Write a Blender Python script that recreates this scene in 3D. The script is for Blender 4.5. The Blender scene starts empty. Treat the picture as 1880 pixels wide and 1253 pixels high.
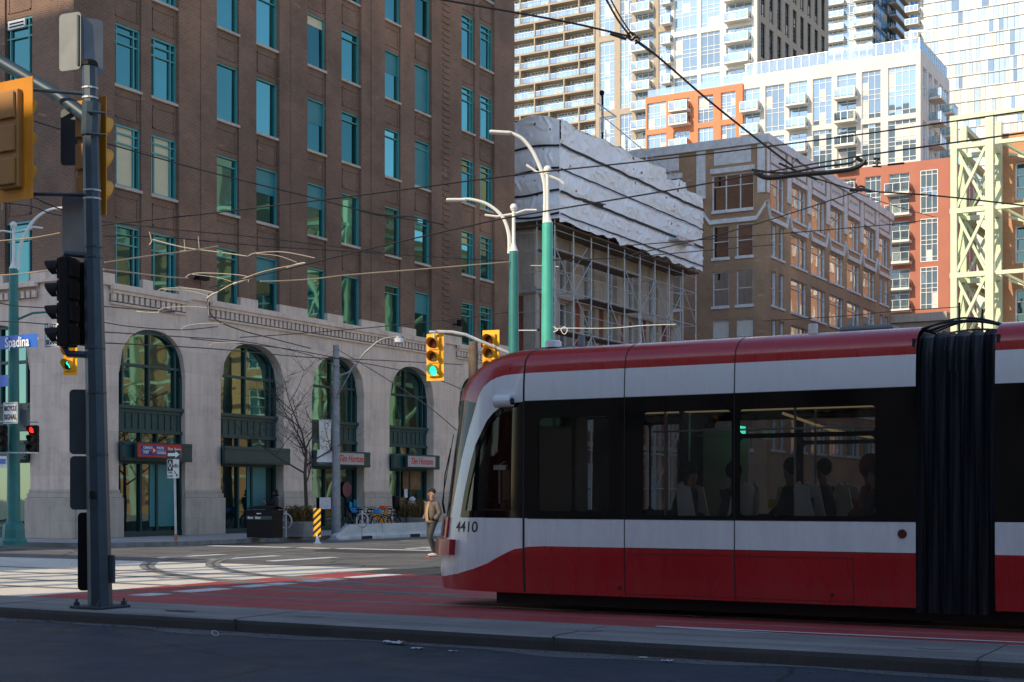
import bpy, bmesh, math, random
from mathutils import Vector, Matrix
random.seed(7)
SC = bpy.context.scene
COL = SC.collection
R = math.radians
# ---- camera station and helpers that turn a sight line into a point on a real plane
F = 2640.0; CX, CY, CZ = -35.2, -37.2, 1.6
FW = (.8693, .4943); RT = (.4943, -.8693)
def ray(px, py):
    a = (px-940)/F; b = (912-py)/F
    return (FW[0]+a*RT[0], FW[1]+a*RT[1], b)
def hx(px, py, x):
    r = ray(px, py); k = (x-CX)/r[0]; return Vector((x, CY+k*r[1], CZ+k*r[2]))
def hy(px, py, y):
    r = ray(px, py); k = (y-CY)/r[1]; return Vector((CX+k*r[0], y, CZ+k*r[2]))
def hz(px, py, z):
    r = ray(px, py); k = (z-CZ)/r[2]; return Vector((CX+k*r[0], CY+k*r[1], z))
def hd(px, py, D):
    r = ray(px, py); return Vector((CX+D*r[0], CY+D*r[1], CZ+D*r[2]))

# ---------------------------------------------------------------- materials
M = {}
def nt(name):
    m = bpy.data.materials.new(name); m.use_nodes = True
    t = m.node_tree; b = t.nodes['Principled BSDF']
    M[name] = m
    return m, t, b, t.nodes, t.links
def objcoord(t, scale=1.0):
    tc = t.nodes.new('ShaderNodeTexCoord'); mp = t.nodes.new('ShaderNodeMapping')
    mp.inputs['Scale'].default_value = (scale, scale, scale) if not isinstance(scale, tuple) else scale
    t.links.new(tc.outputs['Object'], mp.inputs[0]); return mp.outputs[0]
def noise(t, co, scale, detail=4, rough=.55):
    n = t.nodes.new('ShaderNodeTexNoise'); n.inputs['Scale'].default_value = scale
    n.inputs['Detail'].default_value = detail; n.inputs['Roughness'].default_value = rough
    t.links.new(co, n.inputs['Vector']); return n.outputs['Fac']
def ramp(t, fac, stops):
    r = t.nodes.new('ShaderNodeValToRGB'); e = r.color_ramp.elements
    while len(e) < len(stops): e.new(.5)
    for i, (p, c) in enumerate(stops):
        e[i].position = p; e[i].color = (c[0], c[1], c[2], 1)
    t.links.new(fac, r.inputs[0]); return r.outputs[0]
def mixc(t, fac, a, b, mode='MIX'):
    n = t.nodes.new('ShaderNodeMix'); n.data_type = 'RGBA'; n.blend_type = mode
    for sock, v in ((n.inputs[0], fac), (n.inputs[6], a), (n.inputs[7], b)):
        if isinstance(v, bpy.types.NodeSocket): t.links.new(v, sock)
        elif isinstance(v, (int, float)): sock.default_value = v
        else: sock.default_value = (v[0], v[1], v[2], 1)
    return n.outputs[2]
def bump(t, b, h, strength=.3, dist=.02):
    n = t.nodes.new('ShaderNodeBump'); n.inputs['Strength'].default_value = strength
    n.inputs['Distance'].default_value = dist
    t.links.new(h, n.inputs['Height']); t.links.new(n.outputs[0], b.inputs['Normal'])
def sc3(c, k): return (c[0]*k, c[1]*k, c[2]*k)
def mat(name, col, rough=.6, metal=0., var=.15, vs=1.5, bp=0., bs=30, coat=0., emit=0., spec=.5):
    m, t, b, N, L = nt(name)
    co = objcoord(t)
    n = noise(t, co, vs, 6, .65)
    c = ramp(t, n, [(.3, sc3(col, 1-var)), (.7, sc3(col, 1+var))])
    L.new(c, b.inputs['Base Color'])
    b.inputs['Roughness'].default_value = rough; b.inputs['Metallic'].default_value = metal
    b.inputs['Specular IOR Level'].default_value = spec
    if coat: b.inputs['Coat Weight'].default_value = coat; b.inputs['Coat Roughness'].default_value = .06
    if bp: bump(t, b, noise(t, co, bs, 5), bp, .01)
    if emit:
        b.inputs['Emission Color'].default_value = (col[0], col[1], col[2], 1); b.inputs['Emission Strength'].default_value = emit
    return m
def brickmat(name, c1, c2, mortar, bw=.22, rh=.075, var=.35, ms=.012):
    m, t, b, N, L = nt(name)
    tc = N.new('ShaderNodeTexCoord'); sp = N.new('ShaderNodeSeparateXYZ'); L.new(tc.outputs['Object'], sp.inputs[0])
    ad = N.new('ShaderNodeMath'); L.new(sp.outputs[0], ad.inputs[0]); L.new(sp.outputs[1], ad.inputs[1])
    cb = N.new('ShaderNodeCombineXYZ'); L.new(ad.outputs[0], cb.inputs[0]); L.new(sp.outputs[2], cb.inputs[1])
    br = N.new('ShaderNodeTexBrick'); L.new(cb.outputs[0], br.inputs['Vector'])
    br.inputs['Color1'].default_value = (*c1, 1); br.inputs['Color2'].default_value = (*c2, 1)
    br.inputs['Mortar'].default_value = (*mortar, 1); br.inputs['Scale'].default_value = 1
    br.inputs['Mortar Size'].default_value = ms; br.inputs['Brick Width'].default_value = bw; br.inputs['Row Height'].default_value = rh
    n1 = noise(t, tc.outputs['Object'], .35, 8, .7)
    dirt = ramp(t, n1, [(.32, (1-var,)*3), (.5, (1, 1, 1)), (.72, (1+var, 1+var*.95, 1+var*.9))])
    c = mixc(t, 1., br.outputs['Color'], dirt, 'MULTIPLY')
    n0 = noise(t, tc.outputs['Object'], .11, 4, .5)
    c = mixc(t, 1., c, ramp(t, n0, [(.36, (.80, .78, .80)), (.5, (1, 1, 1)), (.64, (1.32, 1.22, 1.12))]), 'MULTIPLY')
    # pale worn or repaired courses
    mp = N.new('ShaderNodeMapping'); mp.inputs['Scale'].default_value = (.9, .9, 2.6); L.new(tc.outputs['Object'], mp.inputs[0])
    n2 = noise(t, mp.outputs[0], 1.15, 2, .4)
    w = ramp(t, n2, [(.70, (0, 0, 0)), (.735, (.5, .5, .5))])
    c = mixc(t, w, c, (mortar[0]*1.5, mortar[1]*1.35, mortar[2]*1.35))
    L.new(c, b.inputs['Base Color']); b.inputs['Roughness'].default_value = .85
    bump(t, b, br.outputs['Fac'], -.35, .012)
    return m
def stonemat(name, col, joints=True):
    m, t, b, N, L = nt(name)
    tc = N.new('ShaderNodeTexCoord'); sp = N.new('ShaderNodeSeparateXYZ'); L.new(tc.outputs['Object'], sp.inputs[0])
    ad = N.new('ShaderNodeMath'); L.new(sp.outputs[0], ad.inputs[0]); L.new(sp.outputs[1], ad.inputs[1])
    cb = N.new('ShaderNodeCombineXYZ'); L.new(ad.outputs[0], cb.inputs[0]); L.new(sp.outputs[2], cb.inputs[1])
    br = N.new('ShaderNodeTexBrick'); L.new(cb.outputs[0], br.inputs['Vector'])
    br.inputs['Color1'].default_value = (*sc3(col, .93), 1); br.inputs['Color2'].default_value = (*sc3(col, 1.05), 1)
    br.inputs['Mortar'].default_value = (*sc3(col, .8), 1); br.inputs['Scale'].default_value = 1
    br.inputs['Mortar Size'].default_value = .006; br.inputs['Brick Width'].default_value = 1.3; br.inputs['Row Height'].default_value = .78
    n1 = noise(t, tc.outputs['Object'], .9, 9, .72)
    dirt = ramp(t, n1, [(.28, (.74, .72, .72)), (.5, (1, 1, 1)), (.75, (1.1, 1.06, 1.02))])
    c = mixc(t, 1., br.outputs['Color'], dirt, 'MULTIPLY')
    mp = N.new('ShaderNodeMapping'); mp.inputs['Scale'].default_value = (3.5, 3.5, .28); L.new(tc.outputs['Object'], mp.inputs[0])
    st = noise(t, mp.outputs[0], 1.3, 5, .6)
    c = mixc(t, 1., c, ramp(t, st, [(.36, (.88, .86, .86)), (.55, (1, 1, 1))]), 'MULTIPLY')
    L.new(c, b.inputs['Base Color']); b.inputs['Roughness'].default_value = .8
    bump(t, b, noise(t, tc.outputs['Object'], 25, 6), .15, .01)
    return m
def glassmat(name, tint, dark, refl=.6, rough=.02, wave=.1, wscale=.55, tvar=.35):
    """opaque looking window glass: mirror reflection over a dark room"""
    m, t, b, N, L = nt(name)
    tc = N.new('ShaderNodeTexCoord'); oi = N.new('ShaderNodeObjectInfo')
    ml = N.new('ShaderNodeVectorMath'); ml.operation = 'MULTIPLY_ADD'
    cx = N.new('ShaderNodeCombineXYZ')
    for i in range(3): L.new(oi.outputs['Random'], cx.inputs[i])
    L.new(cx.outputs[0], ml.inputs[0]); ml.inputs[1].default_value = (37, 91, 53); L.new(tc.outputs['Object'], ml.inputs[2])
    n = noise(t, ml.outputs[0], wscale, 2, .4)
    bp = N.new('ShaderNodeBump'); bp.inputs['Strength'].default_value = wave; bp.inputs['Distance'].default_value = .05
    L.new(n, bp.inputs['Height'])
    gl = N.new('ShaderNodeBsdfGlossy'); gl.inputs['Roughness'].default_value = rough; L.new(bp.outputs[0], gl.inputs['Normal'])
    rr = ramp(t, oi.outputs['Random'], [(0, sc3(tint, 1-tvar)), (1, tint)])
    L.new(rr, gl.inputs['Color'])
    df = N.new('ShaderNodeBsdfDiffuse')
    n2 = noise(t, ml.outputs[0], .8, 3, .6)
    L.new(ramp(t, n2, [(.35, sc3(dark, .4)), (.7, sc3(dark, 1.8))] if max(dark) < .12 else [(.3, sc3(dark, .9)), (.7, sc3(dark, 1.1))]), df.inputs['Color'])
    lw = N.new('ShaderNodeLayerWeight'); lw.inputs['Blend'].default_value = .35
    mr = N.new('ShaderNodeMapRange'); L.new(lw.outputs['Facing'], mr.inputs[0]); mr.inputs[3].default_value = refl; mr.inputs[4].default_value = 1.
    mx = N.new('ShaderNodeMixShader'); L.new(mr.outputs[0], mx.inputs[0]); L.new(df.outputs[0], mx.inputs[1]); L.new(gl.outputs[0], mx.inputs[2])
    L.new(mx.outputs[0], N['Material Output'].inputs[0]); N.remove(b)
    return m
def seeglass(name, tint=(.5, .55, .55), refl=.12):
    m, t, b, N, L = nt(name)
    tr = N.new('ShaderNodeBsdfTransparent'); tr.inputs[0].default_value = (*tint, 1)
    gl = N.new('ShaderNodeBsdfGlossy'); gl.inputs['Roughness'].default_value = .02; gl.inputs[0].default_value = (.9, .95, 1, 1)
    fr = N.new('ShaderNodeFresnel'); fr.inputs[0].default_value = 1.5
    ad = N.new('ShaderNodeMath'); ad.inputs[1].default_value = refl; ad.use_clamp = True; L.new(fr.outputs[0], ad.inputs[0])
    mx = N.new('ShaderNodeMixShader'); L.new(ad.outputs[0], mx.inputs[0]); L.new(tr.outputs[0], mx.inputs[1]); L.new(gl.outputs[0], mx.inputs[2])
    L.new(mx.outputs[0], N['Material Output'].inputs[0]); N.remove(b)
    return m
def groundmat(name, c1, c2, rough=.85, cracks=True, streak=0, sheen=None, scale=1.0):
    m, t, b, N, L = nt(name)
    tc = N.new('ShaderNodeTexCoord'); co = tc.outputs['Object']
    n = noise(t, co, .55*scale, 10, .7)
    c = ramp(t, n, [(.3, c1), (.7, c2)])
    n2 = noise(t, co, 60, 3, .6)
    c = mixc(t, 1., c, ramp(t, n2, [(.3, (.7, .7, .7)), (.7, (1.25, 1.25, 1.25))]), 'MULTIPLY')
    if streak:
        mp = N.new('ShaderNodeMapping'); mp.inputs['Scale'].default_value = (1.6, .12, 1); L.new(co, mp.inputs[0])
        s = noise(t, mp.outputs[0], 1.6, 5, .6)
        c = mixc(t, 1., c, ramp(t, s, [(.35, (.72, .72, .72)), (.6, (1.15, 1.15, 1.15))]), 'MULTIPLY')
    if cracks:
        v = N.new('ShaderNodeTexVoronoi'); v.feature = 'DISTANCE_TO_EDGE'; v.inputs['Scale'].default_value = .33
        ds = N.new('ShaderNodeMixRGB'); ds.inputs[0].default_value = .22
        nn = N.new('ShaderNodeTexNoise'); nn.inputs['Scale'].default_value = 1.2; nn.inputs['Detail'].default_value = 6; L.new(co, nn.inputs[0])
        L.new(co, ds.inputs[1]); L.new(nn.outputs['Color'], ds.inputs[2]); L.new(ds.outputs[0], v.inputs['Vector'])
        c = mixc(t, 1., c, ramp(t, v.outputs['Distance'], [(.0, (.35, .35, .35)), (.006, (.45, .45, .45)), (.012, (1, 1, 1))]), 'MULTIPLY')
    L.new(c, b.inputs['Base Color'])
    if sheen is None: b.inputs['Roughness'].default_value = rough
    else:
        rr = ramp(t, noise(t, co, .9, 5, .6), [(.35, (sheen,)*3), (.7, (rough,)*3)]); L.new(rr, b.inputs['Roughness'])
    bump(t, b, noise(t, co, 45, 6, .7), .35, .01)
    return m

brickmat('brown_brick', (.195, .104, .066), (.145, .080, .054), (.23, .16, .115))
brickmat('tan_brick', (.40, .235, .13), (.30, .175, .10), (.42, .31, .21), var=.2)
brickmat('orange_brick', (.52, .23, .10), (.44, .19, .08), (.48, .32, .2), var=.15)
brickmat('red_brick', (.36, .075, .045), (.28, .06, .04), (.2, .12, .1), var=.2)
stonemat('limestone', (.72, .58, .48))
stonemat('grey_stone', (.50, .43, .36))
mat('pale_trim', (.64, .65, .68), .7, var=.2, vs=2)
mat('teal_frame', (.07, .30, .30), .4, var=.1)
mat('green_panel', (.010, .058, .060), .45, var=.2)
mat('dark_green', (.01, .05, .05), .5, var=.2)
mat('aluminium', (.55, .56, .57), .35, .8)
mat('pole_grey', (.22, .24, .27), .5, .2, var=.25, vs=4)
mat('galvanised', (.46, .48, .50), .5, .25, var=.25, vs=4)
mat('dark_recess', (.02, .02, .022), .8)
mat('black_plastic', (.006, .006, .008), .6, spec=.2)
mat('black_matte', (.012, .012, .014), .75)
mat('black_gloss', (.004, .004, .005), .12, spec=.4)
mat('white_paint', (.74, .73, .70), .6, var=.06)
mat('white_concrete', (.66, .62, .56), .7, var=.07, vs=.3)
mat('taupe_panel', (.36, .29, .22), .7, var=.08)
mat('dark_taupe', (.20, .165, .14), .7, var=.08)
mat('beige_panel', (.62, .56, .45), .7, var=.06)
mat('orange_panel', (.66, .22, .10), .75, var=.07, vs=.4)
mat('brick_red_panel', (.38, .135, .085), .75, var=.07, vs=.4)
mat('condo_frame', (.82, .82, .80), .5, var=.04)
mat('peach_panel', (.80, .40, .22), .8)
mat('grey_pane0', (.25, .24, .22), .7)
mat('curtain', (.60, .58, .55), .8, var=.1)
mat('grey_spandrel', (.50, .50, .48), .3, var=.08)
mat('blind_cream', (.62, .55, .36), .6, var=.06)
mat('blind_teal', (.03, .20, .22), .5, var=.1)
glassmat('teal_glass', (.20, .48, .47), (.008, .050, .050), .46, tvar=.65)
glassmat('shop_glass', (.26, .40, .40), (.006, .02, .022), .28, wave=.12)
glassmat('arch_glass', (.30, .55, .50), (.004, .022, .024), .30, wave=.12)
glassmat('office_glass', (.85, .84, .84), (.03, .03, .035), .72, wave=.10)
glassmat('condo_glass', (.60, .78, .95), (.16, .23, .29), .38, wave=.05, wscale=.4, tvar=.6)
glassmat('blue_glass', (.30, .55, .80), (.01, .04, .09), .5, wave=.05)

mat('lamp_green', (.06, .40, .31), .45, var=.12, vs=2)  # same green paint as the next, brightened as if sunlit
mat('lamp_teal_dark', (.02, .17, .16), .45, var=.15, vs=2)  # the lamp post green darkened to paint in shade
mat('lamp_white', (.72, .71, .66), .45, var=.05)
mat('pole_slate', (.030, .055, .078), .45, .2, var=.25, vs=3, bp=.05)
mat('sign_back', (.15, .165, .18), .4, .3, var=.2, vs=1.5)
mat('sign_back_dark', (.035, .05, .06), .45, .2, var=.2)
mat('signal_yellow', (.92, .43, .003), .4, var=.04)
mat('amber_plate', (.60, .23, .004), .45, var=.12)  # yellow plate darkened, its shade put into the colour
mat('signal_tan', (.36, .17, .04), .5, var=.1)
mat('signal_amber_body', (.72, .33, .008), .45, var=.05)
mat('lens_red_off', (.09, .015, .01), .3); mat('lens_amber_off', (.10, .075, .01), .3); mat('lens_green_off', (.01, .05, .03), .3)
mat('lens_green_lit', (.03, .85, .55), .3, emit=1.3, var=.02)
mat('lens_red_lit', (.9, .03, .02), .3, emit=1.5, var=.02)
mat('blue_sign', (.012, .10, .48), .35, var=.06)
mat('shop_white', (.42, .41, .40), .5)
mat('sign_white', (.66, .67, .68), .4, var=.06)
mat('sign_red', (.55, .025, .02), .4, var=.06)
mat('post_blue', (.01, .04, .25), .4)
mat('letter_white', (.78, .78, .78), .5, var=.02); mat('letter_black', (.015, .015, .015), .5)
mat('letter_red', (.62, .02, .03), .45)
mat('wire_black', (.012, .012, .013), .5)
mat('wire_bronze', (.50, .38, .24), .45, .3)  # sunlight on the wires painted as a brighter bronze
mat('tram_white', (.70, .72, .74), .28, coat=.5, var=.03, vs=.5)
mat('tram_red', (.38, .003, .006), .25, coat=.4, var=.08, vs=.6)
mat('tram_grey', (.16, .17, .18), .6, var=.15)
mat('tram_glass_black', (.002, .002, .003), .07, spec=.3)
mat('rubber_bellows', (.012, .015, .022), .6, var=.3, vs=2)
mat('seat_shell', (.65, .67, .66), .4); mat('seat_cloth', (.10, .015, .018), .9)
mat('interior_white', (.6, .58, .5), .6); mat('interior_light', (.9, .62, .30), .5, emit=.22)
mat('rail_metal', (.30, .30, .31), .3, .8, var=.3, vs=6)
seeglass('tram_window', (.56, .59, .60), .0)
seeglass('balcony_glass', (.70, .80, .82), .22)
seeglass('clear_glass', (.8, .85, .85), .1)
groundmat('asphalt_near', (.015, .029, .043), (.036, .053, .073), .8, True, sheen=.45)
groundmat('track_slab_mat', (.55, .51, .44), (.76, .71, .60), .85, False, streak=0)  # pale track concrete; extra warm brightness paints in the sunlit patch
groundmat('asphalt', (.10, .098, .095), (.18, .175, .162), .8, True, streak=1, sheen=.5)
groundmat('concrete_strip', (.17, .168, .165), (.27, .262, .245), .85, False, streak=1)
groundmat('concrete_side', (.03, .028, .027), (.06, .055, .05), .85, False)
groundmat('sidewalk', (.32, .30, .28), (.44, .42, .39), .85, False, scale=.8)
groundmat('red_lane', (.33, .050, .052), (.44, .075, .072), .75, False, streak=0, sheen=.5)
groundmat('road_white', (.5, .51, .51), (.72, .72, .71), .7, False)
mat('leaf_brown', (.16, .09, .05), .8, var=.4, vs=20)
groundmat('gutter', (.07, .075, .08), (.13, .13, .13), .9, False)
groundmat('patch_dark', (.03, .03, .03), (.06, .06, .06), .7, False)
def grime(name, amt=.5, zlo=.25, zhi=1.1):
    t = M[name].node_tree; N = t.nodes; L = t.links; b = N['Principled BSDF']; old = b.inputs['Base Color'].links[0].from_socket
    g_ = N.new('ShaderNodeNewGeometry'); sp = N.new('ShaderNodeSeparateXYZ'); L.new(g_.outputs['Position'], sp.inputs[0])
    mr = N.new('ShaderNodeMapRange'); L.new(sp.outputs[2], mr.inputs[0]); mr.inputs[1].default_value = zhi; mr.inputs[2].default_value = zlo; mr.inputs[3].default_value = 0; mr.inputs[4].default_value = 1
    mp = N.new('ShaderNodeMapping'); mp.inputs['Scale'].default_value = (1, 3, .6); L.new(g_.outputs['Position'], mp.inputs[0])
    n = noise(t, mp.outputs[0], 2.2, 7, .7); r = ramp(t, n, [(.38, (0, 0, 0)), (.75, (1, 1, 1))])
    m1 = N.new('ShaderNodeMath'); m1.operation = 'MULTIPLY'; L.new(mr.outputs[0], m1.inputs[0]); L.new(r, m1.inputs[1])
    m2 = N.new('ShaderNodeMath'); m2.operation = 'MULTIPLY'; m2.inputs[1].default_value = amt; L.new(m1.outputs[0], m2.inputs[0])
    L.new(mixc(t, m2.outputs[0], old, (.10, .085, .075)), b.inputs['Base Color'])
    L.new(ramp(t, noise(t, mp.outputs[0], 1.3, 5, .6), [(.3, (.2, .2, .2)), (.75, (.42, .42, .42))]), b.inputs['Roughness'])
    bump(t, b, noise(t, mp.outputs[0], .8, 3, .5), .06, .05)
grime('tram_red', .25); grime('tram_white', .22, .4, 3.4)
mat('fitting_pale', (.50, .46, .38), .5)  # pale tone paints sunlight onto the wire fittings
# shrink-wrap sheeting
m, t, b, N, L = nt('tarp')
co = objcoord(t)
c = ramp(t, noise(t, co, 1.3, 8, .7), [(.3, (.80, .80, .84)), (.7, (.94, .94, .96))])
sp_ = noise(t, co, 2.6, 1, .3)
c = mixc(t, ramp(t, sp_, [(.735, (0, 0, 0)), (.75, (1, 1, 1))]), c, (.16, .11, .09))
L.new(c, b.inputs['Base Color']); b.inputs['Roughness'].default_value = .5; b.inputs['Subsurface Weight'].default_value = .0
bump(t, b, noise(t, co, 2.2, 4, .5), .12, .06)

# ---------------------------------------------------------------- mesh tools
def gloc(o):
    v = Vector((0, 0, 0))
    while o is not None: v += o.location; o = o.parent
    return v
class MB:
    def __init__(s): s.v = []; s.f = []; s.m = []; s.cur = 0
    def mi(s, m): s.cur = m; return s
    def quad(s, a, b, c, d):
        n = len(s.v); s.v += [tuple(a), tuple(b), tuple(c), tuple(d)]; s.f.append((n, n+1, n+2, n+3)); s.m.append(s.cur)
    def poly(s, pts):
        n = len(s.v); s.v += [tuple(p) for p in pts]; s.f.append(tuple(range(n, n+len(pts)))); s.m.append(s.cur)
    def box(s, x0, x1, y0, y1, z0, z1):
        n = len(s.v)
        s.v += [(x0, y0, z0), (x1, y0, z0), (x1, y1, z0), (x0, y1, z0), (x0, y0, z1), (x1, y0, z1), (x1, y1, z1), (x0, y1, z1)]
        for f in ((0, 3, 2, 1), (4, 5, 6, 7), (0, 1, 5, 4), (1, 2, 6, 5), (2, 3, 7, 6), (3, 0, 4, 7)):
            s.f.append(tuple(n+i for i in f)); s.m.append(s.cur)
        return s
    def obox(s, c, ax, ay, az):
        """box from centre and three half-axis vectors"""
        c = Vector(c); ax = Vector(ax); ay = Vector(ay); az = Vector(az); n = len(s.v)
        for k in (-1, 1):
            for i, j in ((-1, -1), (1, -1), (1, 1), (-1, 1)): s.v.append(tuple(c+ax*i+ay*j+az*k))
        for f in ((0, 3, 2, 1), (4, 5, 6, 7), (0, 1, 5, 4), (1, 2, 6, 5), (2, 3, 7, 6), (3, 0, 4, 7)):
            s.f.append(tuple(n+i for i in f)); s.m.append(s.cur)
        return s
    def bar(s, a, b, w, h=None, up=(0, 0, 1)):
        a = Vector(a); b = Vector(b); d = b-a; L_ = d.length
        if L_ < 1e-6: return s
        d.normalize(); u = Vector(up)
        if abs(d.dot(u)) > .98: u = Vector((1, 0, 0))
        sd = d.cross(u).normalized(); uu = sd.cross(d).normalized(); h = w if h is None else h
        return s.obox((a+b)/2, d*L_/2, sd*w/2, uu*h/2)
    def tube(s, pts, r, seg=6, caps=True):
        pts = [Vector(p) for p in pts]; n0 = len(s.v); k = len(pts)
        rs = r if isinstance(r, (list, tuple)) else [r]*k
        ref = None
        for i, p in enumerate(pts):
            d = (pts[min(i+1, k-1)]-pts[max(i-1, 0)])
            if d.length < 1e-9: d = Vector((0, 0, 1))
            d.normalize()
            if ref is None:
                ref = d.cross(Vector((0, 0, 1)) if abs(d.z) < .9 else Vector((1, 0, 0))).normalized()
            ref = (ref-d*ref.dot(d)).normalized(); q = d.cross(ref)
            for j in range(seg):
                a = 2*math.pi*j/seg; s.v.append(tuple(p+(ref*math.cos(a)+q*math.sin(a))*rs[i]))
        for i in range(k-1):
            for j in range(seg):
                a = n0+i*seg+j; b = n0+i*seg+(j+1) % seg
                s.f.append((a, b, b+seg, a+seg)); s.m.append(s.cur)
        if caps:
            s.f.append(tuple(n0+j for j in reversed(range(seg)))); s.m.append(s.cur)
            s.f.append(tuple(n0+(k-1)*seg+j for j in range(seg))); s.m.append(s.cur)
        return s
    def lathe(s, prof, c=(0, 0, 0), seg=12, axis='z'):
        c = Vector(c); n0 = len(s.v); k = len(prof)
        for (r, h) in prof:
            for j in range(seg):
                a = 2*math.pi*j/seg; p, q = r*math.cos(a), r*math.sin(a)
                v = {'z': (p, q, h), 'x': (h, p, q), 'y': (q, h, p)}[axis]
                s.v.append(tuple(c+Vector(v)))
        for i in range(k-1):
            for j in range(seg):
                a = n0+i*seg+j; b = n0+i*seg+(j+1) % seg; s.f.append((a, b, b+seg, a+seg)); s.m.append(s.cur)
        s.f.append(tuple(n0+j for j in reversed(range(seg)))); s.m.append(s.cur)
        s.f.append(tuple(n0+(k-1)*seg+j for j in range(seg))); s.m.append(s.cur)
        return s
    def ellip(s, c, r, seg=10, rings=7):
        pr = [(max(.001, math.sin(math.pi*i/rings)), -math.cos(math.pi*i/rings)) for i in range(rings+1)]
        n0 = len(s.v); s.lathe(pr, (0, 0, 0), seg)
        for i in range(n0, len(s.v)):
            v = s.v[i]; s.v[i] = (c[0]+v[0]*r[0], c[1]+v[1]*r[1], c[2]+v[2]*r[2])
        return s
    def grid(s, nu, nv, fn):
        n0 = len(s.v)
        for j in range(nv+1):
            for i in range(nu+1): s.v.append(tuple(fn(i/nu, j/nv)))
        for j in range(nv):
            for i in range(nu):
                a = n0+j*(nu+1)+i; s.f.append((a, a+1, a+nu+2, a+nu+1)); s.m.append(s.cur)
        return s
    def mesh(s, name, mats, smooth=False, off=None):
        me = bpy.data.meshes.new(name)
        vs = s.v if off is None else [(v[0]-off[0], v[1]-off[1], v[2]-off[2]) for v in s.v]
        me.from_pydata(vs, [], s.f)
        for m in (mats if isinstance(mats, (list, tuple)) else [mats]): me.materials.append(M[m])
        me.polygons.foreach_set('material_index', s.m)
        if smooth: me.polygons.foreach_set('use_smooth', [True]*len(s.f))
        bm = bmesh.new(); bm.from_mesh(me); bmesh.ops.recalc_face_normals(bm, faces=bm.faces); bm.to_mesh(me); bm.free()
        me.update(); return me
    def build(s, name, mats, parent=None, smooth=False, local=False, bevel=0):
        off = None if local else gloc(parent)
        o = bpy.data.objects.new(name, s.mesh(name, mats, smooth, off)); COL.objects.link(o); o.parent = parent
        if bevel:
            b = o.modifiers.new('Bevel', 'BEVEL'); b.width = bevel; b.segments = 2; b.limit_method = 'ANGLE'; b.angle_limit = R(40)
        if smooth and bevel == 0: autosmooth(o)
        return o
def split_build(mb, name, mats, parent=None, **k):
    """each loose piece becomes an object of its own"""
    par = list(range(len(mb.v)))
    def fd(a):
        while par[a] != a: par[a] = par[par[a]]; a = par[a]
        return a
    for f in mb.f:
        for i in f[1:]: par[fd(i)] = fd(f[0])
    grp = {}
    for f, m_ in zip(mb.f, mb.m): grp.setdefault(fd(f[0]), []).append((f, m_))
    for fs in grp.values():
        q = MB(); mp = {}
        for f, m_ in fs:
            for i in f:
                if i not in mp: mp[i] = len(q.v); q.v.append(mb.v[i])
            q.f.append(tuple(mp[i] for i in f)); q.m.append(m_)
        q.build(name, mats, parent, **k)
def autosmooth(o):
    me = o.data; bm = bmesh.new(); bm.from_mesh(me)
    bmesh.ops.remove_doubles(bm, verts=bm.verts, dist=1e-5)
    for e in bm.edges:
        if len(e.link_faces) == 2 and e.calc_face_angle(0) > R(40): e.smooth = False
    bm.to_mesh(me); bm.free()
def place(name, me, parent, loc):
    """a further copy of a mesh, world location, under parent"""
    o = bpy.data.objects.new(name, me); COL.objects.link(o); o.parent = parent; o.location = Vector(loc)-gloc(parent); return o
def tag(o, label, cat, group=None, kind=None):
    if label: o['label'] = label
    if cat: o['category'] = cat
    if group: o['group'] = group
    if kind: o['kind'] = kind
    return o
def T(name, label, cat, loc=(0, 0, 0), group=None, rz=0):
    o = bpy.data.objects.new(name, None); COL.objects.link(o); o.location = loc; o.rotation_euler = (0, 0, rz); o.empty_display_size = .2
    return tag(o, label, cat, group)
def struct(mb, name, mats): 
    o = mb.build(name, mats); o['kind'] = 'structure'; return o
def copytree(o, parent=None):
    c = o.copy(); COL.objects.link(c); c.parent = parent
    for ch in list(o.children): copytree(ch, c)
    return c
def text(body, parent, c, size, mname, face='A', name='lettering', ext=.004, sx=1.0, bold=0., yaw=None, italic=0.):
    cu = bpy.data.curves.new('t', 'FONT'); cu.body = body; cu.size = size; cu.extrude = ext; cu.align_x = 'CENTER'; cu.align_y = 'CENTER'; cu.offset = bold; cu.shear = italic
    cu.resolution_u = 3
    to = bpy.data.objects.new('t', cu); COL.objects.link(to); bpy.context.view_layer.update()
    dg = bpy.context.evaluated_depsgraph_get(); me = bpy.data.meshes.new_from_object(to.evaluated_get(dg))
    bpy.data.objects.remove(to)
    yaw = {'A': R(-90), 'B': 0}[face] if yaw is None else yaw
    mt = Matrix.Rotation(yaw, 4, 'Z') @ Matrix.Rotation(R(90), 4, 'X') @ Matrix.Diagonal((sx, 1, 1, 1))
    me.transform(mt); me.materials.clear(); me.materials.append(M[mname]); me.name = name
    o = bpy.data.objects.new(name, me); COL.objects.link(o); o.parent = parent; o.location = Vector(c)-gloc(parent)
    return o
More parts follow.
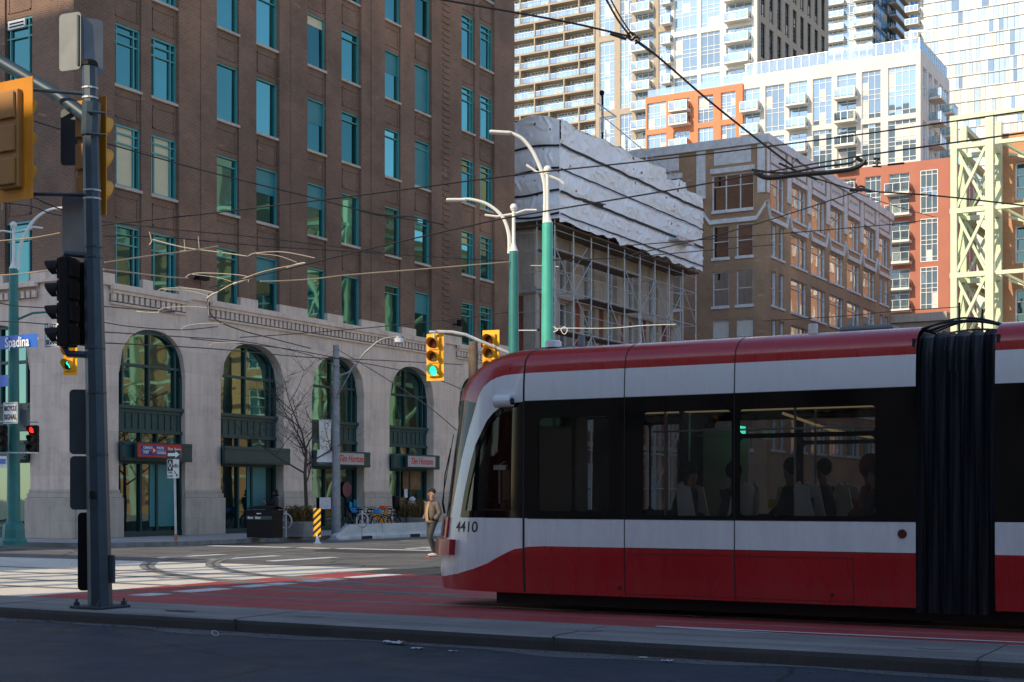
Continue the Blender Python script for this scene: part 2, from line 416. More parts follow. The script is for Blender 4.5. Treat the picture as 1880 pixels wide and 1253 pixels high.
# window meshes cached by size; local origin at the lower outside corner of the pane plane
_wc = {}
def winmesh(face, w, h, xs, zs, fm, gm, ft=.06, depth=.10, split=True, blind=None, bm_=None):
    key = (face, round(w, 2), round(h, 2), tuple(xs), tuple(zs), fm, gm, ft, split, tuple(blind) if blind else None, bm_)
    if key in _wc: return _wc[key]
    fr = MB(); pn = MB()
    def bx(mb, u0, u1, d0, d1, z0, z1):
        if face == 'B': mb.box(u0, u1, d0, d1, z0, z1)      # outside is -y
        else: mb.box(d0, d1, u0, u1, z0, z1)                 # outside is -x
    bx(fr, 0, ft, -depth, .02, 0, h); bx(fr, w-ft, w, -depth, .02, 0, h)
    bx(fr, ft, w-ft, -depth, .02, 0, ft); bx(fr, ft, w-ft, -depth, .02, h-ft, h)
    for x in xs: bx(fr, w*x-ft*.4, w*x+ft*.4, -depth*.8, .018, ft, h-ft)
    for z in zs: bx(fr, ft, w-ft, -depth*.78, .016, h*z-ft*.4, h*z+ft*.4)
    us = [ft]+[w*x for x in xs]+[w-ft]; zz = [ft]+[h*z for z in zs]+[h-ft]
    rnd = random.Random(sum(map(ord, str(key))))
    for i in range(len(us)-1):
        for j in range(len(zz)-1):
            tx, tz = rnd.uniform(-.006, .006), rnd.uniform(-.006, .006); a, b_, c, d = us[i], us[i+1], zz[j], zz[j+1]
            pts = [(a, -tx-tz, c), (b_, tx-tz, c), (b_, tx+tz, d), (a, -tx+tz, d)]
            if face == 'A': pts = [(q[1], q[0], q[2]) for q in pts]
            pn.mi(0); pn.quad(*pts)
    mats = [gm]
    if blind:
        mats.append(bm_); pn.mi(1)
        for (u0, u1, z0, z1) in blind:
            pts = [(w*u0, -.014, h*z0), (w*u1, -.014, h*z0), (w*u1, -.014, h*z1), (w*u0, -.014, h*z1)]
            if face == 'A': pts = [(q[1], q[0], q[2]) for q in pts]
            pn.quad(*pts)
    if split: r = (fr.mesh('window', fm), pn.mesh('pane', mats))
    else:
        n = len(fr.v); fr.v += pn.v; fr.f += [tuple(i+n for i in f) for f in pn.f]; fr.m += [i+1 for i in pn.m]
        r = (fr.mesh('window', [fm]+mats), None)
    _wc[key] = r; return r
def win(parent, face, loc, w, h, xs=(), zs=(), fm='teal_frame', gm='teal_glass', **k):
    a, b_ = winmesh(face, w, h, xs, zs, fm, gm, **k)
    o = place('window', a, parent, loc)
    if b_:
        p = bpy.data.objects.new('pane', b_); COL.objects.link(p); p.parent = o
    return o

# ---------------------------------------------------------------- camera, sky, sun
cam = bpy.data.cameras.new('camera'); co_ = bpy.data.objects.new('camera', cam); COL.objects.link(co_)
cam.lens = F*36/1880; cam.sensor_width = 36; cam.shift_y = (912-626.5)/1880; cam.clip_end = 3000; cam.clip_start = .1
co_.location = (CX, CY, CZ); co_.rotation_euler = (R(90), 0, math.atan2(-FW[0], FW[1]))
SC.camera = co_
SUN = Vector((-.955, .285, 0)).normalized(); EL = R(31)
w = bpy.data.worlds.new('World'); SC.world = w; w.use_nodes = True
sk = w.node_tree.nodes.new('ShaderNodeTexSky'); sk.sky_type = 'NISHITA'; sk.sun_disc = False
sk.sun_elevation = EL; sk.sun_rotation = math.atan2(SUN.x, SUN.y); sk.air_density = 1.0; sk.dust_density = .4; sk.ozone_density = 1.6
bg = w.node_tree.nodes['Background']; bg.inputs[1].default_value = .24
w.node_tree.links.new(sk.outputs[0], bg.inputs[0])
sl = bpy.data.lights.new('sun', 'SUN'); sl.energy = 5; sl.angle = R(.5); sl.color = (1, .83, .58)
so = bpy.data.objects.new('sun', sl); COL.objects.link(so)
sd = Vector((SUN.x*math.cos(EL), SUN.y*math.cos(EL), math.sin(EL)))
so.rotation_euler = sd.to_track_quat('Z', 'Y').to_euler(); so.location = sd*200
SC.view_settings.view_transform = 'Standard'; SC.view_settings.look = 'None'; SC.view_settings.exposure = 0
SC.cycles.max_bounces = 8; SC.cycles.transparent_max_bounces = 12; SC.cycles.use_denoising = True
# ================================================================ ground
g = MB(); g.box(-900, 1600, -900, 1400, -.6, -.17); struct(g, 'ground', 'sidewalk')
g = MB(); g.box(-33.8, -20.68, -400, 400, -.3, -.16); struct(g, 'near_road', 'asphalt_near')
g = MB(); g.box(-20.3, 1500, -800, 1300, -.3, 0); struct(g, 'road', 'asphalt')
g = MB(); g.box(-19.16, -8.8, -19.1, 60, -.05, .0015); struct(g, 'track_slab', 'track_slab_mat')
# concrete island edge with a rounded, slightly uneven nose
g = MB()
prof = [(-20.70, -.17), (-20.68, -.06), (-20.655, -.015), (-20.62, .002), (-20.55, .008), (-19.16, .012), (-19.15, -.02)]
ys = [-80+i*.5 for i in range(280)]
for i in range(len(ys)-1):
    for k in range(len(prof)-1):
        def P(y, k):
            w_ = .02*math.sin(y*.9)+.012*math.sin(y*2.7+1); x, z = prof[k]
            return (x+(w_ if k < 4 else 0), y, z)
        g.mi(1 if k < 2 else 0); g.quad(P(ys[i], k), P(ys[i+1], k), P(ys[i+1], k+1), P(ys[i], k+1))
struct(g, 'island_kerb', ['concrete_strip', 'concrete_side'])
g = MB()
for y in (-38.9, -34.2, -29.5, -24.8, -20.1, -15.4): g.box(-20.66, -19.16, y, y+.012, .01, .0135)
g.box(-20.70, -20.66, -34.205, -34.19, -.16, .0)
for y in (-38.9, -29.5, -24.8, -20.1): g.box(-20.71, -20.66, y, y+.014, -.16, .002)
struct(g, 'island_joints', 'patch_dark')
# red transit lane, in bands beside the rails
RAILS = (-17.28, -15.78, -13.95, -12.45)
g = MB()
for a, b_ in ((-19.13, -18.20), (-18.14, -17.41), (-17.15, -15.91), (-15.65, -14.08), (-13.82, -12.58), (-12.32, -10.7)):
    g.box(a, b_, -120, -19.1, .001, .005)
struct(g, 'red_lane', 'red_lane')
g = MB()
for x in RAILS: g.box(x-.12, x+.12, -120, 60, .001, .0065)
g.box(-18.22, -18.12, -120, -19.1, .001, .0045)
struct(g, 'track_concrete', 'concrete_strip')
g = MB()
for x in RAILS:
    g.box(x-.035, x+.035, -120, 60, .0065, .012)
# turning rails curving from the avenue into the side street
def arc(cx, cy, r, a0, a1, n=26): return [Vector((cx+r*math.cos(R(a0+(a1-a0)*i/n)), cy+r*math.sin(R(a0+(a1-a0)*i/n)), .010)) for i in range(n+1)]
gr = MB()
def curved(pts, w_=.07, m=g, z=.010):
    for i in range(len(pts)-1):
        a, b_ = pts[i], pts[i+1]; d = (b_-a).normalized(); s = Vector((-d.y, d.x, 0))*w_/2
        m.quad((a.x-s.x, a.y-s.y, z), (b_.x-s.x, b_.y-s.y, z), (b_.x+s.x, b_.y+s.y, z), (a.x+s.x, a.y+s.y, z))
for (cx, cy, r) in ((.5, -25, 14.45), (.5, -25, 15.95)):
    a0, a1 = ((90, 180) if cy < 0 else (180, 270))
    pts = arc(cx, cy, r, a0, a1); curved(pts, .07); curved(pts, .34, gr, .0075)
for y in (-10.55, -9.05):
    g.box(.5, 200, y-.035, y+.035, .004, .011); gr.box(.5, 200, y-.17, y+.17, .001, .007)
for y in (-12.3, -13.8):
    g.box(3, 200, y-.035, y+.035, .004, .0112); gr.box(3, 200, y-.17, y+.17, .001, .0072)
struct(gr, 'curve_concrete', 'concrete_strip')
struct(g, 'rails', 'rail_metal')
g = MB()
for x in RAILS: g.box(x+.035, x+.085, -120, 60, .0066, .0085)
struct(g, 'rail_grooves', 'patch_dark')
# markings
g = MB()
for a, b_ in ((-18.05, -17.5), (-17.05, -16.0), (-15.55, -14.2), (-13.7, -12.7), (-12.2, -10.8)):
    g.box(a, b_, -20.75, -20.3, .005, .0095)
a1_, b1_ = hz(1205, 1150, .01), hz(1880, 1191, .01); c1_ = hz(1880, 1180, .01)
def stripe(a, b_, w_): 
    d = (b_-a).normalized(); s = Vector((-d.y, d.x, 0))*w_/2; g.quad(a-s, b_-s, b_+s, a+s)
stripe(a1_, b1_, .10); stripe(a1_+Vector((.0, .0, .002)), c1_+Vector((0, 0, .002)), .10)
# crosswalk ladders on the far side and lane lines
for i in range(3): g.box(-7.2, -4.6, -14.6+i*1.9, -14.25+i*1.9, .001, .005)
g.box(.4, .8, -16.8, -5.6, .001, .005)
for i in range(5): g.box(1.6, 4.4, -15.8+i*.75, -15.5+i*.75, .001, .005)
for i in range(14): g.box(8+i*7, 11+i*7, -9.0+.9, -8.9+.9, .001, .005)
for i in range(8): g.box(-9.2, -9.08, -16+i*4, -14+i*4, .001, .005)
for i in range(8): g.box(-6.1, -5.98, 2+i*5, 4+i*5, .001, .005)
struct(g, 'road_markings', 'road_white')
g = MB()
def blob(c, rx, ry, z, mb, n=18, seed=0):
    rr = random.Random(seed)
    mb.poly([(c[0]+math.cos(2*math.pi*i/n)*rx*rr.uniform(.85, 1.1), c[1]+math.sin(2*math.pi*i/n)*ry*rr.uniform(.85, 1.1), z) for i in range(n)])
for px, py, rx, ry, z in ((330, 1122, .10, .30, .0155), (420, 1000, 1.0, 1.3, .003), (700, 1012, 1.5, 2.4, .003)):
    q = hz(px, py, z); blob(q, rx, ry, z, g, seed=px)
g.box(-11, -6, -30, -19.6, .0005, .0035)
struct(g, 'asphalt_patches', 'patch_dark')
g = MB()
for px, py in ((240, 1003), (360, 1010)): q = hz(px, py, .01); g.lathe([(.33, 0), (.33, .006)], (q.x, q.y, .002), 20)
q = hz(330, 995, .15)
struct(g, 'manhole_covers', 'rail_metal')
# tar filled cracks, gutter dirt and tyre bands on the near road
rk = random.Random(8); g = MB()
def crack(x, y, ang, L_, w_, z, m=None):
    m = m or g; p = Vector((x, y, z)); n = int(L_/.12)
    for i in range(n):
        ang += rk.uniform(-.22, .22); d = Vector((math.cos(ang), math.sin(ang), 0)); q = p+d*.13; s_ = Vector((-d.y, d.x, 0))*w_*rk.uniform(.3, 1)
        m.quad(p-s_, q-s_, q+s_, p+s_); p = q
        if rk.random() < .03: crack(p.x, p.y, ang+rk.choice((-1, 1))*rk.uniform(.5, 1.2), L_*.3, w_*.7, z+.0004, m)
for a in ((-21.5, -14, -1.62, 26, .010), (-22.6, -20, -1.5, 14, .008), (-21.0, -22, -1.2, 5, .006), (-21.1, -33, 1.9, 4, .007), (-23.6, -24, -2.1, 6, .007), (-22.0, -27.5, 2.6, 3, .006), (-21.3, -19.5, -.9, 2.2, .006)): crack(*a, -.158)
for a in ((-19.9, -22.0, .3, .8, .003), (-20.0, -29.0, 2.8, .7, .003), (-19.8, -25.5, .2, .7, .003)): crack(*a, .0142)
for a in ((-12, -18.0, 2.0, 7, .012), (-7, -14, 2.4, 8, .012), (-4.5, -9, 2.9, 7, .012), (-15, -14, 1.8, 9, .012)): crack(*a, .0075)
struct(g, 'road_cracks', 'patch_dark')
g = MB(); g.grid(200, 1, lambda u, v: (-20.72-.02-v*(.34+.16*math.sin(u*61)+.08*math.sin(u*173)), -52+50*u, -.1565)); struct(g, 'gutter_dirt', 'gutter')
g = MB()
for i in range(260):
    y = rk.uniform(-36, -15); x = -20.76-abs(rk.gauss(0, .16)); s_ = rk.uniform(.004, .018); g.obox((x, y, -.152), (s_, s_*.3, 0), (-s_*.4, s_, 0), (0, 0, .003))
o = g.build('gutter_grit', 'leaf_brown'); tag(o, 'scattered grit and leaf crumbs along the foot of the island kerb', 'grit', kind='stuff')
g = MB()
for z_ in (0,): 
    for i in range(5): y = -17.2-i*4.1; g.poly([(-19.9+.16*math.cos(a_*.5), y+.22*math.sin(a_*.5), .0145) for a_ in range(13)])
struct(g, 'pavement_stains', 'concrete_strip')
# sidewalks with rounded corners
def walk(name, x0, y0, x1, y1, cx, cy, r, ang, z=.15):
    """rectangle x0..x1,y0..y1 whose corner nearest the crossing (cx,cy) is rounded"""
    sx = 1 if cx == x0 else -1; sy = 1 if cy == y0 else -1
    pc = Vector((cx+sx*r, cy+sy*r, 0)); arcp = []
    for i in range(13):
        a = R(90*i/12); arcp.append((pc.x-sx*r*math.cos(a), pc.y-sy*r*math.sin(a)))
    ox, oy = (x1 if sx > 0 else x0), (y1 if sy > 0 else y0)
    ring = [(cx, oy)]+arcp+[(ox, cy), (ox, oy)]
    mb = MB(); mb.mi(0); mb.poly([(p[0], p[1], z) for p in ring]); mb.mi(1)
    for i in range(len(ring)):
        a, b_ = ring[i], ring[(i+1) % len(ring)]; mb.quad((a[0], a[1], -.2), (b_[0], b_[1], -.2), (b_[0], b_[1], z), (a[0], a[1], z))
    o = struct(mb, name, ['sidewalk', 'concrete_strip']); return o
walk('sidewalk', -3.2, -4.8, 190, 180, -3.2, -4.8, 3.6, 0)
walk('sidewalk', -3.2, -400, 190, -17.4, -3.2, -17.4, 3.2, 0)
walk('sidewalk', -120, -400, -33.8, -17.4, -33.8, -17.4, 3., 0, 0.)
walk('sidewalk', -120, -4.8, -33.8, 300, -33.8, -4.8, 3., 0, 0.)
g = MB()
for i in range(40): g.box(-3.0+i*1.5, -2.99+i*1.5, -4.7, 0, .15, .1525)
for i in range(14): g.box(-3.1, -.1, -3.0+i*1.5, -2.99+i*1.5, .15, .1525)
struct(g, 'sidewalk_joints', 'patch_dark')

# ================================================================ the brown brick corner building
BB = T('brick_office_building', 'dark brown brick office block above a pale stone base of tall arches', 'building', (0, 0, 0))
TOP = 68
PAIRS = [(7.26, 9.69), (12.9, 15.39), (18.57, 21.12)]
WB = [(1.92, 'g'), (3.80, 'g')]+[(a, 'p') for p in PAIRS for a in p]+[(25.2, 'g'), (27.05, 'g')]
WW = 1.37; ROWS = [9.05+3.57*k for k in range(12)]; WH = 2.2
w1 = MB()   # brick
def bbox(face, u0, u1, d0, d1, z0, z1, mb):
    if face == 'B': mb.box(u0, u1, d0, d1, z0, z1)
    else: mb.box(d0, d1, u0, u1, z0, z1)
def brickface(face, wins, u_end, ustart=0):
    edges = [ustart]
    for x, _ in wins: edges += [x, x+WW]
    edges.append(u_end)
    for i in range(0, len(edges)-1, 2):                       # piers
        a, b_ = edges[i], edges[i+1]; nar = (b_-a) < 1.4
        bbox(face, a, b_, .07 if nar else .0, .7, 9.43, TOP, w1)
    for x, _ in wins:
        for k in range(len(ROWS)):
            z1 = ROWS[k+1] if k+1 < len(ROWS) else TOP
            bbox(face, x, x+WW, .14, .7, ROWS[k]+WH, z1-.10, w1)
            if k < len(ROWS)-1:      # raised border on the spandrel
                za, zb = ROWS[k]+WH+.22, z1-.32
                for q in ((x+.12, x+.17, za, zb), (x+WW-.17, x+WW-.12, za, zb), (x+.12, x+WW-.12, zb-.05, zb), (x+.12, x+WW-.12, za, za+.05)):
                    bbox(face, q[0], q[1], .115, .15, q[2], q[3], w1)
brickface('B', WB, 30.5, .0)
WA = [(2.08, 'g'), (4.05, 'g'), (7.3, 'p'), (9.8, 'p'), (13.0, 'p'), (15.5, 'p')]
brickface('A', WA, 40, .7)
w1.box(.7, 18, .7, 40, .15, TOP); w1.box(18, 30.5, .7, 4, .15, TOP)     # the mass behind
# projecting brick quoin strip
for k in range(150):
    if k % 2 == 0: w1.box(23.45, 24.05, -.05, 0, 9.5+k*.15, 9.5+k*.15+.14)
for x in (6.35, 11.8, 17.5): w1.box(x-.02, x+.02, -.03, 0, 9.43, TOP)
w1.build('wall', 'brown_brick', BB)
# stone base with arches
st = MB(); ARC = [(3.80, "B"), (9.40, "B"), (15.08, "B"), (20.8, "B"), (26.6, "B")]; AH = 1.7; SPR = 6.0; RISE = 1.65
AHS = {3.8: 1.7, 9.4: 1.92, 15.08: 1.88, 20.8: 1.86, 26.6: 1.7}
def ah(c): return AHS.get(c, 1.7)
def P2(face, u, d, z): return (u, d, z) if face == 'B' else (d, u, z)
def archz(t): return SPR+RISE*(max(0., 1-abs(t)**2.25))**(1/2.25)
def stoneface(face, centres, uend, ust):
    edges = [ust]
    for c in centres: edges += [c-ah(c), c+ah(c)]
    edges.append(uend)
    for i in range(0, len(edges)-1, 2): bbox(face, edges[i], edges[i+1], 0, .7, .15, 9.0, st)
    for c in centres:
        n = 22
        for i in range(n):
            t0, t1 = -1+2*i/n, -1+2*(i+1)/n; u0, u1 = c+ah(c)*t0, c+ah(c)*t1; z0, z1 = archz(t0), archz(t1)
            st.quad(P2(face, u0, 0, z0), P2(face, u1, 0, z1), P2(face, u1, 0, 9.0), P2(face, u0, 0, 9.0))
            st.quad(P2(face, u0, 0, z0), P2(face, u1, 0, z1), P2(face, u1, .6, z1), P2(face, u0, .6, z0))
            # thin raised arch moulding
            for off, dd in ((.0, -.03),):
                st.quad(P2(face, u0, dd, z0), P2(face, u1, dd, z1), P2(face, u1, dd, z1+.16), P2(face, u0, dd, z0+.16))
                st.quad(P2(face, u0, dd, z0+.16), P2(face, u1, dd, z1+.16), P2(face, u1, 0, z1+.16), P2(face, u0, 0, z0+.16))
                st.quad(P2(face, u0, dd, z0), P2(face, u1, dd, z1), P2(face, u1, 0, z1), P2(face, u0, 0, z0))
    # sill course, ledge and stone dado up to the brick
    bbox(face, ust if face == 'A' else -.10, uend, -.10, .0, 9.0, 9.1, st)
    bbox(face, ust if face == 'A' else 0., uend, .0, .7, 9.0, 9.05, st)
    ws = [x for x, _ in (WB if face == 'B' else WA)]
    e = [ust]
    for x in ws: e += [x, x+WW]
    e.append(uend)
    for i in range(0, len(e)-1, 2): bbox(face, e[i], e[i+1], -.012, .7, 9.1, 9.43, st)
stoneface('B', [c for c, _ in ARC], 30.5, 0)
stoneface('A', [3.80, 9.3, 15.0], 24, .7)
st.box(0, .7, 24, 40, .15, 9.43)
st.build('stone_base', 'limestone', BB)
pl = MB()
def plinth(face, a, b_):
    ex = .13
    bbox(face, a-ex, b_+ex, -.14, -.002, .15, 1.55, pl); bbox(face, a-ex+.05, b_+ex-.05, -.09, -.002, 1.55, 1.72, pl)
    bbox(face, a-.03, b_+.03, -.05, -.002, 1.72, 1.84, pl)
ed = [0.0]+[q for c, _ in ARC for q in (c-ah(c), c+ah(c))]+[30.5]
for i in range(0, len(ed)-1, 2): plinth('B', ed[i]+(.14 if i == 0 else 0), ed[i+1])
ed = [0.02, 3.80-AH, 3.80+AH, 9.3-AH, 9.3+AH, 15-AH]
for i in range(0, len(ed)-1, 2): plinth('A', ed[i], ed[i+1])
split_build(pl, 'plinth_block', 'grey_stone', BB, bevel=.02)
# ledges and dentils
le = MB(); dn = MB(); dk = MB()
for a, b_ in ((1.6, 5.55), (6.75, 23.3), (24.6, 30.2)):
    le.box(a, b_, -.26, -.101, 8.86, 9.02); le.box(a+.05, b_-.05, -.19, -.002, 8.74, 8.86)
    dk.box(a+.06, b_-.06, -.03, -.004, 8.44, 8.70)  # near-black strip paints the shade between the dentils
    le.box(a+.05, b_-.05, -.10, -.002, 8.36, 8.44)
    n = int((b_-a-.1)/.27)
    for i in range(n): dn.box(a+.08+i*.27, a+.08+i*.27+.17, -.15, -.031, 8.47, 8.73)
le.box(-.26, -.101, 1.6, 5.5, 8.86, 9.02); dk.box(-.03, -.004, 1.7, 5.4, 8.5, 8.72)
for i in range(14): dn.box(-.15, -.031, 1.7+i*.27, 1.87+i*.27, 8.5, 8.73)
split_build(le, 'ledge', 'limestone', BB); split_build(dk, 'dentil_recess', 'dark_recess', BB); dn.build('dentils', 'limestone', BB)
# upper windows
sl_ = MB()
for x, s in WB:
    for k, z in enumerate(ROWS[:8]):
        r_ = random.random()
        if s == 'g':
            kw = {}
            if x < 5 and k == 1: kw = dict(blind=((.06, .84, .04, .97),), bm_='blind_cream')
            elif x < 5 and k == 3: kw = dict(blind=((.2, .8, .8, .97),), bm_='blind_teal')
            win(BB, 'B', (x, .26, z), WW, WH, (.18, .80), (.70, .86), ft=.07, **kw)
            if (x > 3 and x < 5 and k == 3) or (x > 25 and k == 3):
                pass
        else:
            kw = {}
            if x > 20 and k in (2, 3): kw = dict(blind=((.05, .95, .06, .96),), bm_='blind_teal')
            elif r_ < .18: kw = dict(blind=((.05, .95, .55, .97),), bm_='blind_teal')
            elif r_ < .28: kw = dict(blind=((.04, .96, .8, .97),), bm_='blind_cream')
            win(BB, 'B', (x, .26, z), WW, WH, (), (.84,) if r_ > .6 else (), ft=.05, **kw)
        sl_.box(x-.04, x+WW+.04, .03, .30, z-.10, z)
for x, s in WA:
    for k, z in enumerate(ROWS[:6]):
        win(BB, 'A', (.26, x, z), WW if x > 2.5 else 1.5, WH, (.18, .80), (.70, .86), ft=.07)
        sl_.box(.03, .30, x-.04, x+WW+.04, z-.10, z)
split_build(sl_, 'window_sill', 'grey_stone', BB)
vt = MB()
for (x, z) in ((3.8+.35, ROWS[3]+WH-.42),):
    vt.mi(0); vt.box(x, x+.75, .12, .2, z, z+.38); vt.mi(1)
    for j in range(2): vt.box(x+.08, x+.67, .11, .12, z+.08+j*.14, z+.16+j*.14)
vt.build('vent', ['white_paint', 'black_matte'], BB)
vt = MB()
z = ROWS[2]+WH-.34; vt.mi(0); vt.box(.12, .2, 2.5, 3.35, z, z+.30); vt.mi(1)
for j in range(2): vt.box(.11, .12, 2.56, 3.27, z+.06+j*.11, z+.11+j*.11)
vt.build('vent', ['white_paint', 'black_matte'], BB)
# arch infill, each its own part tree
def infill(face, c, idx):
    AH = ah(c); fr = MB(); gl = MB(); pn = MB(); sh = MB(); sg = MB(); D0 = .5 if AH > 1.75 else .28
    def b(mb, u0, u1, d0, d1, z0, z1): bbox(face, u0, u1, d0, d1, z0, z1, mb)
    n = 22; L0 = 4.85
    for i in range(n):
        t0, t1 = -1+2*i/n, -1+2*(i+1)/n; u0, u1 = c+AH*t0, c+AH*t1; z0, z1 = archz(t0), archz(t1)
        fr.quad(P2(face, u0, D0-.12, z0), P2(face, u1, D0-.12, z1), P2(face, u1, D0-.12, z1-.13), P2(face, u0, D0-.12, z0-.13))
        fr.quad(P2(face, u0, D0-.12, z0-.13), P2(face, u1, D0-.12, z1-.13), P2(face, u1, D0, z1-.13), P2(face, u0, D0, z0-.13))
        gl.quad(P2(face, u0, D0, L0), P2(face, u1, D0, L0), P2(face, u1, D0, z1), P2(face, u0, D0, z0))
    for u in (-AH, AH-.12): b(fr, c+u, c+u+.12, D0-.12, D0-.005, L0, SPR+.05)
    for u in (-.78, 0, .80): b(fr, c+AH*u-.04, c+AH*u+.04, D0-.10, D0-.004, L0, archz(u)-.1)
    b(fr, c-AH*.97, c+AH*.97, D0-.098, D0-.003, 6.28, 6.38)
    b(fr, c-AH, c+AH, D0-.22, D0, 4.75, 4.87)
    wo = fr.build('arch_window', 'green_panel', BB); gl.build('pane', 'arch_glass', wo)
    b(pn, c-AH, c+AH, D0-.08, D0+.02, 3.95, 4.75); b(pn, c-AH, c+AH, D0-.15, D0-.081, 3.9, 4.02); b(pn, c-AH, c+AH, D0-.13, D0-.081, 4.62, 4.74)
    for i in range(10):
        u = c-AH+.2+i*(2*AH-.4)/9; b(pn, u-.03, u+.03, D0-.115, D0-.081, 4.05, 4.60)
    pn.build('spandrel_panel', 'green_panel', BB)
    # shop front
    fs = MB(); b(fs, c-AH-.10, c+AH+.05, -.30, -.15, 2.88, 3.55); b(fs, c-AH+.002, c+AH-.002, -.15, D0, 3.45, 3.55); b(fs, c-AH-.06, c+AH+.02, -.34, -.301, 2.94, 3.0); b(fs, c-AH-.06, c+AH+.02, -.34, -.301, 3.43, 3.49)
    fs.build('fascia', 'green_panel', BB)
    sf = MB()
    for u in (-AH, -.45, .38, AH-.09): b(sf, c+u, c+u+.09, D0-.1, D0-.002, .3, 3.9)
    b(sf, c-AH, c+AH, D0-.098, D0-.001, 2.78, 2.9); b(sf, c-AH, c+AH, D0-.12, D0, .15, .34)
    so_ = sf.build('shopfront', 'dark_green', BB)
    b(sh, c-AH, c+AH, D0, D0+.02, .3, 3.9); sh.build('pane', 'shop_glass', so_)
    return so_
shops = [infill('B', c, i) for i, (c, _) in enumerate(ARC)]
for c in (3.80, 9.3): infill('A', c, 9)
# teal frosted panels, posters and roundels on the shop glass
pz = MB(); pz.box(3.80+.1, 3.80+1.5, .25, .275, .5, 2.8); pz.box(9.40+.2, 9.40+1.35, .47, .495, .4, 2.85); split_build(pz, 'frosted_panel', 'blind_teal', BB)
mat('poster_mauve', (.16, .05, .08), .5, var=.6, vs=9); mat('poster_cyan', (.02, .35, .65), .5); mat('poster_white', (.62, .64, .70), .5, var=.25, vs=8); mat('warm_room', (.20, .12, .05), .7, var=.6, vs=1.2)
def roundel(c, r, m, name, ring=None):
    mb = MB(); mb.lathe([(r, -.012), (r, .0)], c, 24, 'y'); return mb.build(name, m, BB)
q = hy(637, 899, .40); roundel((q.x, .40, q.z), .34, 'poster_mauve', 'window_roundel')
q = hy(757, 926, .40); roundel((q.x, .40, q.z), .36, 'poster_white', 'window_roundel')
mb = MB()
for i in range(12):
    a = R(150+i*10); a2 = R(160+i*10); q = hy(652, 928, .40)
    mb.quad((q.x+.42*math.cos(a), .40, q.z+.36*math.sin(a)), (q.x+.42*math.cos(a2), .40, q.z+.36*math.sin(a2)), (q.x+.22*math.cos(a2), .40, q.z+.2*math.sin(a2)), (q.x+.22*math.cos(a), .40, q.z+.2*math.sin(a)))
mb.box(q.x-.12, q.x+.12, .39, .4, q.z-.15, q.z+.25); mb.build('window_decal', 'poster_cyan', BB)
mb = MB(); q = hy(745, 906, .40); mb.box(q.x-.14, q.x+.14, .39, .40, q.z-.2, q.z+.2); q = hy(602, 920, .4); mb.box(q.x-.6, q.x+.2, .39, .40, q.z-.35, q.z+.15); split_build(mb, 'window_poster', 'poster_white', BB)
mb = MB(); q = hy(755, 880, .44); mb.box(q.x-.7, q.x+.8, .44, .46, q.z-.5, q.z+.4); q = hy(255, 900, .44); mb.box(q.x-.12, q.x+.12, .25, .27, q.z-.6, q.z+.5); split_build(mb, 'lit_interior', 'warm_room', BB)
# small wall lamp and brackets on the ledge
mb = MB(); mb.box(24.3, 24.6, -.5, -.28, 9.9, 10.2); mb.bar((24.45, -.3, 10.0), (24.45, 0, 10.0), .06); mb.build('wall_lamp', 'black_plastic', BB)
mb = MB(); mb.box(5.8, 6.35, -.45, -.2, 9.75, 9.95); mb.bar((6.0, -.3, 9.8), (6.0, 0, 9.8), .06); mb.build('wall_lamp', 'black_plastic', BB)

# shop signs hung on the fascias
def slab_sign(name, label, cx, z, w_, h_, m, y=-.47, d=.10):
    t_ = T(name, label, 'sign', (cx, y, z)); mb = MB(); mb.box(cx-w_/2, cx+w_/2, y-d, y+.02, z-h_/2, z+h_/2); mb.build('panel', m, t_, bevel=.01)
    mb = MB(); f = .03
    for q_ in ((cx-w_/2-f, cx-w_/2, z-h_/2-f, z+h_/2+f), (cx+w_/2, cx+w_/2+f, z-h_/2-f, z+h_/2+f), (cx-w_/2, cx+w_/2, z+h_/2, z+h_/2+f), (cx-w_/2, cx+w_/2, z-h_/2-f, z-h_/2)):
        mb.box(q_[0], q_[1], y-d-.01, y+.02, q_[2], q_[3])
    mb.build('frame', 'sign_back_dark', t_); return t_
q1, q2 = hy(622, 840, -.55), hy(668, 840, -.55); cx = (q1.x+q2.x)/2
s_ = slab_sign('shop_sign', 'pale grey shop sign with red script lettering directly beside the tall lamp pole', cx, 3.22, q2.x-q1.x, .5, 'shop_white')
text('Tim Hortons', s_, (cx, -.575, 3.22), .42, 'letter_red', 'B', sx=.85, italic=.35, bold=.006)
q1, q2 = hy(748, 845, -.55), hy(799, 845, -.55); cx = (q1.x+q2.x)/2
s_ = slab_sign('shop_sign', 'pale grey shop sign with red script lettering above the round window sticker and planter', cx, 3.22, q2.x-q1.x, .5, 'shop_white')
text('Tim Hortons', s_, (cx, -.575, 3.22), .42, 'letter_red', 'B', sx=.85, italic=.35, bold=.006)
q1, q2 = hy(252, 825, -.55), hy(333, 825, -.55); cx = (q1.x+q2.x)/2; W_ = q2.x-q1.x
s_ = slab_sign('shop_sign', 'red and blue post office sign on the green fascia of the first arch', cx, 3.25, W_, .48, 'sign_red')
mb = MB(); mb.box(q1.x+.16, q1.x+W_*.62, -.578, -.571, 3.08, 3.42); mb.build('blue_field', 'post_blue', s_)
for i, (tx, dx, dz, sz) in enumerate((('CANADA', .2, .09, .13), ('POST', .16, -.08, .13), ('POSTES', .48, .09, .13), ('CANADA', .5, -.08, .13), ('Post', .73, .07, .16), ('Bureau', .90, .07, .14), ('Office', .73, -.1, .14), ('de poste', .90, -.1, .12))):
    text(tx, s_, (q1.x+W_*dx+(.05 if i < 4 else 0), -.582, 3.25+dz), sz, 'letter_white', 'B', bold=.003, sx=.85)
mb = MB(); mb.lathe([(.13, -.005), (.13, 0)], (q1.x+W_*.355, -.584, 3.25), 16, 'y'); mb.build('roundel', 'sign_red', s_)
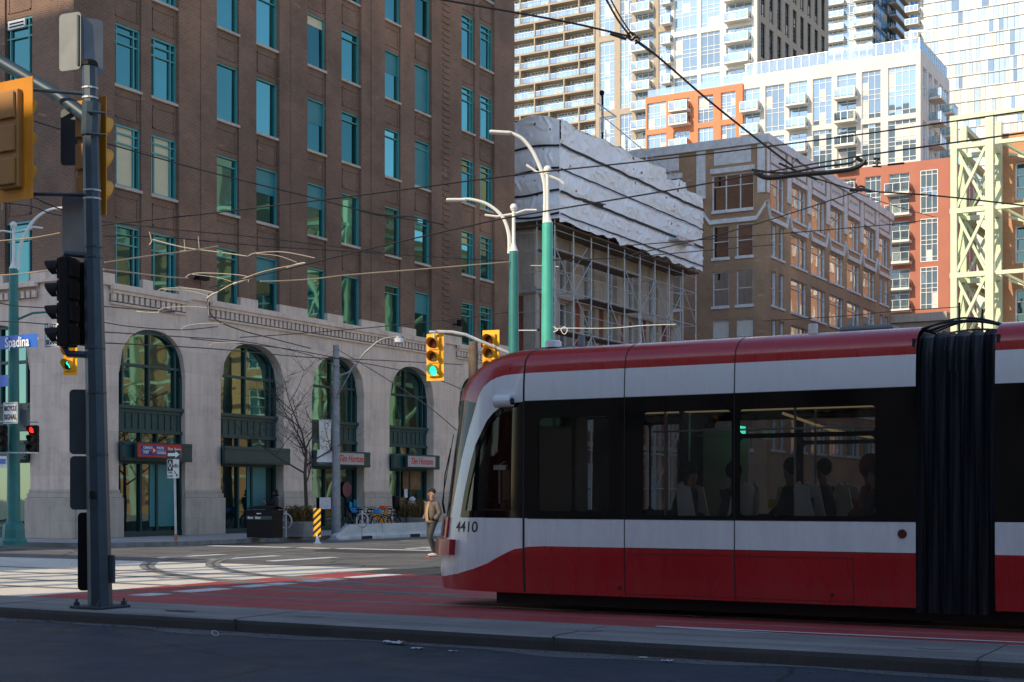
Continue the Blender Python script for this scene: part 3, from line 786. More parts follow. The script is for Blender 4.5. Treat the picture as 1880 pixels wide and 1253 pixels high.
mb = MB(); a = q1.x+W_*.355; mb.poly([(a-.08, -.592, 3.33), (a+.09, -.592, 3.25), (a-.08, -.592, 3.17), (a-.03, -.592, 3.25)]); mb.build('emblem', 'letter_white', s_)
mb = MB(); mb.box(q1.x+.2, q1.x+W_*.6, -.5815, -.5785, 3.245, 3.257); mb.build('divider_line', 'letter_white', s_)
# ================================================================ the streetcar
YC, XC, HW_, PE = -27.5, -16.53, 1.27, 2.5
KN = [(0.25, 1.875), (0.5, 1.922), (0.9, 1.895), (1.25, 1.833), (1.6, 1.771), (2.2, 1.677), (2.8, 1.562), (3.0, 1.54), (3.15, 1.5), (3.3, 1.39), (3.42, 1.237), (3.52, 1.066), (3.6, 0.876), (3.66, 0.696), (3.7, 0.542)]
def LN(z):
    if z <= KN[0][0]: return KN[0][1]
    for i in range(len(KN)-1):
        if z <= KN[i+1][0]:
            a, b_ = KN[i], KN[i+1]; t_ = (z-a[0])/(b_[0]-a[0]); return a[1]+(b_[1]-a[1])*t_
    return KN[-1][1]
def prof_in(z):
    if z < .8: return .03*(.8-z)/.55
    if z < 3.0: return 0
    if z <= 3.4: return .03*((z-3.0)/.4)**2
    t_ = (z-3.4)/.3
    return .03+.62*(1-math.sqrt(max(0, 1-min(t_, 1)**2)))
def S0(a, z):
    if a <= YC: return Vector((XC-HW_+prof_in(z), a, z))
    th = min((a-YC)/2.2, 1)*math.pi/2; c, s = math.cos(th), math.sin(th); w_ = HW_-prof_in(z)
    return Vector((XC-w_*max(c, 0)**(2/PE), YC+LN(z)*s**(2/PE), z))
def S(a, z, off=0.):
    p = S0(a, z)
    if off:
        e = .01; n = (S0(a+e, z)-S0(a-e, z)).cross(S0(a, min(z+e, 3.7))-S0(a, z-e))
        if n.length > 1e-9:
            n.normalize()
            if n.x > 0 and a < YC+1.5: n = -n
            if n.y < 0 and a >= YC+1.5: n = -n
            p = p+n*off
    return p
def region(outer, holes, off, parent, name, m, sides=(1, -1), smooth=True, step=.09):
    bm = bmesh.new(); ed = []
    for ring in [outer]+list(holes):
        vs = [bm.verts.new((p[0], p[1], 0)) for p in ring]
        ed += [bm.edges.new((vs[i], vs[(i+1) % len(vs)])) for i in range(len(vs))]
    bmesh.ops.triangle_fill(bm, use_beauty=True, use_dissolve=False, edges=ed)
    amax = max(p[0] for p in outer); amin = min(p[0] for p in outer)
    def cut(co, no):
        bmesh.ops.bisect_plane(bm, geom=bm.verts[:]+bm.edges[:]+bm.faces[:], dist=1e-5, plane_co=co, plane_no=no)
    a = YC
    while a < amax:
        if a > amin: cut((a, 0, 0), (1, 0, 0))
        a += step
    zs = [.5, .8, 1.3, 1.8, 2.3, 2.8, 3.0, 3.1, 3.2, 3.3, 3.4, 3.46, 3.52, 3.57, 3.61, 3.65, 3.68]
    z0, z1 = min(p[1] for p in outer), max(p[1] for p in outer)
    for z in zs:
        if z0 < z < z1: cut((0, z, 0), (0, 1, 0))
    out = []
    bm.verts.ensure_lookup_table()
    V = [(v.co.x, v.co.y) for v in bm.verts]; Fc = [[v.index for v in f.verts] for f in bm.faces]; bm.free()
    mb = MB()
    for sd_ in sides:
        n = len(mb.v)
        for (a, z) in V:
            p = S(a, z, off); x = p.x if sd_ == 1 else 2*XC-p.x; mb.v.append((x, p.y, p.z))
        for f in Fc: mb.f.append(tuple(n+i for i in f)); mb.m.append(0)
    return mb.build(name, m, parent, smooth=smooth)
NOSE = YC+2.2
TR = T('streetcar', 'red and white streetcar numbered 4410 passing on the near track', 'streetcar', (XC, -30, 0))
inner = [(-26.66, 1.3), (-26.70, 1.65), (-26.80, 2.12), (-26.87, 2.34), (-26.98, 2.54), (-27.05, 2.67), (-27.14, 2.77), (-27.25, 2.85), (-27.36, 2.895), (-27.52, 2.92)]
outerc = [(-26.39, 1.3), (-26.45, 1.66), (-26.55, 2.12), (-26.68, 2.55), (-26.82, 2.93), (-26.87, 3.05), (-26.94, 3.15), (-27.04, 3.23), (-27.15, 3.27), (-27.27, 3.295), (-27.51, 3.31)]
skirt = [(NOSE, .42), (-26.01, .42), (-26.35, .445), (-26.67, .49), (-26.97, .575), (-27.16, .66), (-27.32, .78), (-27.44, .87), (-27.55, .905), (-27.8, .918)]
G0 = -32.88
white = [(NOSE, 1.3)]+outerc+[(G0, 3.31), (G0, 2.92)]+list(reversed(inner))+[(G0, 1.3), (G0, .92)]
# the A pillar joins upper and lower white: outline runs down the inner curve then back along the window foot
white = outerc+[(G0, 3.31), (G0, 2.92)]+list(reversed(inner))+[(G0, 1.3), (G0, .918)]+list(reversed(skirt))+[(NOSE, 1.3)]
region(white, [], 0, TR, 'body', 'tram_white')
redroof = [(NOSE, 3.0), (-26.0, 3.0), (-26.5, 2.985), (-26.82, 2.93)]+outerc[5:]+[(G0, 3.31), (G0, 3.699), (NOSE, 3.699)]
region(redroof, [], 0, TR, 'roof_band', 'tram_red')
region(list(skirt)+[(G0, .918), (G0, .26), (NOSE, .26)], [], 0, TR, 'skirt', 'tram_red')
ws = outerc[:5]+[(-26.5, 2.985), (-26.0, 3.0), (NOSE, 3.0), (NOSE, 1.3)]
region(ws, [], -.01, TR, 'windshield', 'tram_glass_black')
def rr(a0, a1, z0, z1, r=.06):
    out = []
    for (cx, cz, s0) in ((a1-r, z1-r, 0), (a0+r, z1-r, 90), (a0+r, z0+r, 180), (a1-r, z0+r, 270)):
        for k in range(4): t_ = R(s0+30*k); out.append((cx+r*math.cos(t_), cz+r*math.sin(t_)))
    return out
cabw = [(-26.76, 1.40), (-26.80, 1.7), (-26.89, 2.1), (-27.0, 2.42), (-27.10, 2.62), (-27.2, 2.72), (-27.32, 2.78), (-27.40, 2.79), (-27.40, 1.40)]
holes = [cabw, rr(-28.80, -28.28, 1.40, 2.68), rr(-28.24, -27.72, 1.40, 2.68), rr(-30.54, -29.31, 1.35, 2.71), rr(-32.39, -30.66, 1.36, 2.34), rr(-32.39, -30.66, 2.40, 2.71, .04)]
region(inner+[(G0, 2.92), (G0, 1.3)], holes, 0, TR, 'window_band', 'tram_glass_black')
for h_ in holes:
    region(h_, [], -.015, TR, 'window', 'tram_window', (1,), smooth=False); region(h_, [], -.015, TR, 'window', 'tram_window', (-1,), smooth=False)
# rear half beyond the joint
G1 = -33.80; RE = -41.
def sect(pts, name, m, hs=()): return region(pts, hs, 0, TR, name, m)
sect([(G1, 3.31), (G1, 2.92), (RE, 2.92), (RE, 3.31)], 'upper_panel', 'tram_white'); sect([(G1, 1.3), (G1, .918), (RE, .918), (RE, 1.3)], 'lower_panel', 'tram_white')
sect([(G1, 3.31), (RE, 3.31), (RE, 3.699), (G1, 3.699)], 'roof_band', 'tram_red'); sect([(G1, .918), (RE, .918), (RE, .26), (G1, .26)], 'skirt', 'tram_red')
h2 = [rr(-36.0, -34.25, 1.36, 2.71), rr(-38.0, -36.2, 1.36, 2.71), rr(-40.6, -38.3, 1.36, 2.71)]
sect([(G1, 2.92), (RE, 2.92), (RE, 1.3), (G1, 1.3)], 'window_band', 'tram_glass_black', h2)
for h_ in h2:
    for q_ in (1, -1): region(h_, [], -.015, TR, 'window', 'tram_window', (q_,), smooth=False)
def band(a0, a1, z0, z1, o0, o1, name, m, n=10, sides=(1, -1)):
    mb = MB()
    for sd_ in sides:
        fx = (lambda p: p) if sd_ == 1 else (lambda p: Vector((2*XC-p.x, p.y, p.z)))
        A = [a0+(a1-a0)*i/n for i in range(n+1)]
        for i in range(n):
            q = [fx(S(A[i], z0, o1)), fx(S(A[i+1], z0, o1)), fx(S(A[i+1], z1, o1)), fx(S(A[i], z1, o1))]; mb.quad(*q)
            mb.quad(fx(S(A[i], z1, o0)), fx(S(A[i+1], z1, o0)), q[2], q[3]); mb.quad(fx(S(A[i], z0, o0)), fx(S(A[i+1], z0, o0)), q[1], q[0])
        for a in (a0, a1): mb.quad(fx(S(a, z0, o0)), fx(S(a, z0, o1)), fx(S(a, z1, o1)), fx(S(a, z1, o0)))
    return mb.build(name, m, TR, smooth=True)
band(-26.60, NOSE, .76, .98, -.02, .10, 'bumper', 'tram_red', 16)
band(-26.36, NOSE, 1.0, 1.3, -.01, .035, 'headlight', 'tram_red', 16)
band(-26.24, -26.1, 1.02, 1.26, .0, .045, 'marker_light', 'lens_red_off', 4)
for a in (-27.5, -29.03, -30.58):
    mb = MB(); zz = [.28, .5, .8, 1.5, 2.2, 2.8, 3.0, 3.1, 3.2, 3.3, 3.4, 3.46, 3.52, 3.57, 3.61, 3.65, 3.68]
    for k in range(len(zz)-1):
        mb.quad(S(a-.0065, zz[k], .004), S(a+.0065, zz[k], .004), S(a+.0065, zz[k+1], .004), S(a-.0065, zz[k+1], .004))
    mb.build('panel_seam', 'black_matte', TR)
def lines(rects, name, m, off=.0025):
    mb = MB()
    for (a0, a1, z0, z1) in rects:
        for sd_ in (1, -1):
            p = [S(a0, z0, off), S(a1, z0, off), S(a1, z1, off), S(a0, z1, off)]
            if sd_ == -1: p = [Vector((2*XC-v.x, v.y, v.z)) for v in p]
            mb.quad(*p)
    return mb.build(name, m, TR)
lines([(-32.12, -29.04, .835, .843), (-32.12, -32.112, .28, .84), (-32.12, -29.04, .30, .306), (-32.88, -27.55, 1.292, 1.302), (-32.88, -27.5, 2.915, 2.925), (-32.88, -29.05, .912, .92)], 'access_panel_line', 'black_matte', .0035)
mb = MB()
for z in (1.15,):
    mb.lathe([(.055, -.012), (.055, 0)], (-17.8, -32.72, z), 14, 'x')
mb.build('reflector', 'lens_red_off', TR)
mb = MB(); mb.lathe([(.022, -.008), (.022, 0)], (-17.795, -31.85, .38), 8, 'x'); mb.lathe([(.022, -.008), (.022, 0)], (-17.795, -28.95, .38), 8, 'x'); mb.build('latch', 'black_matte', TR)
# fleet number following the curved body
def surf_text(body, a_c, z_c, wid, hgt, m):
    cu = bpy.data.curves.new('t', 'FONT'); cu.body = body; cu.size = 1; cu.align_x = 'CENTER'; cu.align_y = 'CENTER'; cu.resolution_u = 4; cu.offset = .012
    to = bpy.data.objects.new('t', cu); COL.objects.link(to); bpy.context.view_layer.update()
    me = bpy.data.meshes.new_from_object(to.evaluated_get(bpy.context.evaluated_depsgraph_get())); bpy.data.objects.remove(to)
    xs = [v.co.x for v in me.vertices]; zs = [v.co.y for v in me.vertices]; w0, w1_, h0, h1 = min(xs), max(xs), min(zs), max(zs)
    for v in me.vertices:
        u = (v.co.x-(w0+w1_)/2)/(w1_-w0)*wid; q = (v.co.y-(h0+h1)/2)/(h1-h0)*hgt; v.co = S(a_c-u, z_c+q, .004)-gloc(TR)
    me.materials.clear(); me.materials.append(M[m]); o = bpy.data.objects.new('fleet_number', me); COL.objects.link(o); o.parent = TR
surf_text('4410', -26.80, 1.170, .42, .155, 'letter_black')
# bellows
mb = MB(); n = 22
def belx(t_): 
    return .02+.075*abs(math.sin(t_*math.pi*n/2))**.5
NB = 132
path = []
for k in range(7): path.append((0, .2+k*.5))
path = [(0, .2), (0, 1.2), (0, 2.4), (0, 3.1), (.03, 3.35), (.12, 3.52), (.35, 3.62), (HW_, 3.64)]
for i in range(NB):
    for j in range(len(path)-1):
        def BP(i, j, sd_):
            t_ = i/NB; w_, z = path[j]; o_ = belx(t_)+.012*math.sin(z*3+i*.7); y = G0+(G1-G0)*t_+.02*math.sin(z*1.3+i*.3)
            x = XC-(HW_-w_)+o_*(1 if w_ < .3 else .3) ; zz = z-(o_*.8 if w_ > .3 else 0)
            return (x if sd_ == 1 else 2*XC-x, y, zz)
        for sd_ in (1, -1): mb.quad(BP(i, j, sd_), BP(i+1, j, sd_), BP(i+1, j+1, sd_), BP(i, j+1, sd_))
mb.build('bellows', 'rubber_bellows', TR, smooth=True)
mb = MB(); mb.mi(0)
for a in (G0, G1): mb.box(XC-1.25, XC+1.25, a-.02, a+.02, .22, 3.6)
# closure walls with a passage left open
mb = MB()
for a in (G0+.03, G1-.03):
    mb.box(XC-1.24, XC-.75, a-.02, a+.02, .25, 3.5); mb.box(XC+.75, XC+1.24, a-.02, a+.02, .25, 3.5); mb.box(XC-.75, XC+.75, a-.02, a+.02, 2.5, 3.5)
mb.box(XC-1.2, XC+1.2, RE-.04, RE, .25, 3.6)
mb.build('bulkhead', 'black_matte', TR)
# roof, ceiling, floor, undercarriage
mb = MB()
mb.box(XC-.66, XC+.66, RE, G1, 3.66, 3.695); mb.box(XC-.66, XC+.66, G0, -27.3, 3.66, 3.695); mb.build('roof', 'tram_grey', TR)
mb = MB(); mb.box(XC-1.15, XC+1.15, RE, -27.2, 2.82, 2.86); mb.build('ceiling', 'tram_grey', TR)
mb = MB(); mb.box(XC-1.12, XC+1.12, RE, -26.9, .36, .42); mb.build('floor', 'tram_grey', TR)
mb = MB(); mb.box(XC-1.12, XC+1.12, RE, -26.9, .30, .355); mb.box(XC-1.0, XC+1.0, RE, -26.9, .09, .30)
mb.build('underframe', 'black_matte', TR)
for a in (-28.2, -30.0, -35.5, -37.3):
    mb = MB()
    for sx in (-1, 1): mb.lathe([(.30, -.06), (.32, 0), (.30, .06)], (XC+sx*.75, a, .31), 20, 'x')
    mb.build('wheel', 'black_matte', TR, smooth=True)
mb = MB(); mb.box(XC-.55, XC+.35, -27.9, -27.2, 3.68, 3.74); mb.build('roof_fairing', 'tram_grey', TR, bevel=.03)
mb = MB(); mb.lathe([(.12, 0), (.12, .08), (.09, .10)], (XC-.5, -27.55, 3.73), 14); mb.build('roof_antenna', 'tram_white', TR, smooth=True)
mb = MB(); mb.lathe([(.05, 0), (.05, .16)], (XC-.3, -27.9, 3.74), 10); mb.build('roof_vent', 'tram_grey', TR)
mb = MB(); mb.box(XC-.5, XC+.6, -32.4, -31.7, 3.70, 3.79); mb.box(XC-.6, XC+.6, -40.5, -34.4, 3.70, 3.9); mb.build('roof_unit', 'tram_grey', TR, bevel=.04)
mb = MB(); mb.lathe([(.06, 0), (.06, .14)], (XC-.6, -31.4, 3.69), 10); mb.build('roof_vent', 'white_paint', TR)
# cable loops over the joint
mb = MB(); rc = random.Random(3)
for i in range(6):
    x = XC-.95+i*.16; h_ = rc.uniform(.06, .22); pts = [(x, G0+.1+(G1-G0-.2)*k/10, 3.62+h_*math.sin(math.pi*k/10)) for k in range(11)]; mb.tube(pts, .013, 5)
mb.tube([(XC-.85, -33.3, 3.5), (XC-.85, -33.3, 3.95)], .014, 5); mb.tube([(XC-.5, -33.5, 3.5), (XC-.5, -33.5, 3.9)], .014, 5)
mb.build('jumper_cables', 'rubber_bellows', TR, smooth=True)
# camera pod and wiper
mb = MB(); c = S(-27.33, 2.93, .07)
mb.grid(8, 1, lambda u, v: (c.x-.09*math.cos(u*math.pi-math.pi/2)+.02, c.y-.13+.27*v, c.z+.09*math.sin(u*math.pi-math.pi/2)))
mb.obox(c+Vector((.03, 0, 0)), (.05, 0, 0), (0, .13, 0), (0, 0, .085)); mb.build('side_camera', 'tram_white', TR, bevel=.02)
mb = MB(); mb.lathe([(.05, -.012), (.05, 0)], (c.x-.005, c.y-.134, c.z-.01), 10, 'y'); mb.build('side_camera_lens', 'black_gloss', TR)
mb = MB(); mb.tube([S(-26.0, 1.45, .06), S(-25.9, 1.9, .09), S(-26.0, 2.3, .05)], .009, 5); mb.tube([S(-25.95, 1.35, .02), S(-25.95, 1.5, .07)], .018, 6); mb.tube([S(-26.0, 1.5, .08), S(-26.06, 2.5, .04)], .007, 4); mb.build('wiper', 'black_plastic', TR)
# interior
def seat(x, y, dr, z=.42):
    s_ = MB(); s_.mi(0)
    s_.grid(6, 6, lambda u, v: (x-.22+.44*u, y+dr*(.02+.10*(1-v)**2-.05*math.sin(u*math.pi)), z+.42+.90*v-.06*(2*u-1)**2))
    s_.box(x-.22, x+.22, min(y, y+dr*.45), max(y, y+dr*.45), z+.40, z+.46); s_.box(x-.05, x+.05, min(y+dr*.1, y+dr*.3), max(y+dr*.1, y+dr*.3), z, z+.40)
    for sx in (-.22, .22): s_.tube([(x+sx, y+dr*.12, z+.42), (x+sx, y, z+.85), (x+sx, y+dr*.0, z+1.30), (x+sx*.6, y, z+1.36)], .025, 5)
    o = s_.build('seat', 'seat_shell', TR)
    s2_ = MB()
    for sx in (-.245, .225):
        pr = [(y+dr*.02, z+.38), (y+dr*.42, z+.38), (y+dr*.40, z+.62), (y+dr*.22, z+.95), (y+dr*.15, z+1.30), (y+dr*.0, z+1.36), (y-dr*.04, z+1.28)]
        s2_.poly([(x+sx, a, b_) for a, b_ in pr]); s2_.poly([(x+sx+.02, a, b_) for a, b_ in pr])
        for q in range(len(pr)): a, b_ = pr[q], pr[(q+1) % len(pr)]; s2_.quad((x+sx, *a), (x+sx, *b_), (x+sx+.02, *b_), (x+sx+.02, *a))
    s2_.build('side_shell', 'seat_shell', o)
    c_ = MB(); c_.box(x-.18, x+.18, min(y+dr*.08, y+dr*.42), max(y+dr*.08, y+dr*.42), z+.462, z+.50); c_.obox((x, y+dr*.07, z+.86), (.17, 0, 0), (0, .02, 0), (0, 0, .30)); c_.build('cushion', 'seat_cloth', o)
for y, dr in ((-29.75, -1), (-31.35, -1), (-32.55, 1), (-30.65, 1), (-35.2, 1), (-36.4, 1), (-37.6, -1), (-38.8, -1)):
    for x in (-17.4, -15.65): seat(x, y, dr)
mb = MB()
for y in (-28.9, -29.25, -31.1, -32.5, -34.5, -36.2):
    for x in (-16.95, -16.1): mb.tube([(x, y, .42), (x, y, 2.8)], .017, 6)
for x in (-17.25, -15.8): mb.tube([(x, -32.6, 2.48), (x, -29.2, 2.48)], .014, 5)
split_build(mb, 'grab_pole', 'aluminium', TR, smooth=True)
mb = MB()
for x in (-16.9, -16.1): mb.box(x-.05, x+.05, -40, -27.8, 2.80, 2.815)
split_build(mb, 'ceiling_light', 'interior_light', TR)
mb = MB(); mb.box(XC-1.1, XC+.45, -27.62, -27.58, .42, 2.82); mb.box(XC+.3, XC+1.15, -29.2, -29.15, .42, 2.82); mb.build('partition', 'black_matte', TR)
mb = MB(); mb.box(-15.45, -15.42, -31.5, -30.2, 1.42, 1.56); mb.build('yellow_panel', 'signal_yellow', TR)
mb = MB(); mb.tube([(-16.3, -30.7, 2.74), (-16.0, -31.3, 2.5), (-15.6, -31.7, 2.42), (-15.5, -32.3, 2.44)], .02, 5); mb.build('overhead_rail', 'interior_light', TR, smooth=True)
mb = MB(); mb.box(-16.2, -15.6, -29.12, -29.10, 1.4, 2.4); mb.box(-15.45, -15.40, -29.9, -29.2, 1.2, 2.6); mb.build('interior_panel', 'interior_white', TR)
mb = MB(); mb.box(-16.0, -15.7, -29.95, -29.9, 2.45, 2.6); mb.build('route_display', 'lens_green_lit', TR)
mb = MB(); mb.box(-17.3, -15.8, -27.1, -26.5, .42, 1.42); mb.box(-17.35, -17.05, -26.95, -26.85, 1.42, 1.95); mb.build('driver_console', 'tram_grey', TR, bevel=.03)
mb = MB(); mb.box(-17.42, -17.38, -27.05, -26.9, 1.55, 2.0); mb.build('cab_screen', 'black_gloss', TR)
mb = MB(); mb.tube([(-17.45, -26.9, 1.5), (-17.45, -26.9, 2.05), (-17.3, -26.9, 2.1)], .012, 5); mb.box(-17.48, -17.42, -27.02, -26.82, 1.98, 2.05); mb.build('cab_bracket', 'aluminium', TR)

# ---------------------------------------------------------------- people tools
def skinned(name, vs, es, m, parent, root=0, sub=2):
    """vs: (x,y,z,rx,ry)"""
    me = bpy.data.meshes.new(name); me.from_pydata([v[:3] for v in vs], es, []); o = bpy.data.objects.new(name, me); COL.objects.link(o)
    sk_ = o.modifiers.new('Skin', 'SKIN'); me.skin_vertices or None
    ly = me.skin_vertices[0].data
    for i, v in enumerate(vs): ly[i].radius = (v[3], v[4] if len(v) > 4 else v[3]); ly[i].use_root = (i == root)
    sk_.use_smooth_shade = True
    sb = o.modifiers.new('Sub', 'SUBSURF'); sb.levels = sub; sb.render_levels = sub
    bpy.context.view_layer.update()
    m2 = bpy.data.meshes.new_from_object(o.evaluated_get(bpy.context.evaluated_depsgraph_get()))
    bpy.data.objects.remove(o); m2.materials.clear(); m2.materials.append(M[m]); m2.name = name
    m2.polygons.foreach_set('use_smooth', [True]*len(m2.polygons))
    o = bpy.data.objects.new(name, m2); COL.objects.link(o); o.parent = parent; return o
mat('skin', (.42, .22, .14), .55, var=.06, vs=8); mat('hair_black', (.012, .010, .009), .6); mat('jacket_taupe', (.11, .085, .07), .7, var=.2, vs=9, bp=.3, bs=14)
mat('shirt_tan', (.34, .22, .12), .85); mat('trousers_dark', (.035, .034, .033), .85, var=.2); mat('shoe_white', (.7, .68, .66), .6); mat('shoe_red', (.7, .12, .08), .5)
mat('coat_black', (.012, .013, .016), .8); mat('coat_navy', (.02, .025, .035), .8); mat('coat_rust', (.22, .05, .03), .8)
def rider(x, y, z, yaw, coat, hood=False, lean=0., bulk=1.):
    """a seated passenger: hips, trunk, shoulders, arms on the lap, thighs and shins, head"""
    names = {'coat_black': 'black coat', 'coat_navy': 'dark navy coat', 'coat_rust': 'rust red coat'}
    p = T('person', '', 'person', (x, y, z), rz=yaw)
    vs = [(0, 0, .50, .16, .15), (.02+lean*.3, 0, .72, .15, .17), (.03+lean, 0, .93, .14, .19), (.04+lean, 0, 1.02, .07, .07),
          (.03+lean, .20, .95, .075), (.10+lean, .25, .72, .06), (.30, .14, .60, .045), (.03+lean, -.20, .95, .075), (.10+lean, -.25, .72, .06), (.30, -.14, .60, .045)]
    es = [(0, 1), (1, 2), (2, 3), (2, 4), (4, 5), (5, 6), (2, 7), (7, 8), (8, 9)]
    vs = [(a, b_*bulk, c, r[0]*bulk, (r[1] if len(r) > 1 else r[0])*bulk) for a, b_, c, *r in vs]
    skinned('coat', vs, es, coat, p)
    skinned('trousers', [(0, 0, .50, .15), (.05, .10, .50, .10), (.45, .11, .50, .075), (.45, .11, .06, .05), (.05, -.10, .50, .10), (.45, -.11, .50, .075), (.47, -.11, .06, .05)], [(0, 1), (1, 2), (2, 3), (0, 4), (4, 5), (5, 6)], 'trousers_dark', p)
    hx_ = .06+lean*1.2
    skinned('body', [(hx_-.03, 0, .99, .07), (hx_-.01, 0, 1.08, .062), (hx_+.02, 0, 1.15, .075, .066), (hx_+.01, 0, 1.25, .092, .078), (hx_-.01, 0, 1.32, .065, .06)], [(0, 1), (1, 2), (2, 3), (3, 4)], 'skin', p)
    mb = MB(); mb.ellip((hx_-.025, 0, 1.27+(.0 if not hood else -.02)), (.115 if not hood else .15, .10 if not hood else .14, .125 if not hood else .17), 12, 8)
    o = mb.build('hair' if not hood else 'hood', 'hair_black' if not hood else coat, p, smooth=True, local=True)
    return p
RD = [(-17.35, -29.62, -90, 'coat_black', False, 'dark clad passenger with lowered head at the front edge of the first side window', .10, 1.0),
      (-17.25, -30.30, -90, 'coat_navy', False, 'broad shouldered passenger in dark coat beside the first side window pillar', .02, 1.15),
      (-16.55, -30.95, 90, 'coat_black', False, 'dark haired passenger just behind the pillar between the two side windows', .0, .95),
      (-15.9, -31.2, 90, 'coat_navy', False, 'passenger seen dimly on the far seats through the second side window', .0, 1.0),
      (-16.9, -32.15, 90, 'coat_rust', True, 'passenger in a rust red hood seated behind the pale seat back', .03, 1.05),
      (-17.3, -32.45, 90, 'coat_black', False, 'hunched dark passenger at the rear edge of the second side window', .12, 1.05)]
for (x, y, yaw, ct, hd_, lb, ln, bk) in RD:
    p = rider(x, y, .74 if x > -17.2 else .68, R(yaw), ct, hd_, ln, bk); p['label'] = lb; p['group'] = 'passengers in the streetcar'
# ================================================================ signals, posts, signs
def signal(label, c, yaw, lit=None, n=3, cell=.36, body='signal_yellow', hous='signal_amber_body', plate=True, group='traffic signals', arrow=False, visor='black_plastic', pw=.62, margin=.10, W=.32):
    """signal head whose lenses look along local -x"""
    t_ = T('traffic_light', label, 'traffic light', c, group, yaw)
    H = n*cell
    mb = MB(); mb.box(.0, .16, -W/2, W/2, -H/2, H/2); mb.build('housing', hous, t_, local=True, bevel=.025)
    mb = MB()
    for i in range(n):
        z = H/2-cell*(i+.5); mb.box(.155, .21, -W*.42, W*.42, z-cell*.40, z+cell*.40)
        mb.box(-.03, .0, -W*.46, W*.46, z-cell*.46, z+cell*.46)
    mb.build('door', hous, t_, local=True, bevel=.02)
    if plate:
        mb = MB(); mb.box(.05, .065, -pw/2, pw/2, -H/2-margin, H/2+margin); o = mb.build('backplate', body, t_, local=True)
    for i in range(n):
        z = H/2-cell*(i+.5); r = cell*.37
        cols = ['lens_red_off', 'lens_amber_off', 'lens_green_off', 'lens_green_off']
        m_ = cols[min(i, 3)] if n > 2 else cols[0 if i == 0 else 2]
        if lit is not None and i == lit[0]: m_ = lit[1]
        if arrow and lit is not None and i == lit[0]:
            mb = MB(); mb.lathe([(r, -.036), (r, -.03)], (0, 0, z), 18, 'x'); o = mb.build('lens', 'black_gloss', t_, local=True)
            mb = MB(); a = [(-.045, -.09, -.08), (-.045, -.03, .01), (-.045, .06, .045)]
            mb.bar((-.045, -.06, z-.09), (-.045, .0, z+.03), .03); mb.bar((-.045, .0, z+.03), (-.045, .07, z+.05), .03); mb.bar((-.045, .07, z+.05), (-.045, .03, z+.10), .025); mb.bar((-.045, .07, z+.05), (-.045, .02, z+.0), .025)
            mb.build('arrow', m_, o, local=True)
        else:
            mb = MB(); mb.lathe([(r, -.031), (r*.7, -.05), (.01, -.058)], (0, 0, z), 18, 'x'); mb.build('lens', m_, t_, local=True, smooth=True)
        mb = MB(); k = 14
        for j in range(k):
            a0, a1 = R(-40+260*j/k), R(-40+260*(j+1)/k); L0 = .05+.20*max(0, math.sin(a0)*.5+.5); L1 = .05+.20*max(0, math.sin(a1)*.5+.5)
            for rr_ in (r*1.06, r*1.12):
                mb.quad((-.03, rr_*math.cos(a0), z+rr_*math.sin(a0)), (-.03, rr_*math.cos(a1), z+rr_*math.sin(a1)), (-.03-L1, rr_*math.cos(a1), z+rr_*math.sin(a1)), (-.03-L0, rr_*math.cos(a0), z+rr_*math.sin(a0)))
        mb.build('visor', visor if hous.startswith('black') else 'signal_amber_body', t_, local=True, smooth=True)
    return t_
# ---- the big slate pole on the island
PB = hz(184, 1116, .012); DP = (PB.x-CX)*FW[0]+(PB.y-CY)*FW[1]
PT = T('signal_pole', 'thick slate blue tapered steel pole bolted to the concrete island in the foreground', 'signal pole', PB)
mb = MB(); H0, H1 = PB.z+.03, 8.05+.0
TOPZ = hd(165, 122, DP).z
topx = hd(164.5, 122, DP)
mb.tube([(PB.x, PB.y, PB.z+.02), (PB.x+(topx.x-PB.x)*.5, PB.y+(topx.y-PB.y)*.5, (TOPZ)/2), (topx.x, topx.y, TOPZ)], [.172, .138, .105], 8); mb.build('pole', 'pole_slate', PT)
mb = MB(); mb.obox((PB.x, PB.y, PB.z+.02), (.30, 0, 0), (0, .30, 0), (0, 0, .018)); mb.build('base_plate', 'pole_slate', PT, bevel=.01)
for i, (dx, dy) in enumerate(((-.23, -.23), (.23, -.23), (-.23, .23), (.23, .23))):
    mb = MB(); mb.lathe([(.045, .035), (.045, .085), (.02, .09), (.02, .13)], (PB.x+dx, PB.y+dy, PB.z), 6); mb.build('anchor_bolt', 'pole_slate', PT)
mb = MB(); mb.lathe([(.12, 0), (.12, .05), (.09, .08)], (topx.x, topx.y, TOPZ), 10); mb.build('pole_cap', 'black_plastic', PT)
c = hd(203, 1045, DP-.05); mb = MB(); mb.obox(c, (.03, 0, 0), (0, .075, 0), (0, 0, .20)); mb.build('access_cover', 'pole_slate', PT, bevel=.02)
c = hd(169, 909, DP-.2); mb = MB(); mb.obox(c, (.03, 0, 0), (0, .03, 0), (0, 0, .055)); mb.build('push_button', 'black_plastic', PT, bevel=.01)
for py in (163, 181, 351, 366, 454, 473, 640, 722, 835):
    t_ = (1116-py)/(1116-122.); cxp, cyp = PB.x+(topx.x-PB.x)*t_, PB.y+(topx.y-PB.y)*t_; z = hd(165, py, DP).z; rad = .172+(.105-.172)*t_
    mb = MB(); mb.lathe([(rad+.008, -.012), (rad+.008, .012)], (cxp, cyp, z), 12); mb.build('strap', 'galvanised' if py < 400 else 'pole_slate', PT)
a = hd(168, 222, DP); b_ = a+Vector((0, 3.2, 1.15)); q = hd(0, 108, 1)
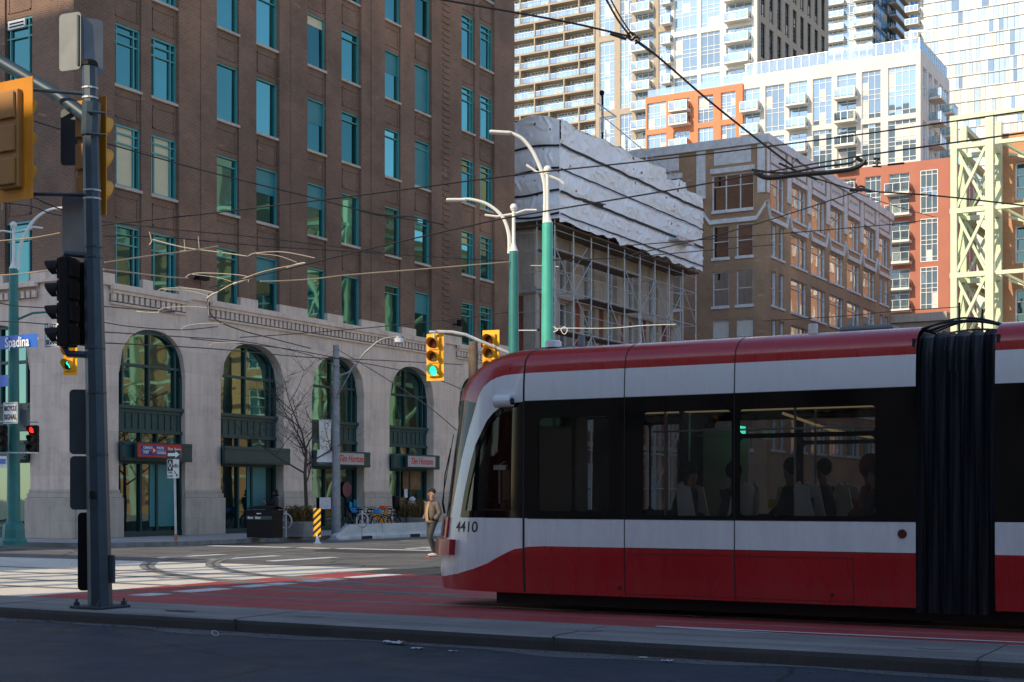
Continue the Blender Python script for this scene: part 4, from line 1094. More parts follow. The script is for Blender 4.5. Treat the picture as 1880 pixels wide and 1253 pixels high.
# arm reaches out over the road; find the run along y that passes the left frame edge at the photo's height
def arm_end(px, py, x): return hx(px, py, x)
e1 = hd(-60, 78, DP+1.0); e0 = hd(110, 178, DP+.25)
mb = MB(); mb.tube([a, e0], [.10, .095], 12); mb.tube([e0, hd(0, 113, DP+.7), e1], [.095, .092, .09], 12); mb.build('mast_arm', 'pole_slate', PT, smooth=True)
mb = MB(); mb.tube([hd(168, 190, DP), hd(166, 250, DP)], .135, 10)
for py in (205, 245): 
    mb.tube([hd(160, py, DP-.16), hd(195, py+3, DP-.14)], .018, 6)
mb.build('arm_clamp', 'pole_slate', PT)
mb = MB(); mb.tube([hd(155, 172, DP), hd(95, 168, DP), hd(45, 163, DP-.1)], .028, 8); mb.tube([hd(158, 358, DP), hd(50, 357, DP-.1)], .028, 8)
mb.tube([hd(160, 470, DP), hd(120, 466, DP), hd(116, 480, DP)], .04, 8); mb.tube([hd(160, 652, DP), hd(125, 650, DP), hd(118, 636, DP)], .05, 8)
mb.tube([hd(150, 30, DP), hd(152, 125, DP)], .02, 6); split_build(mb, 'bracket', 'pole_slate', PT, smooth=True)
S_ = 129.0
def head_at(label, px0, px1, py0, py1, D, yaw, fore, **k):
    c = hd((px0+px1)/2, (py0+py1)/2, D); h_ = (py1-py0)/F*D; return c, h_
c = hd(30, 260, DP-.1)
signal('amber backplate signal head at the left edge, seen from behind', c, R(180), n=3, cell=.465, pw=.80, margin=.16, W=.40, body='amber_plate', hous='signal_tan', group='signal heads on the slate pole')
c = hd(172, 292, DP+.32)
signal('amber backplate signal head mostly hidden behind the slate pole', c, R(180), n=3, cell=.465, pw=.62, margin=.16, W=.38, body='amber_plate', hous='signal_tan', group='signal heads on the slate pole')
c = hd(116, 556, DP+.0)
signal('black four lens signal head in profile, outer one on the slate pole', c, R(-78), n=4, cell=.32, plate=False, hous='black_plastic', W=.26, group='signal heads on the slate pole')
c = hd(150, 560, DP+.3)
signal('black signal head in profile tucked against the slate pole', c, R(-78), n=4, cell=.30, plate=False, hous='black_plastic', W=.24, group='signal heads on the slate pole')
def rrect(cx, cz, w_, h_, r, n=4):
    out = []
    for (x, z, s0) in ((cx+w_/2-r, cz+h_/2-r, 0), (cx-w_/2+r, cz+h_/2-r, 90), (cx-w_/2+r, cz-h_/2+r, 180), (cx+w_/2-r, cz-h_/2+r, 270)):
        for k in range(n+1): t_ = R(s0+90*k/n); out.append((x+r*math.cos(t_), z+r*math.sin(t_)))
    return out
def plate(name, label, c, w_, h_, yaw, m, mb2=None, r=.06, cat='sign', group=None, th=.006, parent=None):
    """rounded sheet standing upright; its face looks along local -x"""
    t_ = parent or T(name, label, cat, c, group, yaw)
    mb = MB(); ring = rrect(0, 0, w_, h_, r)
    mb.mi(0); mb.poly([(-th, y, z) for y, z in ring]); mb.mi(1 if mb2 else 0); mb.poly([(th, y, z) for y, z in ring])
    mb.mi(1 if mb2 else 0)
    for i in range(len(ring)):
        a, b_ = ring[i], ring[(i+1) % len(ring)]; mb.quad((-th, *a), (-th, *b_), (th, *b_), (th, *a))
    mb.build('sign_face', [m]+([mb2] if mb2 else []), t_, local=True); return t_
G_ = 'sign plates on the slate pole'
t_ = plate('sign', 'pale grey back of a rounded sign at the top of the slate pole, left half', hd(129, 77, DP+.05), .38, .82, R(8), 'sign_back', group=G_)
mb = MB(); mb.box(-.03, -.006, -.165, -.135, -.36, .36); t2 = mb.build('rail', 'sign_back_dark', t_, local=True)
plate('sign', 'pale grey back of a rounded sign at the top of the slate pole, right half', hd(169, 86, DP+.10), .31, .80, R(58), 'sign_back', group=G_)
plate('sign', 'dark back of a rounded sign between the two amber signal heads', hd(133, 252, DP+.28), .36, .82, R(20), 'sign_back_dark', group=G_)
plate('sign', 'grey back of a sign just above the black signal heads', hd(137, 414, DP+.12), .42, .88, R(10), 'sign_back', group=G_)
plate('sign', 'upper dark narrow sign back at mid height of the slate pole', hd(150, 775, DP+.1), .34, .93, R(38), 'sign_back_dark', group=G_)
plate('sign', 'lower dark narrow sign back at mid height of the slate pole', hd(151, 887, DP+.1), .34, .77, R(38), 'sign_back_dark', group=G_)
plate('sign', 'black sign back lowest on the slate pole, above the island', hd(156, 1013, DP+.08), .20, 1.12, R(38), 'black_plastic', group=G_)

# ---- decorative lamp posts
def lamp_post(label, px, D, ytop, wpx, base_z, arms, mgreen, mast_top, finial=True, big_base=False, small=None, yt_arm=None):
    b = hd(px, 900, D); z1 = hd(px, ytop, D).z; r = wpx/F*D/2
    t_ = T('lamp_post', label, 'lamp post', (b.x, b.y, base_z), 'green and white lamp posts')
    mb = MB(); mb.tube([(b.x, b.y, base_z+.02), (b.x, b.y, (z1+base_z)/2), (b.x, b.y, z1)], [r*1.35, r*1.1, r*.88], 12); mb.build('post', mgreen, t_, smooth=True)
    mb = MB(); k = 1.9 if big_base else 1.5
    mb.lathe([(r*k*1.35, 0), (r*k*1.35, .12), (r*k*1.15, .2), (r*k*1.12, .45), (r*k*1.0, .62), (r*1.4, .7)], (b.x, b.y, base_z), 12); mb.build('base', mgreen, t_)
    zt = hd(px, mast_top, D).z
    mb = MB(); mb.lathe([(r*.9, z1), (r*.55, z1+.12), (.05, z1+.25), (.045, zt-.1), (.07, zt-.09), (.07, zt-.06)], (b.x, b.y, 0), 10); mb.ellip((b.x, b.y, zt), (.10, .10, .10), 10, 7); mb.build('mast', 'lamp_white', t_, smooth=True)
    for pts in arms:
        p3 = [hd(x, y, D) for x, y in pts]
        sm = []
        for i in range(len(p3)-1):
            p0, p1, p2, p3_ = p3[max(i-1, 0)], p3[i], p3[i+1], p3[min(i+2, len(p3)-1)]
            for k_ in range(5):
                u = k_/5; sm.append(.5*((2*p1)+(-p0+p2)*u+(2*p0-5*p1+4*p2-p3_)*u*u+(-p0+3*p1-3*p2+p3_)*u**3))
        sm.append(p3[-1])
        mb = MB(); mb.tube(sm, [.055-.02*i/len(sm) for i in range(len(sm))], 7); mb.build('arm', 'lamp_white', t_, smooth=True)
        e = sm[-1]; d = (sm[-1]-sm[-3]).normalized(); d.z *= .3; s = d.cross(Vector((0, 0, 1))).normalized()
        mb = MB(); mb.obox(e+d*.18+Vector((0, 0, -.02)), d*.26, s*.10, (0, 0, .035)); mb.build('luminaire', 'lamp_white', t_, bevel=.03)
    if small:
        for pts in small:
            mb = MB(); mb.tube([hd(x, y, D) for x, y in pts], .03, 6); mb.build('scroll_arm', 'lamp_white', t_, smooth=True)
    return t_
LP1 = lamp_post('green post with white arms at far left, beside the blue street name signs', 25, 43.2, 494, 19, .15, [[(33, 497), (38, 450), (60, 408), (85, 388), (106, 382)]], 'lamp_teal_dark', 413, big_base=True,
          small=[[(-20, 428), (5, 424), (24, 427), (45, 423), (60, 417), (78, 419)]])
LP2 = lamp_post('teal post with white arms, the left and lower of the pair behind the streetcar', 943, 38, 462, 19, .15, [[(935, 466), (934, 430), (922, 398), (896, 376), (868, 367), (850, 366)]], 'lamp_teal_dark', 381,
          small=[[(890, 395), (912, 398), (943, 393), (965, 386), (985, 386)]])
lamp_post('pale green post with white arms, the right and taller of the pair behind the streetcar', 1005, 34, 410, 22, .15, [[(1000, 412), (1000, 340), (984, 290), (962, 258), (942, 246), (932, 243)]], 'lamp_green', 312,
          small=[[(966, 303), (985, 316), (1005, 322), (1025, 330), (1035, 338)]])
# signal arms
t_ = LP2
mb = MB(); mb.tube([hd(x, y, 38) for x, y in ((943, 652), (905, 636), (880, 626), (855, 615), (830, 610), (800, 609))], .045, 8); mb.build('signal_arm', 'galvanised', t_, smooth=True)
mb = MB(); mb.tube([hd(798, 609, 38), hd(797, 620, 38)], .03, 6); mb.tube([hd(788, 610, 38), hd(806, 610, 38)], .04, 6); mb.build('hanger', 'galvanised', t_)
signal('yellow signal head showing a round green light beside the streetcar front', hd(797.5, 656, 38.1), R(8), (2, 'lens_green_lit'), cell=.355, pw=.50, margin=.09, W=.33)
signal('yellow signal head partly hidden behind the streetcar roof', hd(900, 650, 38.1), R(8), None, cell=.355, pw=.48, margin=.10, W=.33)
t_ = LP1
mb = MB(); mb.tube([hd(25, 590, 43.2), hd(60, 575, 43.2), hd(127, 571, 43.2), hd(127, 606, 43.2)], .035, 7); mb.build('signal_arm', 'lamp_teal_dark', t_, smooth=True)
signal('yellow signal head with a lit green left turn arrow at its foot', hd(127, 646, 43.2), R(8), (2, 'lens_green_lit'), cell=.40, pw=.50, margin=.10, W=.34, arrow=True)
# far left post furniture
DL = 43.0
FLP = hd(25, 777, DL)
t_ = LP1
mb = MB()
for y in (775, 832): mb.tube([hd(-8, y, DL-.3), hd(70, y, DL-.3)], .03, 6); pass
mb.build('signal_bracket', 'galvanised', t_)
signal('small black bicycle signal showing red, right of the far left post', hd(60, 806, DL-.3), R(20), (0, 'lens_red_lit'), n=3, cell=.27, plate=False, hous='black_plastic', W=.26, group='bicycle signals')
signal('small black bicycle signal cut by the left edge of the photo', hd(2, 806, DL-.3), R(20), None, n=3, cell=.27, plate=False, hous='black_plastic', W=.26, group='bicycle signals')
YW = 0
def sgn(name, label, px0, px1, py0, py1, D, m, lines_, col, txt_scale=1., yaw=0, r=.03, group=None, border=None, cat='sign'):
    fore = abs(math.cos(yaw+math.atan2(FW[1], FW[0])))if False else (RT[1]*-1*math.cos(yaw)+RT[0]*math.sin(yaw)*-1)
    c = hd((px0+px1)/2, (py0+py1)/2, D); w_ = (px1-px0)/F*D/.87; h_ = (py1-py0)/F*D
    t_ = plate(name, label, c, w_, h_, yaw, m, 'sign_back', r=r, cat=cat, group=group)
    if border:
        ring = rrect(0, 0, w_-.04, h_-.04, r*.8); ri = rrect(0, 0, w_-.075, h_-.075, r*.7); mb = MB()
        for i in range(len(ring)):
            j = (i+1) % len(ring); mb.quad((-.009, *ring[i]), (-.009, *ring[j]), (-.009, *ri[j]), (-.009, *ri[i]))
        mb.build('border', border, t_, local=True)
    for (s, dz, size, sx) in lines_: text(s, t_, gloc(t_)+Vector((-.012, 0, dz*h_)), size, col, sx=sx, yaw=R(-90), bold=.004)
    return t_
t_ = sgn('street_sign', 'blue street name sign with white lettering, upper on the far left post', -22, 78, 616, 640, 42.4, 'blue_sign', [], 'letter_white', r=.02, group='street name signs')
text('Spadina', t_, hd(31, 629, 42.3), .42, 'letter_white', yaw=R(-90), sx=.80, bold=.008); text('Ave', t_, hd(64, 622, 42.3), .2, 'letter_white', yaw=R(-90), bold=.004, sx=.9)
t_ = sgn('street_sign', 'blue street name sign ending in a white W, lower on the far left post', -40, 21, 690, 711, 42.4, 'blue_sign', [], 'letter_white', r=.02, group='street name signs')
text('W', t_, hd(8, 700, 42.3), .34, 'letter_white', yaw=R(-90), bold=.006)
sgn('sign', 'white left turn signal sign half hidden by the black signal head', 79, 112, 592, 638, 43.2, 'sign_white', [('LEFT', .3, .22, .8), ('TURN', .0, .22, .8), ('SIGNAL', -.3, .2, .72)], 'letter_black', border='letter_black')
sgn('sign', 'white bicycle signal sign with black lettering on the far left post', 3, 36, 739, 778, 42.4, 'sign_white', [('BICYCLE', .2, .2, .68), ('SIGNAL', -.2, .22, .70)], 'letter_black', border='letter_black')
plate('sign', 'grey back of a small sign beside the bicycle signal sign', hd(43, 762, 42.6), .22, .62, R(30), 'sign_back')
sgn('sign', 'small red sign at the left edge below the bicycle signals', -8, 15, 812, 832, 42.9, 'sign_red', [('E', 0, .18, .8)], 'letter_white')
t_ = sgn('sign', 'small white and blue transit stop sign at the left edge', -12, 15, 838, 859, 42.4, 'sign_white', [], 'letter_white')
mb = MB(); mb.box(-.016, -.008, -.22, .22, -.06, .09); mb.build('blue_band', 'blue_sign', t_, local=True); text('Ave', t_, hd(9, 847, 42.3), .12, 'letter_white', yaw=R(-90))
# one way / cycle lane sign post
b = hz(323, 993, .15); Dn = (b.x-CX)*FW[0]+(b.y-CY)*FW[1]
t_ = T('sign_post', 'slim galvanised post holding the one way arrow and cycle lane signs', 'sign post', b)
mb = MB(); mb.bar(b, hd(320, 829, Dn), .055, .05); mb.build('post', 'galvanised', t_)
mb = MB(); mb.bar(b+Vector((0, 0, 0)), b+Vector((0, 0, .22)), .08, .08); mb.build('post_foot', 'brick_red_panel', t_)
c = hd(319, 835, Dn-.12); o = plate('sign', 'black one way sign with a white arrow pointing right', c, .62, .28, 0, 'letter_black', 'sign_back', r=.02)
mb = MB(); mb.poly([(-.01, .25, .05), (-.01, .25, -.05), (-.01, -.08, -.05), (-.01, -.08, -.11), (-.01, -.26, 0), (-.01, -.08, .11), (-.01, -.08, .05)]); mb.build('arrow', 'letter_white', o, local=True)
c = hd(318, 861, Dn-.12); o = plate('sign', 'white cycle lane sign with diamond, bicycle and arrow', c, .52, .62, 0, 'sign_white', 'sign_back', r=.02)
mb = MB(); mb.box(-.011, -.007, .01, .24, -.07, .30); mb.build('black_field', 'letter_black', o, local=True)
mb = MB()
for s, e in (((.125, .25), (.06, .115)), ((.06, .115), (.125, -.02)), ((.125, -.02), (.19, .115)), ((.19, .115), (.125, .25))): mb.bar((-.014, s[0], s[1]), (-.014, e[0], e[1]), .006, .022)
mb.build('diamond', 'letter_white', o, local=True)
mb = MB()
for cy in (-.06, -.18):
    for i in range(12): a, a2 = R(30*i), R(30*i+30); mb.bar((-.012, cy+.045*math.cos(a), .08+.045*math.sin(a)), (-.012, cy+.045*math.cos(a2), .08+.045*math.sin(a2)), .012)
mb.bar((-.012, -.06, .08), (-.012, -.11, .15), .012); mb.bar((-.012, -.11, .15), (-.012, -.18, .08), .012); mb.bar((-.012, -.08, .15), (-.012, -.16, .16), .012)
mb.bar((-.012, -.06, -.08), (-.012, -.18, -.22), .02); mb.poly([(-.013, -.20, -.26), (-.013, -.20, -.17), (-.013, -.12, -.24)])
mb.build('bicycle_and_arrow', 'letter_black', o, local=True)
text('THIS', o, c+Vector((-.012, .13, -.13)), .10, 'letter_black', yaw=R(-90)); text('LANE', o, c+Vector((-.012, .13, -.24)), .10, 'letter_black', yaw=R(-90))
# grey lamp pole with banner
b = hz(617, 984, .15); Dn = (b.x-CX)*FW[0]+(b.y-CY)*FW[1]
t_ = T('utility_pole', 'tall grey concrete utility pole in front of the third arch', 'utility pole', b)
mb = MB(); zt = hd(615, 634, Dn).z; mb.tube([(b.x, b.y, .15), (b.x, b.y, 3), (b.x, b.y, zt)], [.17, .15, .11], 10); mb.build('pole', 'pole_grey', t_, smooth=True)
mb = MB()
for y in (672, 690, 770, 850): z = hd(615, y, Dn).z; mb.lathe([(.155, -.03), (.155, .03)], (b.x, b.y, z), 10)
mb.build('strap', 'pole_grey', t_)
mb = MB(); mb.tube([hd(x, y, Dn) for x, y in ((618, 692), (640, 684), (655, 668), (670, 648), (690, 630), (705, 622), (725, 619))], .035, 6); mb.tube([hd(x, y, Dn) for x, y in ((618, 730), (650, 672), (672, 644))], .02, 5); mb.build('lamp_arm', 'pole_grey', t_, smooth=True)
mb = MB(); c = hd(733, 621, Dn); mb.lathe([(.06, .12), (.17, .05), (.19, -.02)], c, 12); mb.build('lamp_head', 'pole_grey', t_, smooth=True)
mb = MB(); mb.lathe([(.19, -.02), (.16, -.16), (.05, -.24)], c, 12); mb.build('lamp_globe', 'poster_white', t_, smooth=True)
mb = MB(); mb.tube([hd(615, 771, Dn), hd(586, 770, Dn)], .018, 5); mb.tube([hd(615, 849, Dn), hd(586, 851, Dn)], .018, 5); split_build(mb, 'banner_rod', 'pole_grey', t_)
m, t0, b0, N, L = nt('banner_print'); co = objcoord(t0); v = N.new('ShaderNodeTexVoronoi'); v.inputs['Scale'].default_value = 9; L.new(co, v.inputs[0])
cc = ramp(t0, v.outputs['Distance'], [(.16, (.25, .06, .04)), (.24, (.45, .38, .16)), (.33, (.66, .64, .60))]); L.new(cc, b0.inputs['Base Color'])
c = hd(598, 800, Dn); o = T('banner', 'pale street banner with a leafy print hanging from the grey pole', 'banner', c)
d = Vector((RT[0], RT[1], 0))
mb = MB(); mb.grid(8, 16, lambda u, v: c+d*((u-.5)*.46*(1-.15*v)-.02)+Vector((-.87, -.49, 0))*(.04*math.sin(u*5+v*4))+Vector((0, 0, .58-v*1.10))); mb.build('cloth', 'banner_print', o, smooth=True)
mb = MB(); mb.grid(6, 6, lambda u, v: c+d*((u-.5)*.54*(1+.1*v)-.04)+Vector((-.87, -.49, 0))*(.05*math.sin(u*6))+Vector((0, 0, -.52-v*.46))); mb.build('hem', 'sign_white', o, smooth=True)
# brown wooden pole behind the signals
b = hd(869, 900, 60); t_ = T('utility_pole', 'weathered brown wooden pole between the two yellow signals', 'utility pole', (b.x, b.y, .15))
mb = MB(); mb.tube([(b.x, b.y, .15), (b.x, b.y, hd(869, 628, 60).z)], [.24, .19], 10); mat('old_wood', (.13, .09, .065), .9, var=.3, vs=5); mb.build('pole', 'old_wood', t_, smooth=True)

# ================================================================ kerbside things
# litter bin
b = hz(486, 989, .15); t_ = T('litter_bin', 'black street litter and recycling bin with grey label strip before the second arch', 'litter bin', b, rz=0)
Wb, Hb, Db = 1.12, 1.12, .6
mb = MB(); mb.box(-Db/2, Db/2, -Wb/2, Wb/2, .03, .78); mb.build('body', 'black_plastic', t_, local=True, bevel=.02)
mb = MB(); mb.grid(10, 8, lambda u, v: (-Db/2-.02+(Db+.04)*v, -Wb/2-.02+(Wb+.04)*u, .80+.34*(1-.35*(2*v-1)**2)*(1-.10*(2*u-1)**2)))
mb.box(-Db/2-.01, Db/2+.01, -Wb/2-.01, Wb/2+.01, .78, .98); mb.build('hood', 'black_plastic', t_, local=True, smooth=False)
mb = MB(); mb.box(-Db/2-.016, -Db/2-.011, -Wb/2, Wb/2, .66, .78); mb.build('label_strip', 'sign_back_dark', t_, local=True)
text('litter   litter', t_, b+Vector((-Db/2-.02, .2, .72)), .12, 'letter_white', yaw=R(-90), bold=.003)
mb = MB(); mb.box(-Db/2-.02, -Db/2-.012, -.1, .1, .85, .88); mb.build('slot_label', 'letter_white', t_, local=True)
# bike ring stand
def ringstand(px, py, label):
    b = hz(px, py, .15); t_ = T('bicycle_stand', label, 'bicycle stand', b, 'ring and post bicycle stands')
    mb = MB(); mb.tube([(0, 0, 0), (0, 0, .95)], .03, 8); mb.build('post', 'galvanised', t_, local=True)
    mb = MB(); mb.tube([(0, .0+.26*math.cos(R(i*20)), .58+.26*math.sin(R(i*20))) for i in range(19)], .025, 6, caps=False); mb.build('ring', 'galvanised', t_, local=True, smooth=True)
ringstand(525, 987, 'galvanised ring bicycle stand between the litter bin and the planter'); ringstand(665, 985, 'galvanised ring bicycle stand in front of the parked bicycles')
# planters with shrubs
mat('dry_grass', (.20, .12, .035), .8, var=.5, vs=6); mat('shrub_olive', (.10, .085, .03), .8, var=.4, vs=5); mat('twig', (.06, .045, .035), .9, var=.3); mat('pink_flower', (.5, .18, .15), .7)
def planter(px, py, label, wy=1.1, wx=.9, seed=0, hh=.65, pinks=False):
    b = hz(px, py, .15); t_ = T('planter', label, 'planter', b, 'concrete planters with dry plants')
    mb = MB(); mb.box(-wx/2, wx/2, -wy/2, wy/2, 0, .55); mb.build('box', 'concrete_strip', t_, local=True, bevel=.03)
    mb = MB(); mb.box(-wx/2+.08, wx/2-.08, -wy/2+.08, wy/2-.08, .55, .565); mb.build('soil', 'patch_dark', t_, local=True)
    p = T('shrub', 'dry grasses and olive leaves growing in the planter '+('under the bare tree' if not pinks else 'by the round window sticker'), 'shrub', b+Vector((0, 0, .56)), 'shrubs in the planters')
    rr = random.Random(seed); mb = MB()
    for i in range(520):
        x, y = rr.uniform(-wx*.38, wx*.38), rr.uniform(-wy*.42, wy*.42); h_ = hh*rr.uniform(.35, 1.1); a = rr.uniform(0, 6.28); L_ = rr.uniform(.1, .42)
        mb.mi(rr.choice((0, 0, 1))); w_ = .012; p0 = Vector((x, y, 0)); p1 = p0+Vector((math.cos(a)*L_*.4, math.sin(a)*L_*.4, h_*.7)); p2 = p0+Vector((math.cos(a)*L_*1.2, math.sin(a)*L_*1.2, h_*rr.uniform(.6, 1.)))
        s = Vector((-math.sin(a), math.cos(a), 0))*w_; mb.quad(p0-s, p0+s, p1+s, p1-s); mb.quad(p1-s, p1+s, p2+s*.2, p2-s*.2)
    for i in range(700):
        r_ = rr.random()**.5; a = rr.uniform(0, 6.28); x, y, z = r_*wx*.5*math.cos(a), r_*wy*.55*math.sin(a), rr.uniform(.05, hh*.9)
        mb.mi(rr.choice((0, 1, 1))); v = Vector((rr.uniform(-1, 1), rr.uniform(-1, 1), rr.uniform(-1, 1))).normalized()*.045; q = v.cross(Vector((0, 0, 1))).normalized()*.03; c = Vector((x, y, z)); mb.quad(c-v, c+q, c+v, c-q)
    mb.build('foliage', ['dry_grass', 'shrub_olive'], p, local=True)
    if pinks:
        mb = MB()
        for i in range(16): mb.ellip((rr.uniform(-.3, .3), rr.uniform(-.5, .5), rr.uniform(.2, .5)), (.04, .04, .04), 6, 4)
        mb.build('flowers', 'pink_flower', p, local=True)
planter(550, 986, 'concrete planter at the foot of the bare tree', 1.1, .9, 3, .62)
planter(764, 974, 'concrete planter near the walking man, beyond the bicycles', 1.6, .9, 5, .85, True)
# bare street tree
bt = hz(563, 984, .15)
t_ = T('tree', 'small bare street tree with thin spreading branches in front of the second pier', 'tree', bt)
rt_ = random.Random(11); trunk = MB(); crown = MB()
def limb(mb, p, d, L_, r, depth):
    pts = [p]; n = 5; q = p.copy(); dd = d.copy()
    for i in range(n):
        dd = (dd+Vector((rt_.uniform(-.16, .16), rt_.uniform(-.16, .16), rt_.uniform(-.06, .12)))).normalized(); q = q+dd*L_/n; pts.append(q.copy())
    mb.tube(pts, [r*(1-.55*i/n) for i in range(n+1)], 6 if r > .02 else 4)
    if depth == 0: return
    k = 4 if depth > 1 else 5
    for i in range(k):
        j = rt_.randint(2, n); base = pts[j]; a = rt_.uniform(0, 6.28)
        up = .42 if depth > 2 else rt_.uniform(-.05, .45)
        nd = (dd*.45+Vector((math.cos(a), math.sin(a), up))*.8).normalized()
        limb(crown, base, nd, L_*rt_.uniform(.52, .78), r*.5, depth-1)
pts = [bt+Vector((0, 0, .0)), bt+Vector((.02, .03, 1.2)), bt+Vector((-.02, .06, 2.3)), bt+Vector((.03, .03, 3.2))]
trunk.tube(pts, [.085, .07, .06, .05], 8); trunk.build('trunk', 'twig', t_, smooth=True)
for j, (z, L_) in enumerate(((1.9, 1.3), (2.3, 1.5), (2.6, 1.5), (2.9, 1.6), (3.2, 1.7), (3.2, 1.5), (3.1, 1.5))):
    a = j*2.3+.4; limb(crown, bt+Vector((0, .05, z)), Vector((math.cos(a)*.9, math.sin(a)*.9, .45 if j < 4 else 1.2)).normalized(), L_*1.22, .036, 3)
crown.build('crown', 'twig', t_)
# hazard board
m, t0, b0, N, L = nt('hazard_stripes'); tc = N.new('ShaderNodeTexCoord'); sp = N.new('ShaderNodeSeparateXYZ'); L.new(tc.outputs['Object'], sp.inputs[0])
ad = N.new('ShaderNodeMath'); ad.operation = 'MULTIPLY_ADD'; L.new(sp.outputs[1], ad.inputs[0]); ad.inputs[1].default_value = .8; L.new(sp.outputs[2], ad.inputs[2])
mo = N.new('ShaderNodeMath'); mo.operation = 'PINGPONG'; L.new(ad.outputs[0], mo.inputs[0]); mo.inputs[1].default_value = .115
gt = N.new('ShaderNodeMath'); gt.operation = 'GREATER_THAN'; L.new(mo.outputs[0], gt.inputs[0]); gt.inputs[1].default_value = .058
L.new(mixc(t0, gt.outputs[0], (.012, .012, .012), (.80, .38, .01)), b0.inputs['Base Color']); b0.inputs['Roughness'].default_value = .4
b = hz(582, 998, .0); t_ = T('hazard_marker', 'yellow and black striped hazard board on a white foot at the kerb', 'hazard marker', b)
mb = MB(); mb.box(-.01, .01, -.16, .16, .22, 1.20); mb.build('striped_board', 'hazard_stripes', t_, local=True)
mb = MB(); mb.lathe([(.16, .0), (.08, .05), (.05, .22), (.05, .3)], (.03, 0, 0), 10); mb.build('foot', 'sign_white', t_, local=True)
# concrete barriers
def barrier(x0, x1, y, label, nose=False):
    t_ = T('concrete_barrier', label, 'concrete barrier', ((x0+x1)/2, y, 0), 'concrete barriers along the cycle lane')
    mb = MB(); H = .56; pr = [(-.30, 0), (-.30, .10), (-.17, .22), (-.11, H), (.11, H), (.17, .22), (.30, .10), (.30, 0)]
    xs_ = [x0, x0+.9, x1] if nose else [x0, x1]; hs = [.28, 1, 1] if nose else [1, 1]
    for i in range(len(xs_)-1):
        for j in range(len(pr)-1):
            (ya, za), (yb, zb) = pr[j], pr[j+1]
            mb.quad((xs_[i], y+ya, za*hs[i]), (xs_[i+1], y+ya, za*hs[i+1]), (xs_[i+1], y+yb, zb*hs[i+1]), (xs_[i], y+yb, zb*hs[i]))
    for x, h_ in ((x0, hs[0]), (x1, 1)): mb.poly([(x, y+a, z*h_) for a, z in pr])
    mb.build('block', 'white_barrier', t_); 
    mb = MB(); xm = x0+(x1-x0)*.62; mb.box(xm-.45, xm+.25, y-.306, y-.2, 0, .12); mb.build('drain_slot', 'black_matte', t_)
mat('white_barrier', (.48, .49, .48), .8, var=.2, vs=2, bp=.2)
bx0 = hz(612, 992, 0)
barrier(bx0.x, bx0.x+2.9, bx0.y, 'concrete barrier block with a sloping nose, nearest of the row', True); barrier(bx0.x+2.93, bx0.x+6.4, bx0.y, 'middle concrete barrier block, in front of the bicycles'); barrier(bx0.x+6.43, bx0.x+10, bx0.y, 'farther concrete barrier block beside the walking man')
# bicycles
def bike():
    t_ = T('bicycle', '', 'bicycle', (0, 0, 0), 'bicycles parked at the kerb')
    for xw in (-.52, .52):
        mb = MB(); mb.tube([(xw+.33*math.cos(R(i*20)), 0, .34+.33*math.sin(R(i*20))) for i in range(19)], .022, 5, caps=False); o = mb.build('wheel', 'black_plastic', t_, local=True, smooth=True)
        mb = MB()
        for i in range(10): a = R(i*36); mb.tube([(xw, 0, .34), (xw+.31*math.cos(a), 0, .34+.31*math.sin(a))], .003, 3)
        mb.lathe([(.03, -.04), (.03, .04)], (xw, 0, .34), 8, 'y'); mb.build('spokes', 'aluminium', o, local=True)
    return t_
FC = [('frame_blue', (.02, .08, .25)), ('frame_orange', (.75, .28, .01)), ('frame_black', (.02, .02, .02)), ('frame_teal', (.02, .15, .18))]
for n_, c_ in FC: mat(n_, c_, .35)
mat('basket_blue', (.02, .22, .55), .6, var=.6, vs=30); mat('bag_orange', (.55, .10, .02), .6)
BI = [(650, 978, 'frame_black', 80, 'dark bicycle leaning nearest the grey utility pole'), (672, 977, 'frame_blue', 95, 'bicycle with a bright blue rear basket'), (688, 976, 'frame_black', 88, 'dark bicycle carrying an orange bag'),
      (702, 975, 'frame_orange', 100, 'bicycle with a bright orange frame'), (718, 974, 'frame_teal', 84, 'dark teal bicycle with a tall black seat'), (733, 973, 'frame_black', 92, 'dark bicycle farthest along, beside the leafy planter')]
proto = bike()
